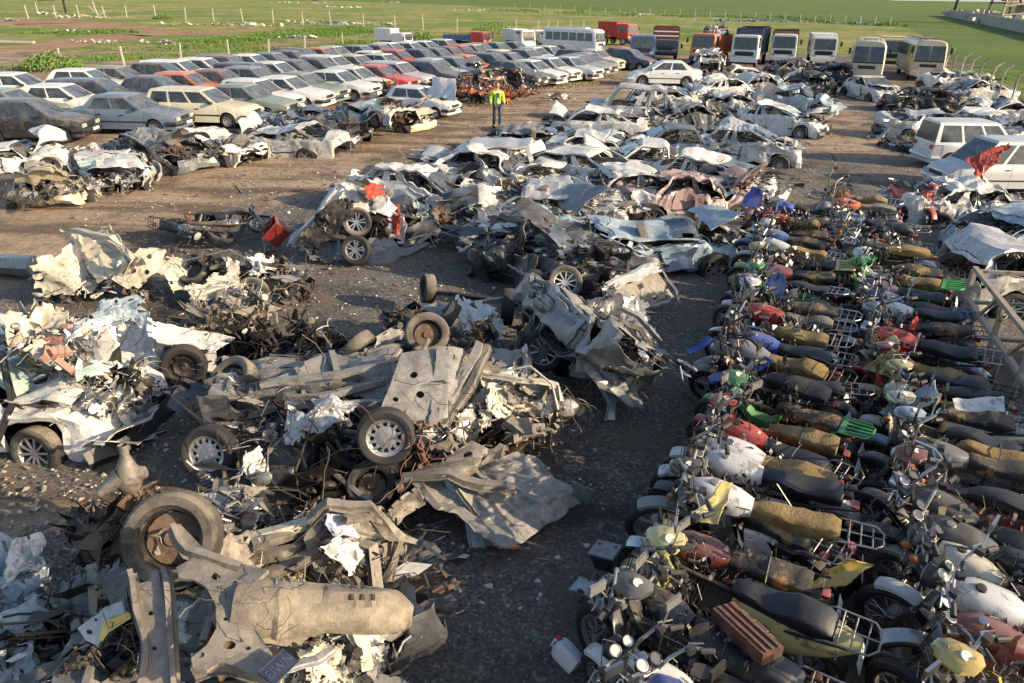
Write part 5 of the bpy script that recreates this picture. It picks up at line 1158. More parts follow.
# beige front end to the right of it
h = Heap('wrecked_car','beige mangled front end with a round headlamp bucket and hanging shreds, centre',530,440)
h.sheet([(500,388,1.0),(545,368,1.05),(560,402,.75),(515,412,.75)],MUD,'front_wing',bulge=.15,cr=(61,.14,2,4)); h.sheet([(505,402,.85),(558,398,.8),(548,436,.4),(512,432,.4)],CRM,'front_panel',bulge=.12,cr=(62,.14,2,4)); h.sheet([(488,384,1.0),(508,380,1.0),(512,420,.6),(494,424,.6)],CRM,cr=(63,.12,2.2,4)); h.sheet([(512,375,1.0),(560,382,.9),(566,396,.8),(520,392,.9)],MUD,'bonnet',bulge=.1,cr=(64,.12,2,4))
h.beam([(478,368,1.1),(520,378,1.05),(556,384,.95),(560,400,.8)],.05,.04,CRM,'door_frame'); h.tube([(500,372,1.1),(530,366,1.2),(552,384,1.05),(558,410,.8)],.014,CRM,'seal_strip'); h.clump(520,418,.5,.5,MUD,0); h.clump(545,408,.55,.4,MUD,1); h.clump(500,430,.3,.5,RUS,2)
h.sheet([(556,396,.75),(600,404,.6),(596,424,.35),(560,418,.4)],DKG,'headlamp_panel',bulge=.06,cr=(65,.08,2,3)); MB().ell(h.p((566,408,.6)),(.16,.10,.12),12,8).build('headlight',LMP,h.rt); h.beam([(556,392,.85),(558,430,.35),(556,444,.1)],.025,.02,CRM,'torn_strip')
for m_ in (CRM,PLA,MUD,RUS): h.bits(525,410,.6,(.8,.7,.9),m_)
h.wires(540,415,.5,22,.6,M('dry_roots_and_hemp',(.25,.17,.09),.9))
# floor panel sheet in front
h = Heap('floor_panel','grey ribbed car floor panel torn loose, lying across dark gravel near the centre',500,540,'car floor panel')
mb = MB(); a,b,c,d = [h.p(q) for q in ((404,480,.55),(512,452,.50),(592,494,.28),(500,548,.30))]; rows = []
for i in range(31):
    u = i/30; r_ = []
    for j in range(31):
        v = j/30; p = a*(1-u)*(1-v)+b*(1-u)*v+c*u*v+d*u*(1-v); e = (.035 if (int(v*10)%2 == 0 and .12 < u < .82) else 0)+(.10 if .42 < v < .56 and u < .7 else 0)-.14*max(0,u-.88)*8*(.3+v*.5); r_.append(p+Vector((0,0,e)))
    rows.append(r_)
mb.grid(rows).build('ribbed_sheet',UND,h.rt,ang=16,cr=(5,.085,1.9,5,.55),thick=.012)
h.sheet([(570,482,.45),(594,492,.4),(592,504,.2),(572,500,.2)],GRY,'torn_corner',cr=(71,.04,2,3)); h.beam([(452,480,.6),(470,510,.35),(480,552,.05)],.12,.04,LBL,'hanging_strip'); h.beam([(462,486,.6),(486,520,.3),(492,545,.1)],.10,.04,UND,'hanging_strip'); h.beam([(404,478,.62),(450,474,.68),(515,492,.55)],.09,.06,MUD,'sill'); h.tube([(440,478,.62),(480,455,.62),(500,452,.6)],.05,MUD,'exhaust_pipe')
h.beam([(392,486,.5),(430,470,.62),(470,462,.7),(505,448,.6)],.08,.07,MUD,'cross_member'); h.plate([(436,468,.62),(470,440,.85),(492,452,.75),(470,476,.62)],MUD,'bracket',[(466,458,4)],cr=(3,.06,3,3)); h.clump(455,455,.55,.42,MUD,4); h.clump(400,500,.2,.4,GRM,5)
for m_ in (MUD,GRM,UND): h.bits(450,475,.5,(.7,.4,.7),m_)
# rubber and suspension between the heaps
h = Heap('front_axle','muddy suspension arms and a torn brown tyre strip in the dark between two heaps',380,510,'car axle')
h.clump(350,480,.25,.5,GRM,6,'gearbox'); h.clump(390,470,.3,.45,GRM,7,'suspension'); h.clump(320,500,.2,.5,GRM,8,'suspension'); h.tube([(330,470,.5),(360,495,.4),(372,500,.35)],.035,STE,'drive_shaft'); h.tube([(384,470,.5),(352,466,.5),(340,486,.4)],.03,GRM,'suspension_arm'); h.wheel(372,486,.4,.27,(0,-.6,.8),'steel',rim=False,tm=RUB)
h.sheet([(388,516,.55),(418,488,.65),(424,506,.45),(398,526,.35)],MUD,'tyre_strip',bulge=.08,cr=(75,.05,2,3),thick=.03); h.wires(350,490,.4,25,1.0); h.bits(360,490,.3,(.9,.7,.8),GRM); h.bits(360,490,.3,(.9,.7,.8),MUD)
# nearest heap: big tyre, subframe, gearbox tunnel
ba = G(240,600,1.0)
wreck(0,0,'sedan','dark_grey',25,'dark overturned body crushed at the bottom of the nearest left heap',at=(ba.x,ba.y+.1),sev=1.3,rc=.7,fc=.4,bc=.4,squash=.25,roll=180,z=-.05,wheels='0000',junk=3,panels=4,bump=False,glass=False,seed=91,sc_=.8,group=None)
h = Heap('upright_wheel','large muddy tyre standing upright with its hub exposed on the nearest left heap',173,690,'wheel assembly')
t = h.wheel(173,538,1.55,.335,(.10,-.80,.52),'steel',w_=.24,rim=False,hi=True)
rim_mb(h.p((173,538,1.55)),.335,.20,Vector((.10,-.80,.52))*-1,'steel').build('rim',GRM,t); h.clump(166,540,1.45,.26,MUD,3,'brake_assembly'); h.clump(182,536,1.40,.24,STE,1,'brake_assembly'); h.tube([(176,530,1.55),(205,552,1.5),(232,570,1.45)],.03,MUD,'suspension_arm')
h = Heap('subframe','rusty grey pressed steel subframe with round holes on the nearest heap',225,760,'car subframe')
h.plate([(174,524,1.85),(182,524,1.85),(196,545,1.78),(220,560,1.72),(250,562,1.70),(270,572,1.66),(262,580,1.66),(246,586,1.66),(244,604,1.62),(252,630,1.6),(268,652,1.58),(270,668,1.56),(252,672,1.55),(226,660,1.55),(206,672,1.54),(192,668,1.54),(190,656,1.55),(204,646,1.56),(212,628,1.58),(214,608,1.62),(206,586,1.66),(194,578,1.70),(182,576,1.74),(178,566,1.76),(190,560,1.76),(184,545,1.8)],MUD,'pressed_plate',[(215,574,5),(191,552,3.2),(236,580,3),(227,646,6.5),(200,655,3),(246,648,2.5),(232,606,2),(222,620,2)],cr=(5,.035,3.,3),thick=.03,inner=200)
h.beam([(192,672,1.5),(230,664,1.5),(272,672,1.5)],.12,.08,MUD,'cross_member'); h.beam([(206,590,1.6),(212,612,1.55),(206,640,1.5)],.03,.06,MUD,'flange'); h.beam([(250,590,1.6),(248,612,1.55),(262,645,1.5)],.03,.06,MUD,'flange'); h.beam([(178,526,1.84),(196,550,1.76),(240,566,1.7)],.04,.05,MUD,'flange'); h.wires(230,610,1.64,10,.35,r=.004)
h = Heap('bracket_rail','long pressed bracket rail standing on end at the left of the nearest heap',150,720,'car chassis rail')
h.plate([(124,570,1.6),(130,568,1.62),(142,580,1.6),(152,576,1.6),(156,566,1.62),(162,568,1.6),(166,600,1.5),(168,640,1.35),(170,700,1.2),(134,700,1.2),(138,650,1.32),(140,610,1.45),(130,592,1.55)],MUD,'pressed_plate',[(150,612,3.5),(152,650,3)],cr=(8,.04,2.5,3),thick=.02,inner=120); h.beam([(128,572,1.62),(138,600,1.52),(142,640,1.38),(138,700,1.2)],.03,.06,MUD,'flange'); h.beam([(160,570,1.62),(164,610,1.5),(166,660,1.32),(168,700,1.2)],.03,.06,MUD,'flange')
h = Heap('tunnel_pressing','muddy pressed gearbox tunnel with slots lying across the nearest heap',325,760,'car floor pressing')
A = h.p((236,600,1.62)); B = h.p((414,603,1.35)); dd = (B-A); L = dd.length; dx = dd/L; dy = Vector((0,0,1)).cross(dx).normalized(); dz = dx.cross(dy); rows = []
for i in range(37):
    t = i/36; r0 = interp(t,[(0,.20),(.10,.235),(.2,.235),(.22,.25),(.24,.235),(.26,.25),(.28,.225),(.5,.22),(.8,.20),(.93,.16),(1,.09)]); r_ = []
    for k in range(15):
        a = pi*(k/14)*1.05-.08; rr = r0*(1+.10*abs(cos(2*a)))
        if .33 < t < .5 and .3 < k/14 < .62: rr -= .022
        if .58 < t < .8 and (k in (5,6,9,10)) and int(t*60)%4 < 2: rr -= .02
        r_.append(A+dx*t*L-dy*cos(a)*rr+dz*(sin(a)*rr*.85-.10))
    rows.append(r_)
rows = [[A+(Vector(q)-A)-((Vector(q)-A)-dx*(Vector(q)-A).dot(dx))*.13 for q in r_] for r_ in rows]; MB().grid(rows).build('pressed_tunnel',M('stained_tunnel_steel',(.235,.205,.16),.7,.2,(.06,.045,.035),.52,2.6,.35,dcol=(.36,.30,.22),bump=.5,bsc=22,edge=.12),h.rt,ang=22,cr=(5,.034,2.8,4),thick=.012)
m = MB()
for t_ in (.20,.24,.28): 
    pts = [A+dx*t_*L-dy*cos(pi*k/14)*.212+dz*(sin(pi*k/14)*.212*.85-.08) for k in range(15)]; m.tube(pts,.011,5)
m.build('rolled_seam',MUD,h.rt); m = MB()
for k in range(5): m.box(A+dx*(.62+.06*(k%3))*L+dz*.10-dy*(.06 if k < 3 else -.05),(.02,.05,.008),Matrix((dx,dy,dz)).transposed())
m.build('slot_lip',GRM,h.rt)
h.wires(300,605,1.62,6,.4,r=.004)
h = Heap('twisted_frame','tangle of bent muddy door frames and rails at the back of the nearest heap',310,620,'scrap heap')
for pts in ([(205,560,1.2),(260,538,1.2),(322,522,1.25),(342,518,1.2)],[(212,572,1.1),(280,550,1.15),(345,530,1.1)],[(230,585,1.0),(300,560,1.1),(320,550,1.15)],[(310,520,1.35),(330,503,1.5),(370,505,1.4),(400,540,1.0),(388,580,.7)],[(345,518,1.4),(372,510,1.35),(392,535,1.1),(412,540,.9),(398,578,.6)],[(322,520,1.3),(312,540,1.2),(320,570,1.0)],[(250,545,1.25),(300,530,1.2),(330,560,1.0)],[(340,540,1.1),(372,548,1.05),(380,590,.8)]):
    h.beam(pts,.075,.05,MUD if len(pts)%2 else CRM,'door_frame')
h.sheet([(255,560,1.1),(335,540,1.15),(345,580,.9),(268,588,.95)],MUD,cr=(81,.13,2,4)); h.sheet([(330,505,1.4),(378,512,1.35),(372,548,1.1),(326,545,1.15)],MUD,'inner_door',cr=(82,.12,2,4)); h.sheet([(335,555,1.2),(352,535,1.3),(368,560,1.1),(345,582,1.0)],WHS,cr=(83,.12,2.5,4)); h.sheet([(378,545,1.0),(410,540,.9),(398,582,.6),(382,590,.6)],MUD,cr=(84,.08,2,3)); h.sheet([(214,545,1.3),(250,532,1.3),(262,565,1.1),(220,578,1.1)],MUD,cr=(85,.12,2.2,4)); h.sheet([(335,510,1.45),(352,508,1.4),(356,530,1.3),(340,532,1.3)],M('pale_cloth',(.45,.47,.6),.9,dust=.2),'rag',cr=(86,.10,3,3))
h.clump(215,515,1.15,.38,STE,0); h.clump(208,532,1.1,.34,MUD,1,'manifold'); h.clump(232,500,.9,.45,STE,2); h.clump(300,575,.8,.5,GRM,3); h.clump(355,575,.7,.45,MUD,4)
for m_ in (MUD,CRM,GRM,RUS,PLA): h.bits(300,550,1.05,(1.0,.45,.8),m_)
h.wires(300,545,1.1,22,.9); h.wires(225,515,1.2,15,.5)
h = Heap('housing','rusty beige axle housing with open pipe mouths perched left of the big tyre',128,560,'axle housing')
c = h.p((128,476,1.25)); mb = MB(); mb.lathe([(.035,.30),(.045,.30),(.04,.24),(.04,.20),(.07,.12),(.11,.04),(.12,-.04),(.09,-.12),(.05,-.16)],c,(.0,.12,1),18); mb.tube([c+Vector((-.03,-.04,.02)),c+Vector((-.11,-.09,-.03)),c+Vector((-.19,-.15,-.08))],[.09,.06,.042],12,cap=False); mb.tube([c+Vector((.05,.02,0)),c+Vector((.14,.04,.02))],[.09,.05],12); mb.build('cast_housing',MUD,h.rt,ang=40)
h.beam([(128,495,1.0),(134,515,.8),(130,560,.3)],.06,.05,RUS,'stand_pipe'); h.clump(118,520,.7,.42,RUS,5,'rusty_gears'); h.clump(95,540,.4,.40,GRM,6,'rusty_gears'); h.clump(140,510,.85,.32,RUS,1,'rusty_gears')
h = Heap('crushed_floor','dark buckled inner panels under the bracket rail, holes punched in one pale corner',100,640,'wrecked car')
h.sheet([(62,590,.8),(96,560,1.0),(128,600,1.0),(80,640,.6)],DKG,'inner_panel',cr=(91,.10,2,4)); h.plate([(86,566,1.05),(96,564,1.05),(112,610,.9),(124,650,.7),(108,660,.6),(92,610,.85)],MUD,'chassis_rail',[(98,590,2.5),(106,618,2.5)],cr=(4,.04,2.4,3)); h.sheet([(96,560,1.15),(125,558,1.2),(140,600,1.1),(105,610,.95)],DKG,'inner_panel',cr=(92,.08,2,4))
h.plate([(78,630,1.05),(108,608,1.15),(124,600,1.2),(126,612,1.15),(104,636,1.05),(96,648,1.0),(84,644,1.0)],SLV,'pale_corner',[(89,634,3.5),(97,622,2)],cr=(5,.03,3,3)); h.plate([(98,642,1.08),(108,620,1.2),(132,614,1.2),(134,620,1.15),(110,634,1.1),(102,644,1.05)],M('worn_yellow_paint',(.55,.45,.16),.5,.1,(.2,.15,.1),.58,6.,.3,bump=.2),'yellow_bracket',[(114,622,1.8)],cr=(6,.03,3,2)); h.clump(120,660,.6,.5,GRM,7); h.clump(95,625,.5,.5,GRM,8); h.wires(130,640,1.1,14,.5)
h.sheet([(165,600,1.2),(195,600,1.2),(195,640,1.0),(168,650,1.0)],LBL,'torn_panel',cr=(93,.10,2.3,4)); h.sheet([(262,645,1.15),(330,635,1.1),(350,700,.8),(262,705,.9)],MUD,'floor_pan',cr=(94,.09,2.2,4)); h.sheet([(300,648,1.25),(345,640,1.2),(352,690,.9),(305,700,.95)],CRM,'ribbed_panel',cr=(95,.05,5,2)); h.clump(250,640,.95,.5,RUS,1); h.clump(290,632,1.0,.45,MUD,2); h.clump(370,650,.7,.4,STE,4)
h.sheet([(345,650,1.0),(372,628,1.05),(386,660,.7),(360,676,.7)],SLV,'grille_mesh',cr=(96,.09,3,4)); h.beam([(350,622,1.2),(362,640,1.1),(368,668,.9)],.08,.04,CRM,'bracket'); h.beam([(290,668,1.3),(320,655,1.35),(332,646,1.3)],.05,.02,SLV,'torn_strip'); h.beam([(345,670,.8),(400,682,.5),(440,710,.2)],.10,.06,GRY,'bumper')
for m_ in (MUD,CRM,GRM,SLV): h.bits(320,650,1.1,(.7,.4,.7),m_)
c = h.p((279,667,1.60)); NB = M('dark_blue_plate',(.008,.014,.04),.35,dust=.1)
def letters(txt, par, loc, rot, size, mat, name='lettering'):
    cu = bpy.data.curves.new(name,'FONT'); cu.body = txt; cu.size = size; cu.extrude = .002; cu.align_x = 'CENTER'; cu.align_y = 'CENTER'; o = bpy.data.objects.new(name,cu); col.objects.link(o); dg = bpy.context.evaluated_depsgraph_get(); me = bpy.data.meshes.new_from_object(o.evaluated_get(dg)); bpy.data.objects.remove(o)
    o = bpy.data.objects.new(name,me); col.objects.link(o); adopt(o,par); me.materials.clear(); me.materials.append(mat); o.location = loc; o.rotation_euler = rot; return o
pt_ = MB().box((0,0,0),(.22,.12,.008)).build('number_plate',NB,h.rt); pt_.location = c; pt_.rotation_euler = (R(20),R(10),R(68))
letters('EIWN',pt_,(0,0,.006),(0,0,0),.078,M('plate_grey_letters',(.045,.06,.11),.4,dust=0))
m = MB(); m.tube([(-.108,-.058,.006),(.108,-.058,.006),(.108,.058,.006),(-.108,.058,.006),(-.108,-.058,.006)],.003,4); m.build('plate_edge',MATS['plate_grey_letters'],pt_)
# pale blue crumple in the near left corner
h = Heap('wrecked_car','pale blue crumpled wreck cut off by the near left corner',5,760)
for k,c in enumerate(([(-30,535,.9),(25,528,.9),(50,590,.5),(-20,600,.6)],[(-10,560,.9),(40,570,.7),(58,640,.3),(0,640,.5)],[(-30,610,.8),(30,600,.8),(40,690,.3),(-30,700,.4)],[(0,540,.95),(32,535,.9),(46,575,.6),(5,580,.8)],[(-20,640,.7),(45,630,.4),(30,720,.1),(-20,720,.2)])): h.sheet(c,LBL if k != 3 else WHS,'torn_panel',bulge=.08,cr=(100+k*3,.17,1.7,4),n=18,m=18)
h.tube([(30,592,.6),(48,600,.5),(62,640,.2)],.012,PLA,'seal_strip'); h.clump(10,650,.4,.4,GRM,3); h.bits(15,600,.65,(.6,.8,.8),PLA); h.bits(15,600,.65,(.6,.8,.8),LBL)
ga = G(318,404,.45); wreck(0,0,'sedan','dark_grey',14,'dark body shell lying upside down under the slotted hubcap wheels',at=(ga.x,ga.y),sev=.9,rc=.7,fc=.3,bc=.3,squash=.3,roll=180,wheels='0000',junk=2,panels=2,bump=False,glass=False,seed=93,sc_=.66)
ga = G(445,405,.5); wreck(0,0,'hatch','silver',60,'silver body shell lying upside down under the boxed panel with holes',at=(ga.x,ga.y),sev=1.,rc=.7,fc=.3,bc=.3,squash=.25,roll=176,wheels='0000',junk=2,panels=2,bump=False,glass=False,seed=97,sc_=.75)
ga = G(600,355,.5); wreck(0,0,'modern','grey',-62,'grey body shell on its side under the folded roof right of centre',at=(ga.x,ga.y),sev=1.,rc=.6,fc=.5,bc=.4,squash=.15,roll=150,wheels='0000',junk=3,panels=3,bump=False,glass=False,seed=99,sc_=.72)
# overturned wreck right of centre
h = Heap('wrecked_car','overturned grey brown wreck with an alloy wheel and long folded side right of centre',600,410)
h.wheel(543,350,.62,.30,(-.05,-1,.25),'ten',w_=.2,tm=RUB)
h.sheet([(575,300,1.25),(622,290,1.2),(628,345,.8),(590,372,.6)],DKG,'roof_panel',cr=(111,.16,1.8,4),n=18,m=18); h.sheet([(600,292,1.2),(650,300,.95),(662,340,.6),(618,335,.85)],GRY,'side_panel',bulge=.08,cr=(112,.13,1.9,4),n=18,m=18); h.sheet([(592,330,.9),(660,338,.6),(650,372,.25),(600,388,.25)],MUD,'floor_pan',cr=(113,.13,1.9,4),n=18,m=18)
h.sheet([(612,352,.7),(655,350,.5),(636,400,.05),(604,392,.2)],M('worn_pale_yellow',(.42,.38,.20),.6,.1,(.2,.17,.12),.55,5.,.4,bump=.3),'torn_panel',cr=(114,.12,2,4)); h.sheet([(520,330,.9),(560,300,1.1),(566,345,.7),(530,362,.5)],DKG,'boot_floor',cr=(115,.10,2,4)); h.sheet([(505,345,.7),(548,310,1.0),(552,332,.8),(512,362,.5)],RUS,'burnt_panel',cr=(116,.12,2.2,4)); h.sheet([(556,305,1.2),(585,298,1.2),(592,350,.7),(566,352,.7)],LBL,cr=(117,.16,2.4,4))
h.beam([(582,340,.9),(598,372,.6),(612,402,.25),(612,422,.05)],.10,.05,SLV,'sill'); h.beam([(560,308,1.2),(580,335,1.0),(578,372,.6)],.06,.04,SLV,'door_frame'); h.sheet([(566,358,.6),(592,352,.6),(590,380,.25),(568,376,.3)],WHS,'headlamp_panel',cr=(118,.06,2,3)); h.beam([(606,300,1.15),(640,316,.95),(662,342,.6)],.07,.05,GRY,'roof_rail'); h.beam([(600,312,1.1),(640,330,.85),(655,352,.5)],.06,.05,MUD,'roof_rail')
h.clump(560,350,.5,.45,GRM,4); h.clump(578,330,.8,.45,STE,5); h.clump(606,362,.5,.45,MUD,6); h.clump(535,325,.7,.4,GRM,7); h.wires(606,378,.4,30,.6,MATS['dry_roots_and_hemp']); h.wires(570,340,.8,20,.8)
for m_ in (GRM,PLA,LBL,MUD): h.bits(590,335,.8,(.9,.8,1.),m_)
h = Heap('loose_door','silver door with its window frame lying propped against the overturned wreck',650,300,'car door')
h.sheet([(608,284,.95),(655,264,.85),(672,298,.35),(640,308,.4)],MUD,'inner_door',cr=(121,.05,2,3)); h.beam([(606,284,1.0),(656,262,.92),(676,288,.5),(680,304,.2)],.06,.03,SLV,'window_frame'); h.sheet([(610,280,1.0),(656,262,.95),(662,270,.85),(616,290,.9)],SLV,'door_skin',cr=(122,.04,2,3)); h.beam([(676,288,.5),(668,300,.3),(645,306,.35)],.04,.03,SLV,'window_frame')
h = Heap('tyre_pair','two dusty tyres lying by the blue grey heap in the centre',560,300,'wheel')
h.wheel(565,283,.62,.30,(.05,-.85,.5),'ten',tm=RUBD); h.wheel(534,286,.5,.29,(-.2,-1,.15),'ten',tm=RUB); h.clump(550,292,.25,.35,GRM,2,'suspension')
# crumpled sheets scattered between
h = Heap('steel_sheet','flat pale grey steel sheet with one bent edge on gravel left of the centre heap',390,268,'steel sheet')
h.sheet([(332,262,.03),(372,238,.35),(432,246,.12),(380,266,.03)],GRY,'bent_sheet',cr=(131,.07,1.8,3)); h.tube([(408,240,.4),(428,234,.45),(436,248,.1)],.014,SLV,'edge_tube')
h = Heap('rag_heap','pale blue plastic rag lying on bare gravel above the centre',472,252,'rag')
h.sheet([(458,248,.06),(478,240,.14),(490,250,.06),(468,256,.05)],M('pale_plastic',(.50,.55,.66),.5,dust=.1),'plastic_sheet',cr=(133,.10,3.5,3)); h.sheet([(484,252,.05),(500,250,.16),(502,260,.05),(488,262,.05)],CLO,'dark_cloth',cr=(134,.08,3.5,3))
# ------------------------------------------------------------ lorries, buses, vans
def pane(par, pts, off, mat=GLS, name='side_window', t=.015): return slab(pts, Vector(off), t).build(name, mat, par)
def cabbox(mb, x0, x1, w_, z0, z1, rake=.12, rr=.10):
    """rounded cab: x1 is the front"""
    P = []
    for x,e in ((x0,0),(x0+.02,1),(x1-.25,1),(x1-.06,.9),(x1,.6)):
        r_ = []
        for y,z in ((-1,0),(-1,.45),(-.985,.5),(-.95,.9),(-.86,.985),(-.5,1.0),(.5,1.0),(.86,.985),(.95,.9),(.985,.5),(1,.45),(1,0)):
            xx = x-(rake*max(0,(z-.45))/.55 if x > (x0+x1)/2 else 0); sh = 1-(1-e)*.08; r_.append((xx, y*w_/2*sh, z0+(z1-z0)*(z*sh+(1-sh)*.4 if z > .1 else z)))
        P.append(r_)
    return mb.loft(P)
def truck(px, py, deg, cabc, label, body=None, bodyc='blue', L=6.5, H=2.75, bh=3.1, W=2.3, load=False, cat='lorry', name='lorry', grp='lorries and buses parked along the back', at=None):
    g = G(px,py) if not at else Vector((*at,0)); rt = empty(name, (g.x,g.y,.02), R(deg), label, cat, grp); pm = paint(cabc); xf = 1.2; cl = 1.7
    cabbox(MB(), xf-cl, xf, W, .75, H).build('cab', pm, rt, ang=40)
    z0, z1 = .75+(H-.75)*.40, .75+(H-.75)*.90
    pane(rt, [(xf+.0,-W*.43,z0),(xf+.0,W*.43,z0),(xf-.09,W*.41,z1),(xf-.09,-W*.41,z1)], (1,0,.1), name='windscreen', t=.035)
    for s in (-1,1):
        pane(rt, [(xf-.35,s*W*.497,z0),(xf-1.35,s*W*.497,z0),(xf-1.35,s*W*.480,z1),(xf-.45,s*W*.480,z1)], (0,s,0))
        MB().box((xf-.85,s*(W/2+.012),1.25),(1.05,.02,.85)).build('door',pm,rt); m = MB().bar((xf-.1,s*(W/2),z1-.1),(xf+.05,s*(W/2+.28),z1-.15),.03); m.box((xf+.05,s*(W/2+.30),z1-.40),(.05,.18,.42)); m.build('mirror',PLA,rt)
        MB().box((xf+.0,s*W*.36,.98),(.06,.32,.20)).build('headlight',LMP,rt)
        for x in (xf-.75,-L+2.3): add_wheel(rt,(x,s*(W/2-.17),.48),.48,.26,(0,1,0),s,'steel')
        MB().lathe([(.50,-.17),(.56,-.17),(.56,.17),(.50,.17)],(xf-.75,s*(W/2-.17),.48),(0,1,0),12,a0=R(-80),a1=R(80)).build('mudguard',PLA,rt)
    MB().box((xf+.03,0,.62),(.14,W*.98,.28)).build('bumper',pm if cabc == 'white' else PLA,rt); g_ = MB()
    for k in range(4): g_.box((xf-.0,0,1.15+k*.07),(.06,W*.55,.03))
    g_.box((xf-.005,0,1.18),(.05,W*.72,.34)); g_.build('grille',PLA,rt); MB().box((-L/2+1,0,.72),(L-1.2,.8,.22)).build('chassis',GRM,rt); MB().bar((xf-.0,0,z0+.02),(xf-.08,.5,z0+.25),.02).build('wiper',PLA,rt)
    if body:
        bm_ = paint(bodyc) if isinstance(bodyc,str) else bodyc; x0, x1 = -L+1.2, xf-cl-.08; b = MB(); mx = (x0+x1)/2
        b.box((mx,0,1.0),(x1-x0,W,.10))
        for s in (-1,1): b.box((mx,s*(W/2-.03),(1.05+bh)/2),(x1-x0,.05,bh-1.05))
        for x in (x0,x1): b.box((x,0,(1.05+bh)/2+.003),(.05,W-.1,bh-1.05))
        if body == 'box': b.box((mx,0,bh),(x1-x0+.04,W+.02,.06))
        b.build('cargo_body',bm_,rt)
        for k in range(int((x1-x0)/.45)):
            for s in (-1,1): MB().box((x0+.2+k*.45,s*(W/2+.02),(1.05+bh)/2),(.06,.05,bh-1.1)).build('body_rib',bm_,rt)
        if body == 'slats':
            for k in range(9): MB().box((x1+.05,0,1.2+k*(bh-1.3)/8.5),(.05,W*.96,(bh-1.3)/14)).build('slat',paint('white') if k%2 else bm_,rt)
            MB().box((x1+.08,0,1.6),(.05,.55,.5)).build('hatch',paint('white'),rt)
        if body == 'open':
            m = MB()
            for k in range(5): m.bar((x0+.3+k*.7,-W/2,bh),(x0+.3+k*.7,W/2,bh+.06),.06)
            m.build('cross_bar',RUS,rt)
        if load:
            for k in range(4): clump(rt,(mx+.9-k*.6,(-1)**k*.4,bh+.15),.8,k*3+1,[wpaint('silver'),MUD,RUS,wpaint('white')][k],'scrap_load')
            bits(rt,(mx,0,bh+.3),(1.4,1.,1.),3,wpaint('white'),'scrap_load')
    rt.scale = (.86,)*3; return rt
def bus(px, py, deg, c, label, L=7.2, W=2.25, H=2.85, split=True, cat='bus', name='bus', roofc=None):
    g = G(px,py); rt = empty(name,(g.x,g.y,.02),R(deg),label,cat,'lorries and buses parked along the back'); pm = paint(c)
    P = []
    for x,e,rk in ((0,.90,.0),(-.12,.985,.02),(-.6,1,.05),(-L+.2,1,0),(-L,.95,0)):
        P.append([(x-(.30*max(0,z-.45) if x > -1 else 0), y*W/2*e, .45+(H-.45)*(z if z < .5 else .5+(z-.5)*(e*.5+.5))) for y,z in ((-1,0),(-1.01,.3),(-.99,.5),(-.93,.86),(-.84,.94),(-.6,.985),(0,1.0),(.6,.985),(.84,.94),(.93,.86),(.99,.5),(1.01,.3),(1,0))])
    MB().loft(P).build('body',pm,rt,ang=35); z0, z1 = .45+(H-.45)*.44, .45+(H-.45)*.83
    for a,b in (((-.44,-.02),(.02,.44)) if split else ((-.44,.44),)): pane(rt,[(.01,W*a,z0),(.01,W*b,z0),(-.13,W*b*.96,z1),(-.13,W*a*.96,z1)],(1,0,.1),name='windscreen',t=.03)
    for s in (-1,1):
        n = 6; 
        for k in range(n):
            a = -.45-k*(L-.7)/n; b = a-(L-.7)/n+.10; pane(rt,[(a,s*W*.499,z0+.05),(b,s*W*.499,z0+.05),(b,s*W*.474,z1-.02),(a-.04,s*W*.474,z1-.02)],(0,s,.02),t=.02)
        MB().box((.0,s*W*.34,.95),(.06,.30,.2)).build('headlight',LMP,rt); m = MB().bar((-.1,s*W/2,z1+.05),(.12,s*(W/2+.15),z1),.03); m.box((.14,s*(W/2+.16),z1-.28),(.05,.18,.4)); m.build('mirror',PLA,rt)
        for x in (-1.3,-L+1.7): add_wheel(rt,(x,s*(W/2-.15),.42),.42,.24,(0,1,0),s,'steel')
        MB().box((-L/2,s*(W/2+.012),.62),(L-1,.02,.07)).build('side_trim',PLA,rt)
    MB().box((.04,0,.55),(.16,W*.97,.26)).build('bumper',pm,rt); MB().box((-.02,0,1.10),(.06,W*.5,.22)).build('grille',PLA,rt)
    MB().box((-L*.35,0,H+.03),(1.2,.9,.10)).build('roof_hatch',paint(roofc or c),rt); m = MB()
    for k in range(5): m.bar((-.7,-.7+k*.35,H-.005),(-L+.4,-.7+k*.35,H+.0),.05,.03)
    m.build('roof_rib',pm if not roofc else RUS,rt); MB().box((.12,0,.55),(.02,.5,.11)).build('number_plate',WHT,rt)
    MB().box((.0,0,1.42),(.05,W*.9,.10)).build('trim_band',PLA,rt); rt.scale = (.92,)*3
    return rt
bus(600,57,-34,'white','long white minibus with dark side windows behind the parked cars',L=6.0,W=2.0,H=2.45,cat='minibus',name='minibus')
truck(624,45,-40,'red','red lorry with a red tipping body standing behind the pale minibus','open','red',L=4.6,H=2.5,bh=2.7)
truck(566,46,-20,'maroon','dark red pickup lorry at the left end of the minibus','open','maroon',L=4.6,H=2.,bh=1.7,W=1.9)
truck(641,63,-97,'blue','bright blue lorry cab between the minibus and the red and white box',None,L=4.5,H=2.5)
truck(664,60,-100,'dark_grey','lorry body with red and white horizontal slats facing the viewer','slats','maroon',L=5.5,H=1.9,bh=3.0,W=2.5)
truck(704,65,-120,'orange','orange yellow lorry loaded with scrap metal','open','orange',L=5.8,load=True,bh=2.5)
truck(744,67,-114,'white','white lorry with a dark blue boxed body','open','dark_blue',L=7.5,bh=3.25,W=2.35)
truck(781,65,-109,'white','white lorry with a rusty brown tipper body','open','rust',L=6.5,bh=2.95,W=2.3)
truck(820,66,-106,'white','rounded white lorry cab with a white roof box, left of the buses','box','white',L=5.5,H=2.6,bh=2.75,W=2.2)
bus(863,84,-113,'beige','off white bus with a split windscreen facing the viewer')
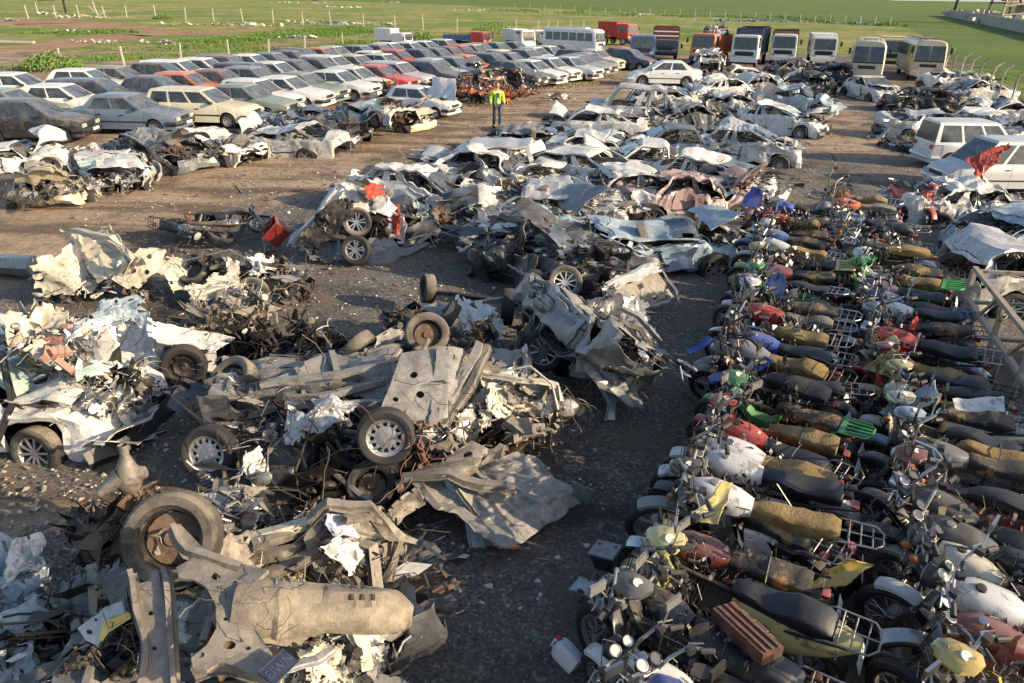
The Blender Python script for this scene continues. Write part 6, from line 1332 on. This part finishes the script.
truck(889,69,-114,'pale_yellow','pale yellow lorry cab between the two buses','box','pale_yellow',L=4,H=2.6,bh=2.7)
bus(924,82,-108,'beige','off white bus with rusty roof ribs behind the burnt wreck at right',roofc='rust',L=8)
truck(478,50,-25,'red','small red truck cab with a blue flat body behind the parked cars','open','blue',L=5.2,H=1.9,bh=1.5,W=1.8)
truck(523,50,-60,'white','white delivery van cab with a big windscreen behind the parked cars','box','white',L=4.5,H=2.1,bh=2.1,W=1.8,cat='van',name='van')
truck(545,50,-60,'white','small white van front just left of the dark red pickup','box','white',L=4.2,H=2.0,bh=2.0,W=1.7,cat='van',name='van')
truck(400,50,-25,'white','white box van behind the parked cars, taller than all of them','box','white',L=3.9,H=1.75,bh=2.1,W=1.7,cat='van',name='van')
# intact looking cars in the yard
g = G(663,86); car_copy('modern','white',g.x,g.y,176,'clean white saloon facing left, alone between the dirt road and the scrap tower','car',None,'white_saloon','ten')
g = G(966,166); v1 = car_copy('minivan','silver',g.x,g.y,2,'silver van nearer the fence, its tail towards the aisle','van',None,'silver_van','steel')
g = G(986,190); v2 = car_copy('minivan','silver',g.x,g.y,183,'silver van with its bonnet towards the aisle and red cloth over the windscreen','van',None,'silver_van','ten')
v1.scale = v2.scale = (.82,)*3
h = Heap('red_cloth','torn red cloth hanging over the windscreen of the silver van',965,170,'cloth')
RC = M('red_cloth',(.36,.035,.02),.8,dust=.1); h.sheet([(980,152,1.5),(1008,143,1.7),(1010,149,1.6),(985,172,1.15)],RC,'cloth_fold',rag=False,cr=(141,.10,3,4)); h.sheet([(970,158,1.4),(984,154,1.5),(984,188,.9),(974,188,.85)],RC,'cloth_fold',rag=False,cr=(142,.09,3,4))
g = G(423,116); wh = car_copy('hatch','white',g.x,g.y,-24,'upright white hatchback with its bonnet raised high beside the dirt road','car',None,'open_bonnet_car')
wh.scale = (.88,)*3
clump(wh,(1.35,0,.86),.42,3,GRM,'engine'); seat(wh,(-.2,.3,.5),(0,0,0),.9)
h = Heap('raised_bonnet','grey white bonnet standing up on the white hatchback',436,112,'car bonnet'); h.sheet([(430,95,1.0),(432,76,1.7),(456,79,1.65),(455,101,1.0)],WHS,'bonnet_panel',rag=False,bulge=.05,cr=(144,.04,2,3))
# overturned silver car, centre left
h = Heap('overturned_car','overturned silver wreck with two wheels stacked one above the other and a red rag',345,262,'wrecked car')
h.wheel(357,222,.78,.30,(.1,-1,.25),'five',tm=RUBD); h.wheel(356,250,.36,.30,(-.05,-1,.35),'five',tm=RUB)
h.sheet([(284,246,.25),(334,186,1.35),(345,192,1.3),(300,250,.2)],SLV,'sill',bulge=.04,cr=(151,.07,2,4)); h.sheet([(296,240,.5),(338,196,1.3),(352,214,1.0),(310,258,.15)],GRM,'floor_pan',cr=(152,.10,2,4)); h.sheet([(334,184,1.4),(378,182,1.35),(400,215,.75),(350,212,.95)],SLV,'body_side',bulge=.1,cr=(153,.17,1.9,4),n=18,m=18)
h.sheet([(300,232,.5),(330,215,.9),(350,258,.2),(310,262,.1)],GRY,'wheel_arch',bulge=.15,cr=(154,.10,2,4)); h.sheet([(372,205,.9),(402,210,.8),(404,240,.3),(375,240,.3)],SLV,'rear_wing',bulge=.1,cr=(155,.14,2,4)); h.beam([(334,184,1.45),(345,178,1.55),(362,186,1.4),(386,190,1.3)],.06,.05,MUD,'door_frame'); h.beam([(290,244,.3),(318,214,.9),(336,190,1.35)],.10,.05,SLV,'sill'); h.tube([(312,236,.5),(335,238,.5),(346,240,.45)],.09,GRM,'silencer')
h.sheet([(362,186,1.4),(382,184,1.4),(386,196,1.2),(366,200,1.2)],RC,'red_rag',cr=(156,.07,3,3)); h.sheet([(392,205,.9),(402,204,.9),(400,236,.4),(392,232,.4)],RC,'red_rag',cr=(157,.08,3,3)); h.clump(345,215,.8,.5,GRM,1); h.clump(372,205,.9,.55,MUD,2); h.clump(325,235,.5,.45,STE,3); h.clump(385,230,.4,.5,GRM,4)
for m_ in (SLV,PLA,MUD): h.bits(365,205,.9,(.9,.6,.8),m_)
# toppled motorcycles, red bin, burnt bikes
get_bike(8,SEA,'black',*G(232,246).xy,20,72,'black motorcycle lying on its side left of the red bin',group=None,z=.2); get_bike(0,SEA,'dark_grey',*G(215,240).xy,-30,-75,'dark motorcycle toppled among engine parts, leftmost of the fallen pair',group=None,z=.2)
h = Heap('red_bin','open red plastic bin tipped beside the overturned silver wreck',272,246,'bin'); RP = M('red_plastic',(.17,.012,.01),.5,dust=.3)
c = h.p((276,232,.45)); rot = Matrix.Rotation(.5,3,'X')@Matrix.Rotation(-.7,3,'Y')@Matrix.Rotation(.5,3,'Z'); m = MB()
for d_,s_ in (((.21,0,0),(.02,.36,.36)),((-.21,0,0),(.02,.36,.36)),((0,.18,0),(.40,.02,.36)),((0,-.18,0),(.40,.02,.36)),((0,0,-.18),(.40,.34,.02))): m.box(c+rot@Vector(d_),s_,rot)
m.build('tub',RP,h.rt); m = MB(); m.bar(c+rot@Vector((-.23,.19,.18)),c+rot@Vector((.23,.19,.18)),.05); m.bar(c+rot@Vector((-.23,-.19,.18)),c+rot@Vector((.23,-.19,.18)),.05); m.build('rim',RP,h.rt)
rgb = random.Random(9)
BL = [(462,102,'orange'),(474,98,'rust'),(486,104,'rust'),(500,98,'orange'),(512,100,'rust'),(524,97,'rust'),(470,90,'rust'),(495,91,'black'),(515,90,'rust'),(452,94,'black'),(385,97,'orange'),(374,92,'rust'),(480,82,'black'),(504,84,'maroon')]
for k,(x,y,c_) in enumerate(BL):
    g = G(x,y); get_bike((0,3,5,9,6)[k%5],[SEA,SET][k%2],c_,g.x,g.y,rgb.uniform(-60,60),rgb.uniform(20,75)*(1 if k%2 else -1),'%s motorcycle, %s from the left, thrown on the heap behind the man' % ({'orange':'burnt orange','rust':'rust brown','black':'black','maroon':'dark red'}[c_], ordw(1+sorted(q[0] for q in BL).index(x))),'burnt motorcycles heaped by the parked cars',z=.15 if k < 6 else .35)
h = Heap('scrap_heap','orange and brown burnt motorcycle remains heaped behind the man',492,104,'scrap heap')
OR_ = M('burnt_orange_paint',(.50,.12,.05),.6,.1,(.16,.07,.04),.52,6.,.3,bump=.3)
for k,(x,y) in enumerate(((460,94),(472,88),(485,94),(498,90),(510,92),(520,88),(505,96),(478,97),(448,88),(388,92),(378,88))): h.clump(x,y,.35,.55,[RUS,GRM,OR_,GRM][k%4],k)
for x in (465,490,515): h.bits(x,92,.8,(1.5,1.,1.),RUS); h.bits(x+6,94,.8,(1.5,1.,1.),OR_)
# ------------------------------------------------------------ the man in the yellow jacket
def skin(name, pts, edges, radii, mat, parent, root=0, lv=1):
    me = bpy.data.meshes.new(name); me.from_pydata([tuple(p) for p in pts], edges, []); o = bpy.data.objects.new(name, me); col.objects.link(o); adopt(o, parent)
    me.materials.append(mat); m = o.modifiers.new('skin','SKIN'); m.use_smooth_shade = True
    if not me.skin_vertices: me.skin_vertices.new()
    for i,r_ in enumerate(radii): me.skin_vertices[0].data[i].radius = r_ if isinstance(r_,tuple) else (r_,r_); me.skin_vertices[0].data[i].use_root = (i == root)
    s = o.modifiers.new('sub','SUBSURF'); s.levels = lv; s.render_levels = lv; return o
g = G(497,128); man = empty('person',(g.x,g.y,.02),R(-75),'man walking on the dirt road in an open high visibility yellow jacket and dark trousers','person')
J = [(0,0,.95),(0,0,1.10),(.0,0,1.28),(0,0,1.42),(0,0,1.50),(0,0,1.58), (0,.10,.90),(.06,.11,.50),(.02,.11,.09),(.14,.12,.045), (0,-.10,.90),(-.03,-.11,.50),(-.14,-.11,.10),(-.04,-.12,.045), (0,.19,1.42),(-.03,.27,1.14),(.05,.30,.90), (0,-.19,1.42),(-.02,-.27,1.14),(.10,-.29,.92)]
E_ = [(0,1),(1,2),(2,3),(3,4),(4,5),(0,6),(6,7),(7,8),(8,9),(0,10),(10,11),(11,12),(12,13),(3,14),(14,15),(15,16),(3,17),(17,18),(18,19)]
b_ = skin('body',J,E_,[(.15,.11),(.13,.10),(.15,.11),(.13,.10),.055,.05,.085,.058,.042,.04,.085,.058,.042,.04,.055,.042,.03,.055,.042,.03],SKN,man,lv=2)
skin('trousers',[J[0],J[6],J[7],J[8],J[10],J[11],J[12]],[(0,1),(1,2),(2,3),(0,4),(4,5),(5,6)],[(.165,.125),.098,.076,.062,.098,.076,.062],DNM,b_,lv=2)
skin('jacket',[(0,0,.86),J[1],J[2],J[3],J[14],J[15],(.03,.295,.97),J[17],J[18],(.07,-.285,.98)],[(0,1),(1,2),(2,3),(3,4),(4,5),(5,6),(3,7),(7,8),(8,9)],[(.20,.145),(.18,.135),(.185,.14),(.15,.12),.085,.068,.06,.085,.068,.06],HVR,b_,lv=2)
MB().box((.135,0,1.12),(.05,.13,.52),Matrix.Rotation(.05,3,'Y')).build('dark_shirt',DNM,b_); st_ = M('reflective_strip',(.6,.62,.6),.35,.3,dust=0)
for s in (-1,1): MB().lathe([(.155,-.03),(.158,.03)],(0,0,1.0),(0,0,1),16,a0=R(30) if s > 0 else R(200),a1=R(160) if s > 0 else R(330)).build('reflective_strip',st_,b_)
hd_ = MB(); hd_.ell((.015,0,1.665),(.098,.078,.118),16,12); hd_.ell((.112,0,1.65),(.018,.014,.022),8,6); hd_.ell((.01,.08,1.655),(.018,.012,.03),8,6); hd_.ell((.01,-.08,1.655),(.018,.012,.03),8,6); hd_.ell((.100,0,1.605),(.012,.028,.008),8,6); hd_.build('head',SKN,b_,ang=80)
hr = MB().ell((-.012,0,1.70),(.104,.086,.095),16,10); hr.build('hair',HAI,b_,ang=80); ey = MB()
for s in (-1,1): ey.ell((.101,s*.031,1.672),(.010,.013,.007),8,6)
ey.build('eye',HAI,b_)
for s,j in ((1,16),(-1,19)):
    c = Vector(J[j]); m = MB(); m.ell(c+Vector((.01,0,-.06)),(.035,.018,.05),8,6)
    for f_ in range(4): x = -.022+f_*.016; L_ = (.055,.068,.072,.06)[f_]; m.tube([c+Vector((x+.01,0,-.09)),c+Vector((x+.014,-s*.006,-.09-L_*.5)),c+Vector((x+.016,-s*.02,-.09-L_))],[.009,.008,.006],6)
    m.tube([c+Vector((.035,0,-.04)),c+Vector((.055,-s*.01,-.07)),c+Vector((.055,-s*.02,-.095))],[.011,.009,.007],6); m.build('hand',SKN,b_,ang=60)
    q = Vector(J[9] if s > 0 else J[13]); m = MB(); m.loft([[(q.x-.17+t*.27, q.y+.045*a*(1-.3*t), .0+(.10-.05*t)*b) for a,b in ((-1,0),(-1,.6),(-.5,1),(.5,1),(1,.6),(1,0))] for t in (0,.3,.7,1)]); m.build('shoe',HAI,b_,ang=50)
# ------------------------------------------------------------ fences, posts
def post(x, y, h, label, grp, lean=(0,0), w_=.13, name='fence_post'):
    m = MB(); m.box((0,0,h/2),(w_,w_,h),None,.8); m.box((0,0,h+.02),(w_*.9,w_*.9,.05)); o = m.build(name,WOD,None); o.location = (x,y,-.1); o.rotation_euler = (lean[0],lean[1],0); return tag(o,label,'fence post',grp)
rf_ = random.Random(4)
PL = [(28.5,19,3),(38,13,1),(56,18,2),(79.5,18,1.5),(105.5,18,3),(127,17,-2),(156,18,1),(186,20,1.5),(214,21,1),(243,22,1),(273.5,23,.5),(303,25,.5),(331,25,0),(364,28,1),(395.5,30,0),(423.5,30.5,0),(457,33,0)]
for k,(x,y,l) in enumerate(PL): g = G(x,y); post(g.x,g.y,2.0*(1 if k%3 else 1.05),'pale concrete fence post in the far grassland, %s from the left' % ordw(k+1),'concrete posts of the far left fence',(R(rf_.uniform(-5,5)),R(-l+rf_.uniform(-3,3))),.14)
PN = [(62,69),(124.5,66),(181,61),(229,56),(269,55.5),(305,51),(343,47)]
for k,(x,y) in enumerate(PN): g = G(x,y); post(g.x,g.y,1.35,'white topped post just behind the parked cars, %s from the left' % ordw(k+1),'short posts behind the parked cars',(0,R(rf_.uniform(-6,6))),.11)
for k,x in enumerate((516,538,548,557,570,583)): g = G(x,39+k*.2); post(g.x,g.y,2.2,'thin pale post behind the minibus and vans, %s from the left' % ordw(k+1),'thin posts behind the vans',(0,0),.14)
for k in range(26):
    x = 515+k*15; y = 8.5+(x-515)*.0435; g = G(x,y); post(g.x,g.y,1.6,'tiny far post on the crop field edge, %s from the left' % ordw(k+1),'far posts along the crop field edge',(0,0),.13)
g = G(98,16); m = MB(); m.bar((0,0,0),(-.5,0,2.4),.16); m.bar((0,0,0),(1.6,.0,.9),.12); m.bar((.3,0,.0),(-1.3,0,1.6),.12); o = m.build('braced_post',WOD,None); o.location = (g.x,g.y,0); tag(o,'leaning braced corner post in the far left fence','fence post')
# right hand fence: bent topped posts and wire
fx0, fx1 = Vector(P2(929,76)), Vector(P2(1030,126)); d = (fx1-fx0).normalized(); L = (fx1-fx0).length; fe = empty('wire_fence',(0,0,0),0,'rusty wire mesh fence with bent topped posts between the wrecks and the green field','fence'); n = int((L+20)/2.3); a = fx0-d*14; nrm = Vector((-d.y,d.x)); 
if nrm.x < 0: nrm = -nrm
for k in range(n+8):
    p = a+d*2.3*k; l = rf_.uniform(-.08,.12); m = MB(); m.tube([(p.x,p.y,-.1),(p.x+l*.5,p.y,1.5),(p.x+l+nrm.x*.05,p.y+nrm.y*.05,1.9),(p.x+l+nrm.x*.35,p.y+nrm.y*.35,2.15)],.045,6); m.build('post',WOD if k%3 else FRM,fe)
m = MB(); LL = 2.3*(n+7)
for k in range(9): z = .1+k*.21; m.tube([(*(a+d*LL*i/60),z+.03*sin(i*1.7+k)) for i in range(61)],.006,3,cap=False)
for k in range(int(LL/.25)): p = a+d*.25*k; m.tube([(p.x,p.y,.05),(p.x+.02,p.y,1.8)],.0045,3,cap=False)
w0 = m.build('wire_mesh',RUS,fe); w0['kind'] = 'stuff'
# ------------------------------------------------------------ open steel frame at the right edge
A, B = G(975,268,1.45), G(1034,342,1.45); u = (B-A); u.z = 0; Lf = u.length*1.0; u.normalize(); v_ = Vector((.98,-.1,0)).normalized()
fr = empty('lattice_rack',(A.x,A.y,0),0,'open rusty brown steel lattice frame standing at the right edge beside the motorcycles','steel frame')
def fp(s,t,z): q = u*s+v_*t; return Vector((q.x,q.y,z))
def fb(a,b,w_,nm='rail'): MB().bar(fp(*a),fp(*b),w_,w_*.8).build(nm,FRM,fr)
for t,q in ((0,''),(2.0,'')):
    for z in (1.45,.98,.25): fb((0,t,z),(Lf+.6,t,z),.07)
    for s in (0,Lf*.55,Lf*.98): fb((s,t,.05),(s,t,1.41),.08 if s == 0 else .06,'upright')
    for s in (0,.5): fb((Lf*s,t,.28),(Lf*(s+.45),t,1.42),.04,'brace'); fb((Lf*(s+.22),t,.28),(Lf*(s+.22),t,.94),.035,'brace')
for s in (0,Lf):
    for z in (1.40,.90,.30): fb((s,.04,z),(s,1.96,z),.06,'cross_rail')
# ------------------------------------------------------------ small things near the motorcycles
def jug():
    g = G(576,676); rt = empty('plastic_canister',(g.x,g.y,.03),.4,'white plastic canister with a blue label and red cap on the gravel by the motorcycles','canister'); WP = M('white_plastic',(.66,.67,.70),.4,dust=.2)
    MB().loft([[(x*.075*s+0,y*.11*s,z) for x,y in ((-1,-.7),(-.7,-1),(.7,-1),(1,-.7),(1,.7),(.7,1),(-.7,1),(-1,.7))] for z,s in ((0,.9),(.02,1),(.22,1),(.26,.85),(.28,.4))]).build('bottle',WP,rt,ang=50)
    MB().tube([(0,.06,.25),(0,.05,.31),(0,-.03,.31),(0,-.07,.25)],.014,7).build('handle',WP,rt); MB().cyl((0,-.075,.26),(0,-.09,.31),.028,12).build('cap',M('red_cap',(.5,.03,.02),.4,dust=.1),rt); MB().box((.0765,0,.12),(.004,.13,.11)).build('label',PLBLUE,rt); MB().box((.0795,0,.13),(.004,.09,.02)).build('label_print',WHT,rt)
    rt.rotation_euler = (R(-70),R(10),.9); rt.location.z = .12; rt.scale = (.85,)*3
jug()
def battery(px,py,z,rz,label):
    g = G(px,py,z); rt = empty('car_battery',g,rz,label,'battery'); MB().box((0,0,.10),(.26,.17,.18)).build('case',PLA,rt); MB().box((0,0,.20),(.27,.18,.025)).build('lid',GRY,rt)
    for s,mm in ((-1,'red_cap'),(1,None)): MB().cyl((s*.09,.05,.21),(s*.09,.05,.235),.014,8).build('terminal',MATS.get(mm,STE),rt)
    rt.rotation_euler = (.25,-.3,rz)
battery(612,566,.35,-.7,'grey car battery with a red terminal wedged before the nearest motorcycle wheel')
g = G(588,590,.35); rt = empty('plate_bracket',g,-.6,'pale blue plastic plate sticking out beside the grey battery','plastic plate'); m = MB(); m.sheet((-.14,-.09,0),(.14,-.09,.03),(.14,.09,.05),(-.14,.09,.0),8,6,.02); m.build('plate',LBL,rt,cr=(3,.01,4,2),thick=.01); MB().tube([(-.15,.1,-.01),(0,.13,-.01),(.15,.1,.03)],.008,5).build('edge_rod',CHR,rt)
g = G(745,637,.95); rt = empty('toolbox',g,0,'rusty brown steel box with clasps lying across the nearest motorcycle seat','metal box'); rt.rotation_euler = (.12,.05,R(118))
RB = M('rusty_red_box',(.16,.06,.035),.75,.15,(.07,.04,.03),.5,8.,.25,dcol=(.3,.2,.15),bump=.4,bsc=20); MB().box((0,0,.04),(.50,.20,.10)).build('box',RB,rt)
for k in range(3): MB().bar((-.24,-.06+k*.06,.097),(.24,-.06+k*.06,.097),.018,.014).build('rib',RB,rt)
for s in (-1,1): MB().box((s*.13,-.105,.06),(.05,.02,.05)).build('clasp',STE,rt)
MB().tube([(-.08,-.10,.05),(-.06,-.15,.05),(.06,-.15,.05),(.08,-.10,.05)],.008,5).build('handle',STE,rt)
g = G(824,212,.92); rt = empty('helmet',g,0,'grey crash helmet resting on a motorcycle seat near the far end of the left row','helmet'); m = MB(); m.ell((0,0,.10),(.15,.13,.14),16,10); m.build('shell',GRY,rt,ang=60); MB().ell((-.05,0,.07),(.125,.115,.075),14,8).build('visor',GLS,rt)
# ------------------------------------------------------------ far right: concrete wall, gravel plant
a, b = Vector(P2(945,16)), Vector(P2(1026,33.5)); d = (b-a); L = d.length; d /= L; nn = Vector((-d.y,d.x)); wl = empty('concrete_wall',(0,0,0),0,'long pale concrete panel wall beside the green field at the far right','wall'); npn = 26
for k in range(npn+6):
    p = a+d*(L/npn)*(k+.5); m = MB(); m.box((p.x,p.y,1.0+rf_.uniform(-.05,.05)),(L/npn-.06,.16,2.1),Matrix.Rotation(atan2(d.y,d.x),3,'Z')); m.build('panel',CCR,wl); 
    q = a+d*(L/npn)*k; MB().box((q.x,q.y,1.08),(.22,.26,2.25),Matrix.Rotation(atan2(d.y,d.x),3,'Z')).build('post',WOD,wl)
gp = G(1003,24); pt = empty('gravel_plant',(gp.x,gp.y,0),.3,'rusty gravel plant with a hopper on legs behind the concrete wall','industrial plant')
sc__ = 1.0
for sx in (-3,3):
    for sy in (-2,2): MB().bar((sx*1.25,sy*1.2,0),(sx*.8,sy*.8,9.5),.35).build('leg',FRM,pt)
MB().loft([[(x*w_,y*w_*.8,z) for x,y in ((-1,-1),(1,-1),(1,1),(-1,1))] for z,w_ in ((5.0,1.2),(7.2,2.9),(9.0,2.9))]).build('hopper',FRM,pt); MB().box((0,0,4.6),(7,4.6,.3)).build('platform',RUS,pt); MB().bar((7,0,.5),(2,0,7.5),.8,.5).build('conveyor',CCR,pt); MB().box((6.5,0,2.2),(4,3.5,4.4)).build('silo_base',CCR,pt)
for k in range(3): MB().bar((-3.6,-2.4,2.+k*2),(3.6,-2.4,2.6+k*2),.18).build('brace',FRM,pt)
gp = G(954,14); o = MB().tube([(0,0,0),(.2,0,5),(-.1,0,11)],[.9,.6,.5],10).build('chimney',GRM,None); o.location = (gp.x,gp.y,0); tag(o,'dark round chimney at the left end of the concrete wall','chimney')
for k,(x,y,s_,mm) in enumerate(((962,15,2,CCR),(972,17,2.6,WOD),(982,18,3,CCR),(990,21,2.4,GRY),(1012,24,3,CCR),(1018,26,2.6,WOD),(978,16,2.5,GRY))):
    g = G(x,y); m = MB(); rg = random.Random(k)
    for i in range(26): m.box((rg.gauss(0,s_*1.6),rg.gauss(0,s_),rg.uniform(.2,s_*.7)),(rg.uniform(.4,1.8),rg.uniform(.4,1.5),rg.uniform(.3,1.2)),Matrix.Rotation(rg.uniform(0,3),3,'Z'))
    o = m.build('rubble_pile',mm,None); o.location = (g.x,g.y,0); o['kind'] = 'stuff'
# rubbish in the fields
def rubbish(px,py,size,mat,seed,n=1,name='rubbish'):
    rg = random.Random(seed); m = MB(); g = G(px,py)
    for i in range(40): 
        c = Vector((rg.gauss(0,size[0]),rg.gauss(0,size[1]),rg.uniform(.0,.3))); s = rg.uniform(.08,.30)*size[2]; a = rg.uniform(0,6.3); u = Vector((cos(a),sin(a),rg.uniform(-.3,.6)))*s; q = Vector((-sin(a),cos(a),rg.uniform(-.3,.6)))*s; m.sheet(c-u-q,c+u-q,c+u+q,c-u+q,2,2,s*.3)
    o = m.build(name,mat,None,cr=(seed,.1,2,2)); o.location = g; o['kind'] = 'stuff'
RW_ = M('white_rubbish',(.55,.54,.50),.8,dust=.2); RBL = M('blue_tarpaulin',(.05,.16,.42),.6,dust=.2); RYL = M('yellow_rubbish',(.5,.38,.15),.8)
for k,(x,y,sz,mm) in enumerate(((230,25.5,(4,.8,1.1),RW_),(236,25,(3,.8,1),RYL),(45,14,(1.2,.5,1),RW_),(67,17.5,(1,.5,1),RW_),(80,17,(1.2,.5,1),RYL),(10,21,(1,.3,1),RW_),(92,18,(1.5,.4,.8),RW_),(190,25,(2,.5,.6),RYL),(352,24.5,(1.5,.5,.9),RW_),(385,25,(1.8,.5,.9),RW_),(313,23,(2.5,.6,1),RW_),(338,23.5,(1.5,.6,1.2),RBL),(160,44,(1.0,.2,.8),RW_),(300,38,(1,.4,.9),RW_),(80,33,(1.2,.4,.8),RW_),(98,43,(1.,.3,.6),RW_),(348,7.5,(3,1,1.2),RW_),(470,10.5,(3,1,1),RW_),(645,14.5,(2,1,1),RW_),(392,2.5,(2,1,1.5),RW_),(300,3,(6,1.5,1.3),RW_),
    (720,21,(3,1,1),RBL),(745,21.5,(6,1,1),RBL),(765,21,(4,1,1),RBL),(780,22,(4,1,1),RBL),(855,23.5,(3,1,1.3),RBL),(740,20,(5,1,.7),RW_),(806,22.5,(2,.6,.8),RW_),(605,64,(.5,.3,.6),RW_),(560,100,(.4,.3,.5),RW_))): rubbish(x,y,sz,mm,k+1)
gq = G(14,43); o = MB().box((0,0,.12),(3.8,.35,.2)).build('concrete_slab',WOD,None,cr=(2,.05,1,2)); o.location = (gq.x,gq.y,0); tag(o,'pale broken concrete slab lying in the far left field','slab')
o = MB().sheet((-26,-3,.2),(26,-3,.2),(26,3,.2),(-26,3,.2),40,6).build('tarpaulin',RBL,None,cr=(4,.5,.5,3),thick=.02); gq = G(264,.0); o.location = (gq.x,gq.y,.3); tag(o,'long blue tarpaulin strip at the top edge left of centre','tarpaulin')
gq = G(66,13); rt = empty('field_shelter',(gq.x,gq.y,0),0,'small orange roofed shelter on a dark post in the far left field','shelter'); MB().cyl((0,0,0),(0,0,2.6),.22,8).build('post',GRM,rt); MB().sheet((-4.5,-.8,2.3),(1.5,-.8,3.0),(2.6,.8,2.6),(-4.,.8,2.2),8,4,.1).build('roof_sheet',M('orange_sheet',(.45,.16,.09),.7,dust=.3),rt,cr=(3,.2,1,2),thick=.05)
truck(0,0,96,'grey','grey lorry added unseen beyond the right edge to shade the motorcycles','box','grey',L=7.5,H=2.7,bh=2.7,grp=None,at=(9.9,8.6))  # out of view, added so its shadow darkens the near motorcycles
g = G(905,222); get_bike(7,SEA,'red',g.x,g.y,-78,8,'red and white scooter facing the viewer beyond the right row of motorcycles',group=None)
def loose(name,label,c,colr,cat,bulge=.06,seed=5,mat=None):
    h = Heap(name,label,c[0][0],c[0][1],cat); h.sheet(c,mat or bpaint(colr),'shell',bulge=bulge,cr=(seed,.03,2.5,3),thick=.01,ang=40,rag=False); return h
loose('leg_shield','large pale blue grey motorcycle leg shield standing between the seats of the right row',[(879,413,.75),(936,380,1.15),(942,400,1.1),(890,418,.75)],'light_blue','motorcycle leg shield')
loose('leg_shield','pale yellow motorcycle fairing with an oval badge, upper of two in the right row',[(858,350,.8),(893,334,1.1),(900,344,1.05),(866,356,.8)],'pale_yellow','motorcycle fairing',seed=6)
loose('leg_shield','pale yellow rounded motorcycle fairing, lower of two in the right row',[(861,368,.75),(893,350,1.12),(905,361,1.05),(886,376,.75)],'pale_yellow','motorcycle fairing',seed=7)
loose('leg_shield','bright green motorcycle fairing beside the white handlebars of the right row',[(838,272,.8),(868,252,1.1),(878,258,1.05),(862,270,.9)],'bright_green','motorcycle fairing',seed=8)
loose('leg_shield','yellow leg shield with a headlamp notch in the near part of the left row',[(688,520,.95),(722,482,1.25),(734,484,1.2),(716,526,.95)],'pale_yellow','motorcycle leg shield',seed=9)
loose('tail_cover','yellow moulded tail cover behind the near seats of the left row',[(800,588,.65),(846,560,.9),(874,566,.85),(846,588,.7)],'yellow','motorcycle tail cover',seed=10)
loose('front_fairing','bright blue pointed front fairing near the middle of the left row',[(736,352,.8),(752,346,.95),(772,362,.95),(760,372,.8)],'bright_blue','motorcycle fairing',seed=11)
loose('front_fairing','tall blue handlebar shield in the middle of the left row',[(766,282,.85),(778,266,1.2),(784,280,1.15),(780,300,.85)],'bright_blue','motorcycle fairing',seed=12)
loose('front_mudguard','long blue front mudguard sticking out over the gravel from the left row',[(684,350,.55),(708,335,.75),(716,340,.75),(690,354,.55)],'bright_blue','motorcycle mudguard',seed=13)
loose('front_fairing','blue and white fairing standing at the far end of the left row',[(738,205,.8),(752,186,1.3),(762,190,1.3),(758,208,.9)],'bright_blue','motorcycle fairing',seed=14)
loose('seat_cover','torn white cloth laid over a seat in the middle of the right row',[(952,398,.85),(1004,396,.88),(1004,412,.82),(954,410,.82)],'white','seat cover',seed=15,bulge=.04)
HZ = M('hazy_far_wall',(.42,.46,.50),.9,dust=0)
for k in range(30):
    x = 850+k*6; dist = 2600+k*37%900; xx = (x-512)/FPX*dist; o = MB().box((0,0,4),(40+k*7%30,20,6+k*5%7)).build('far_building',HZ,None); o.location = (xx,dist,0); tag(o,'tiny hazy building on the far right horizon','building','tiny hazy buildings on the horizon')
for k,o in PROTO.items(): kill(o)
for k,o in BPR.items(): kill(o)
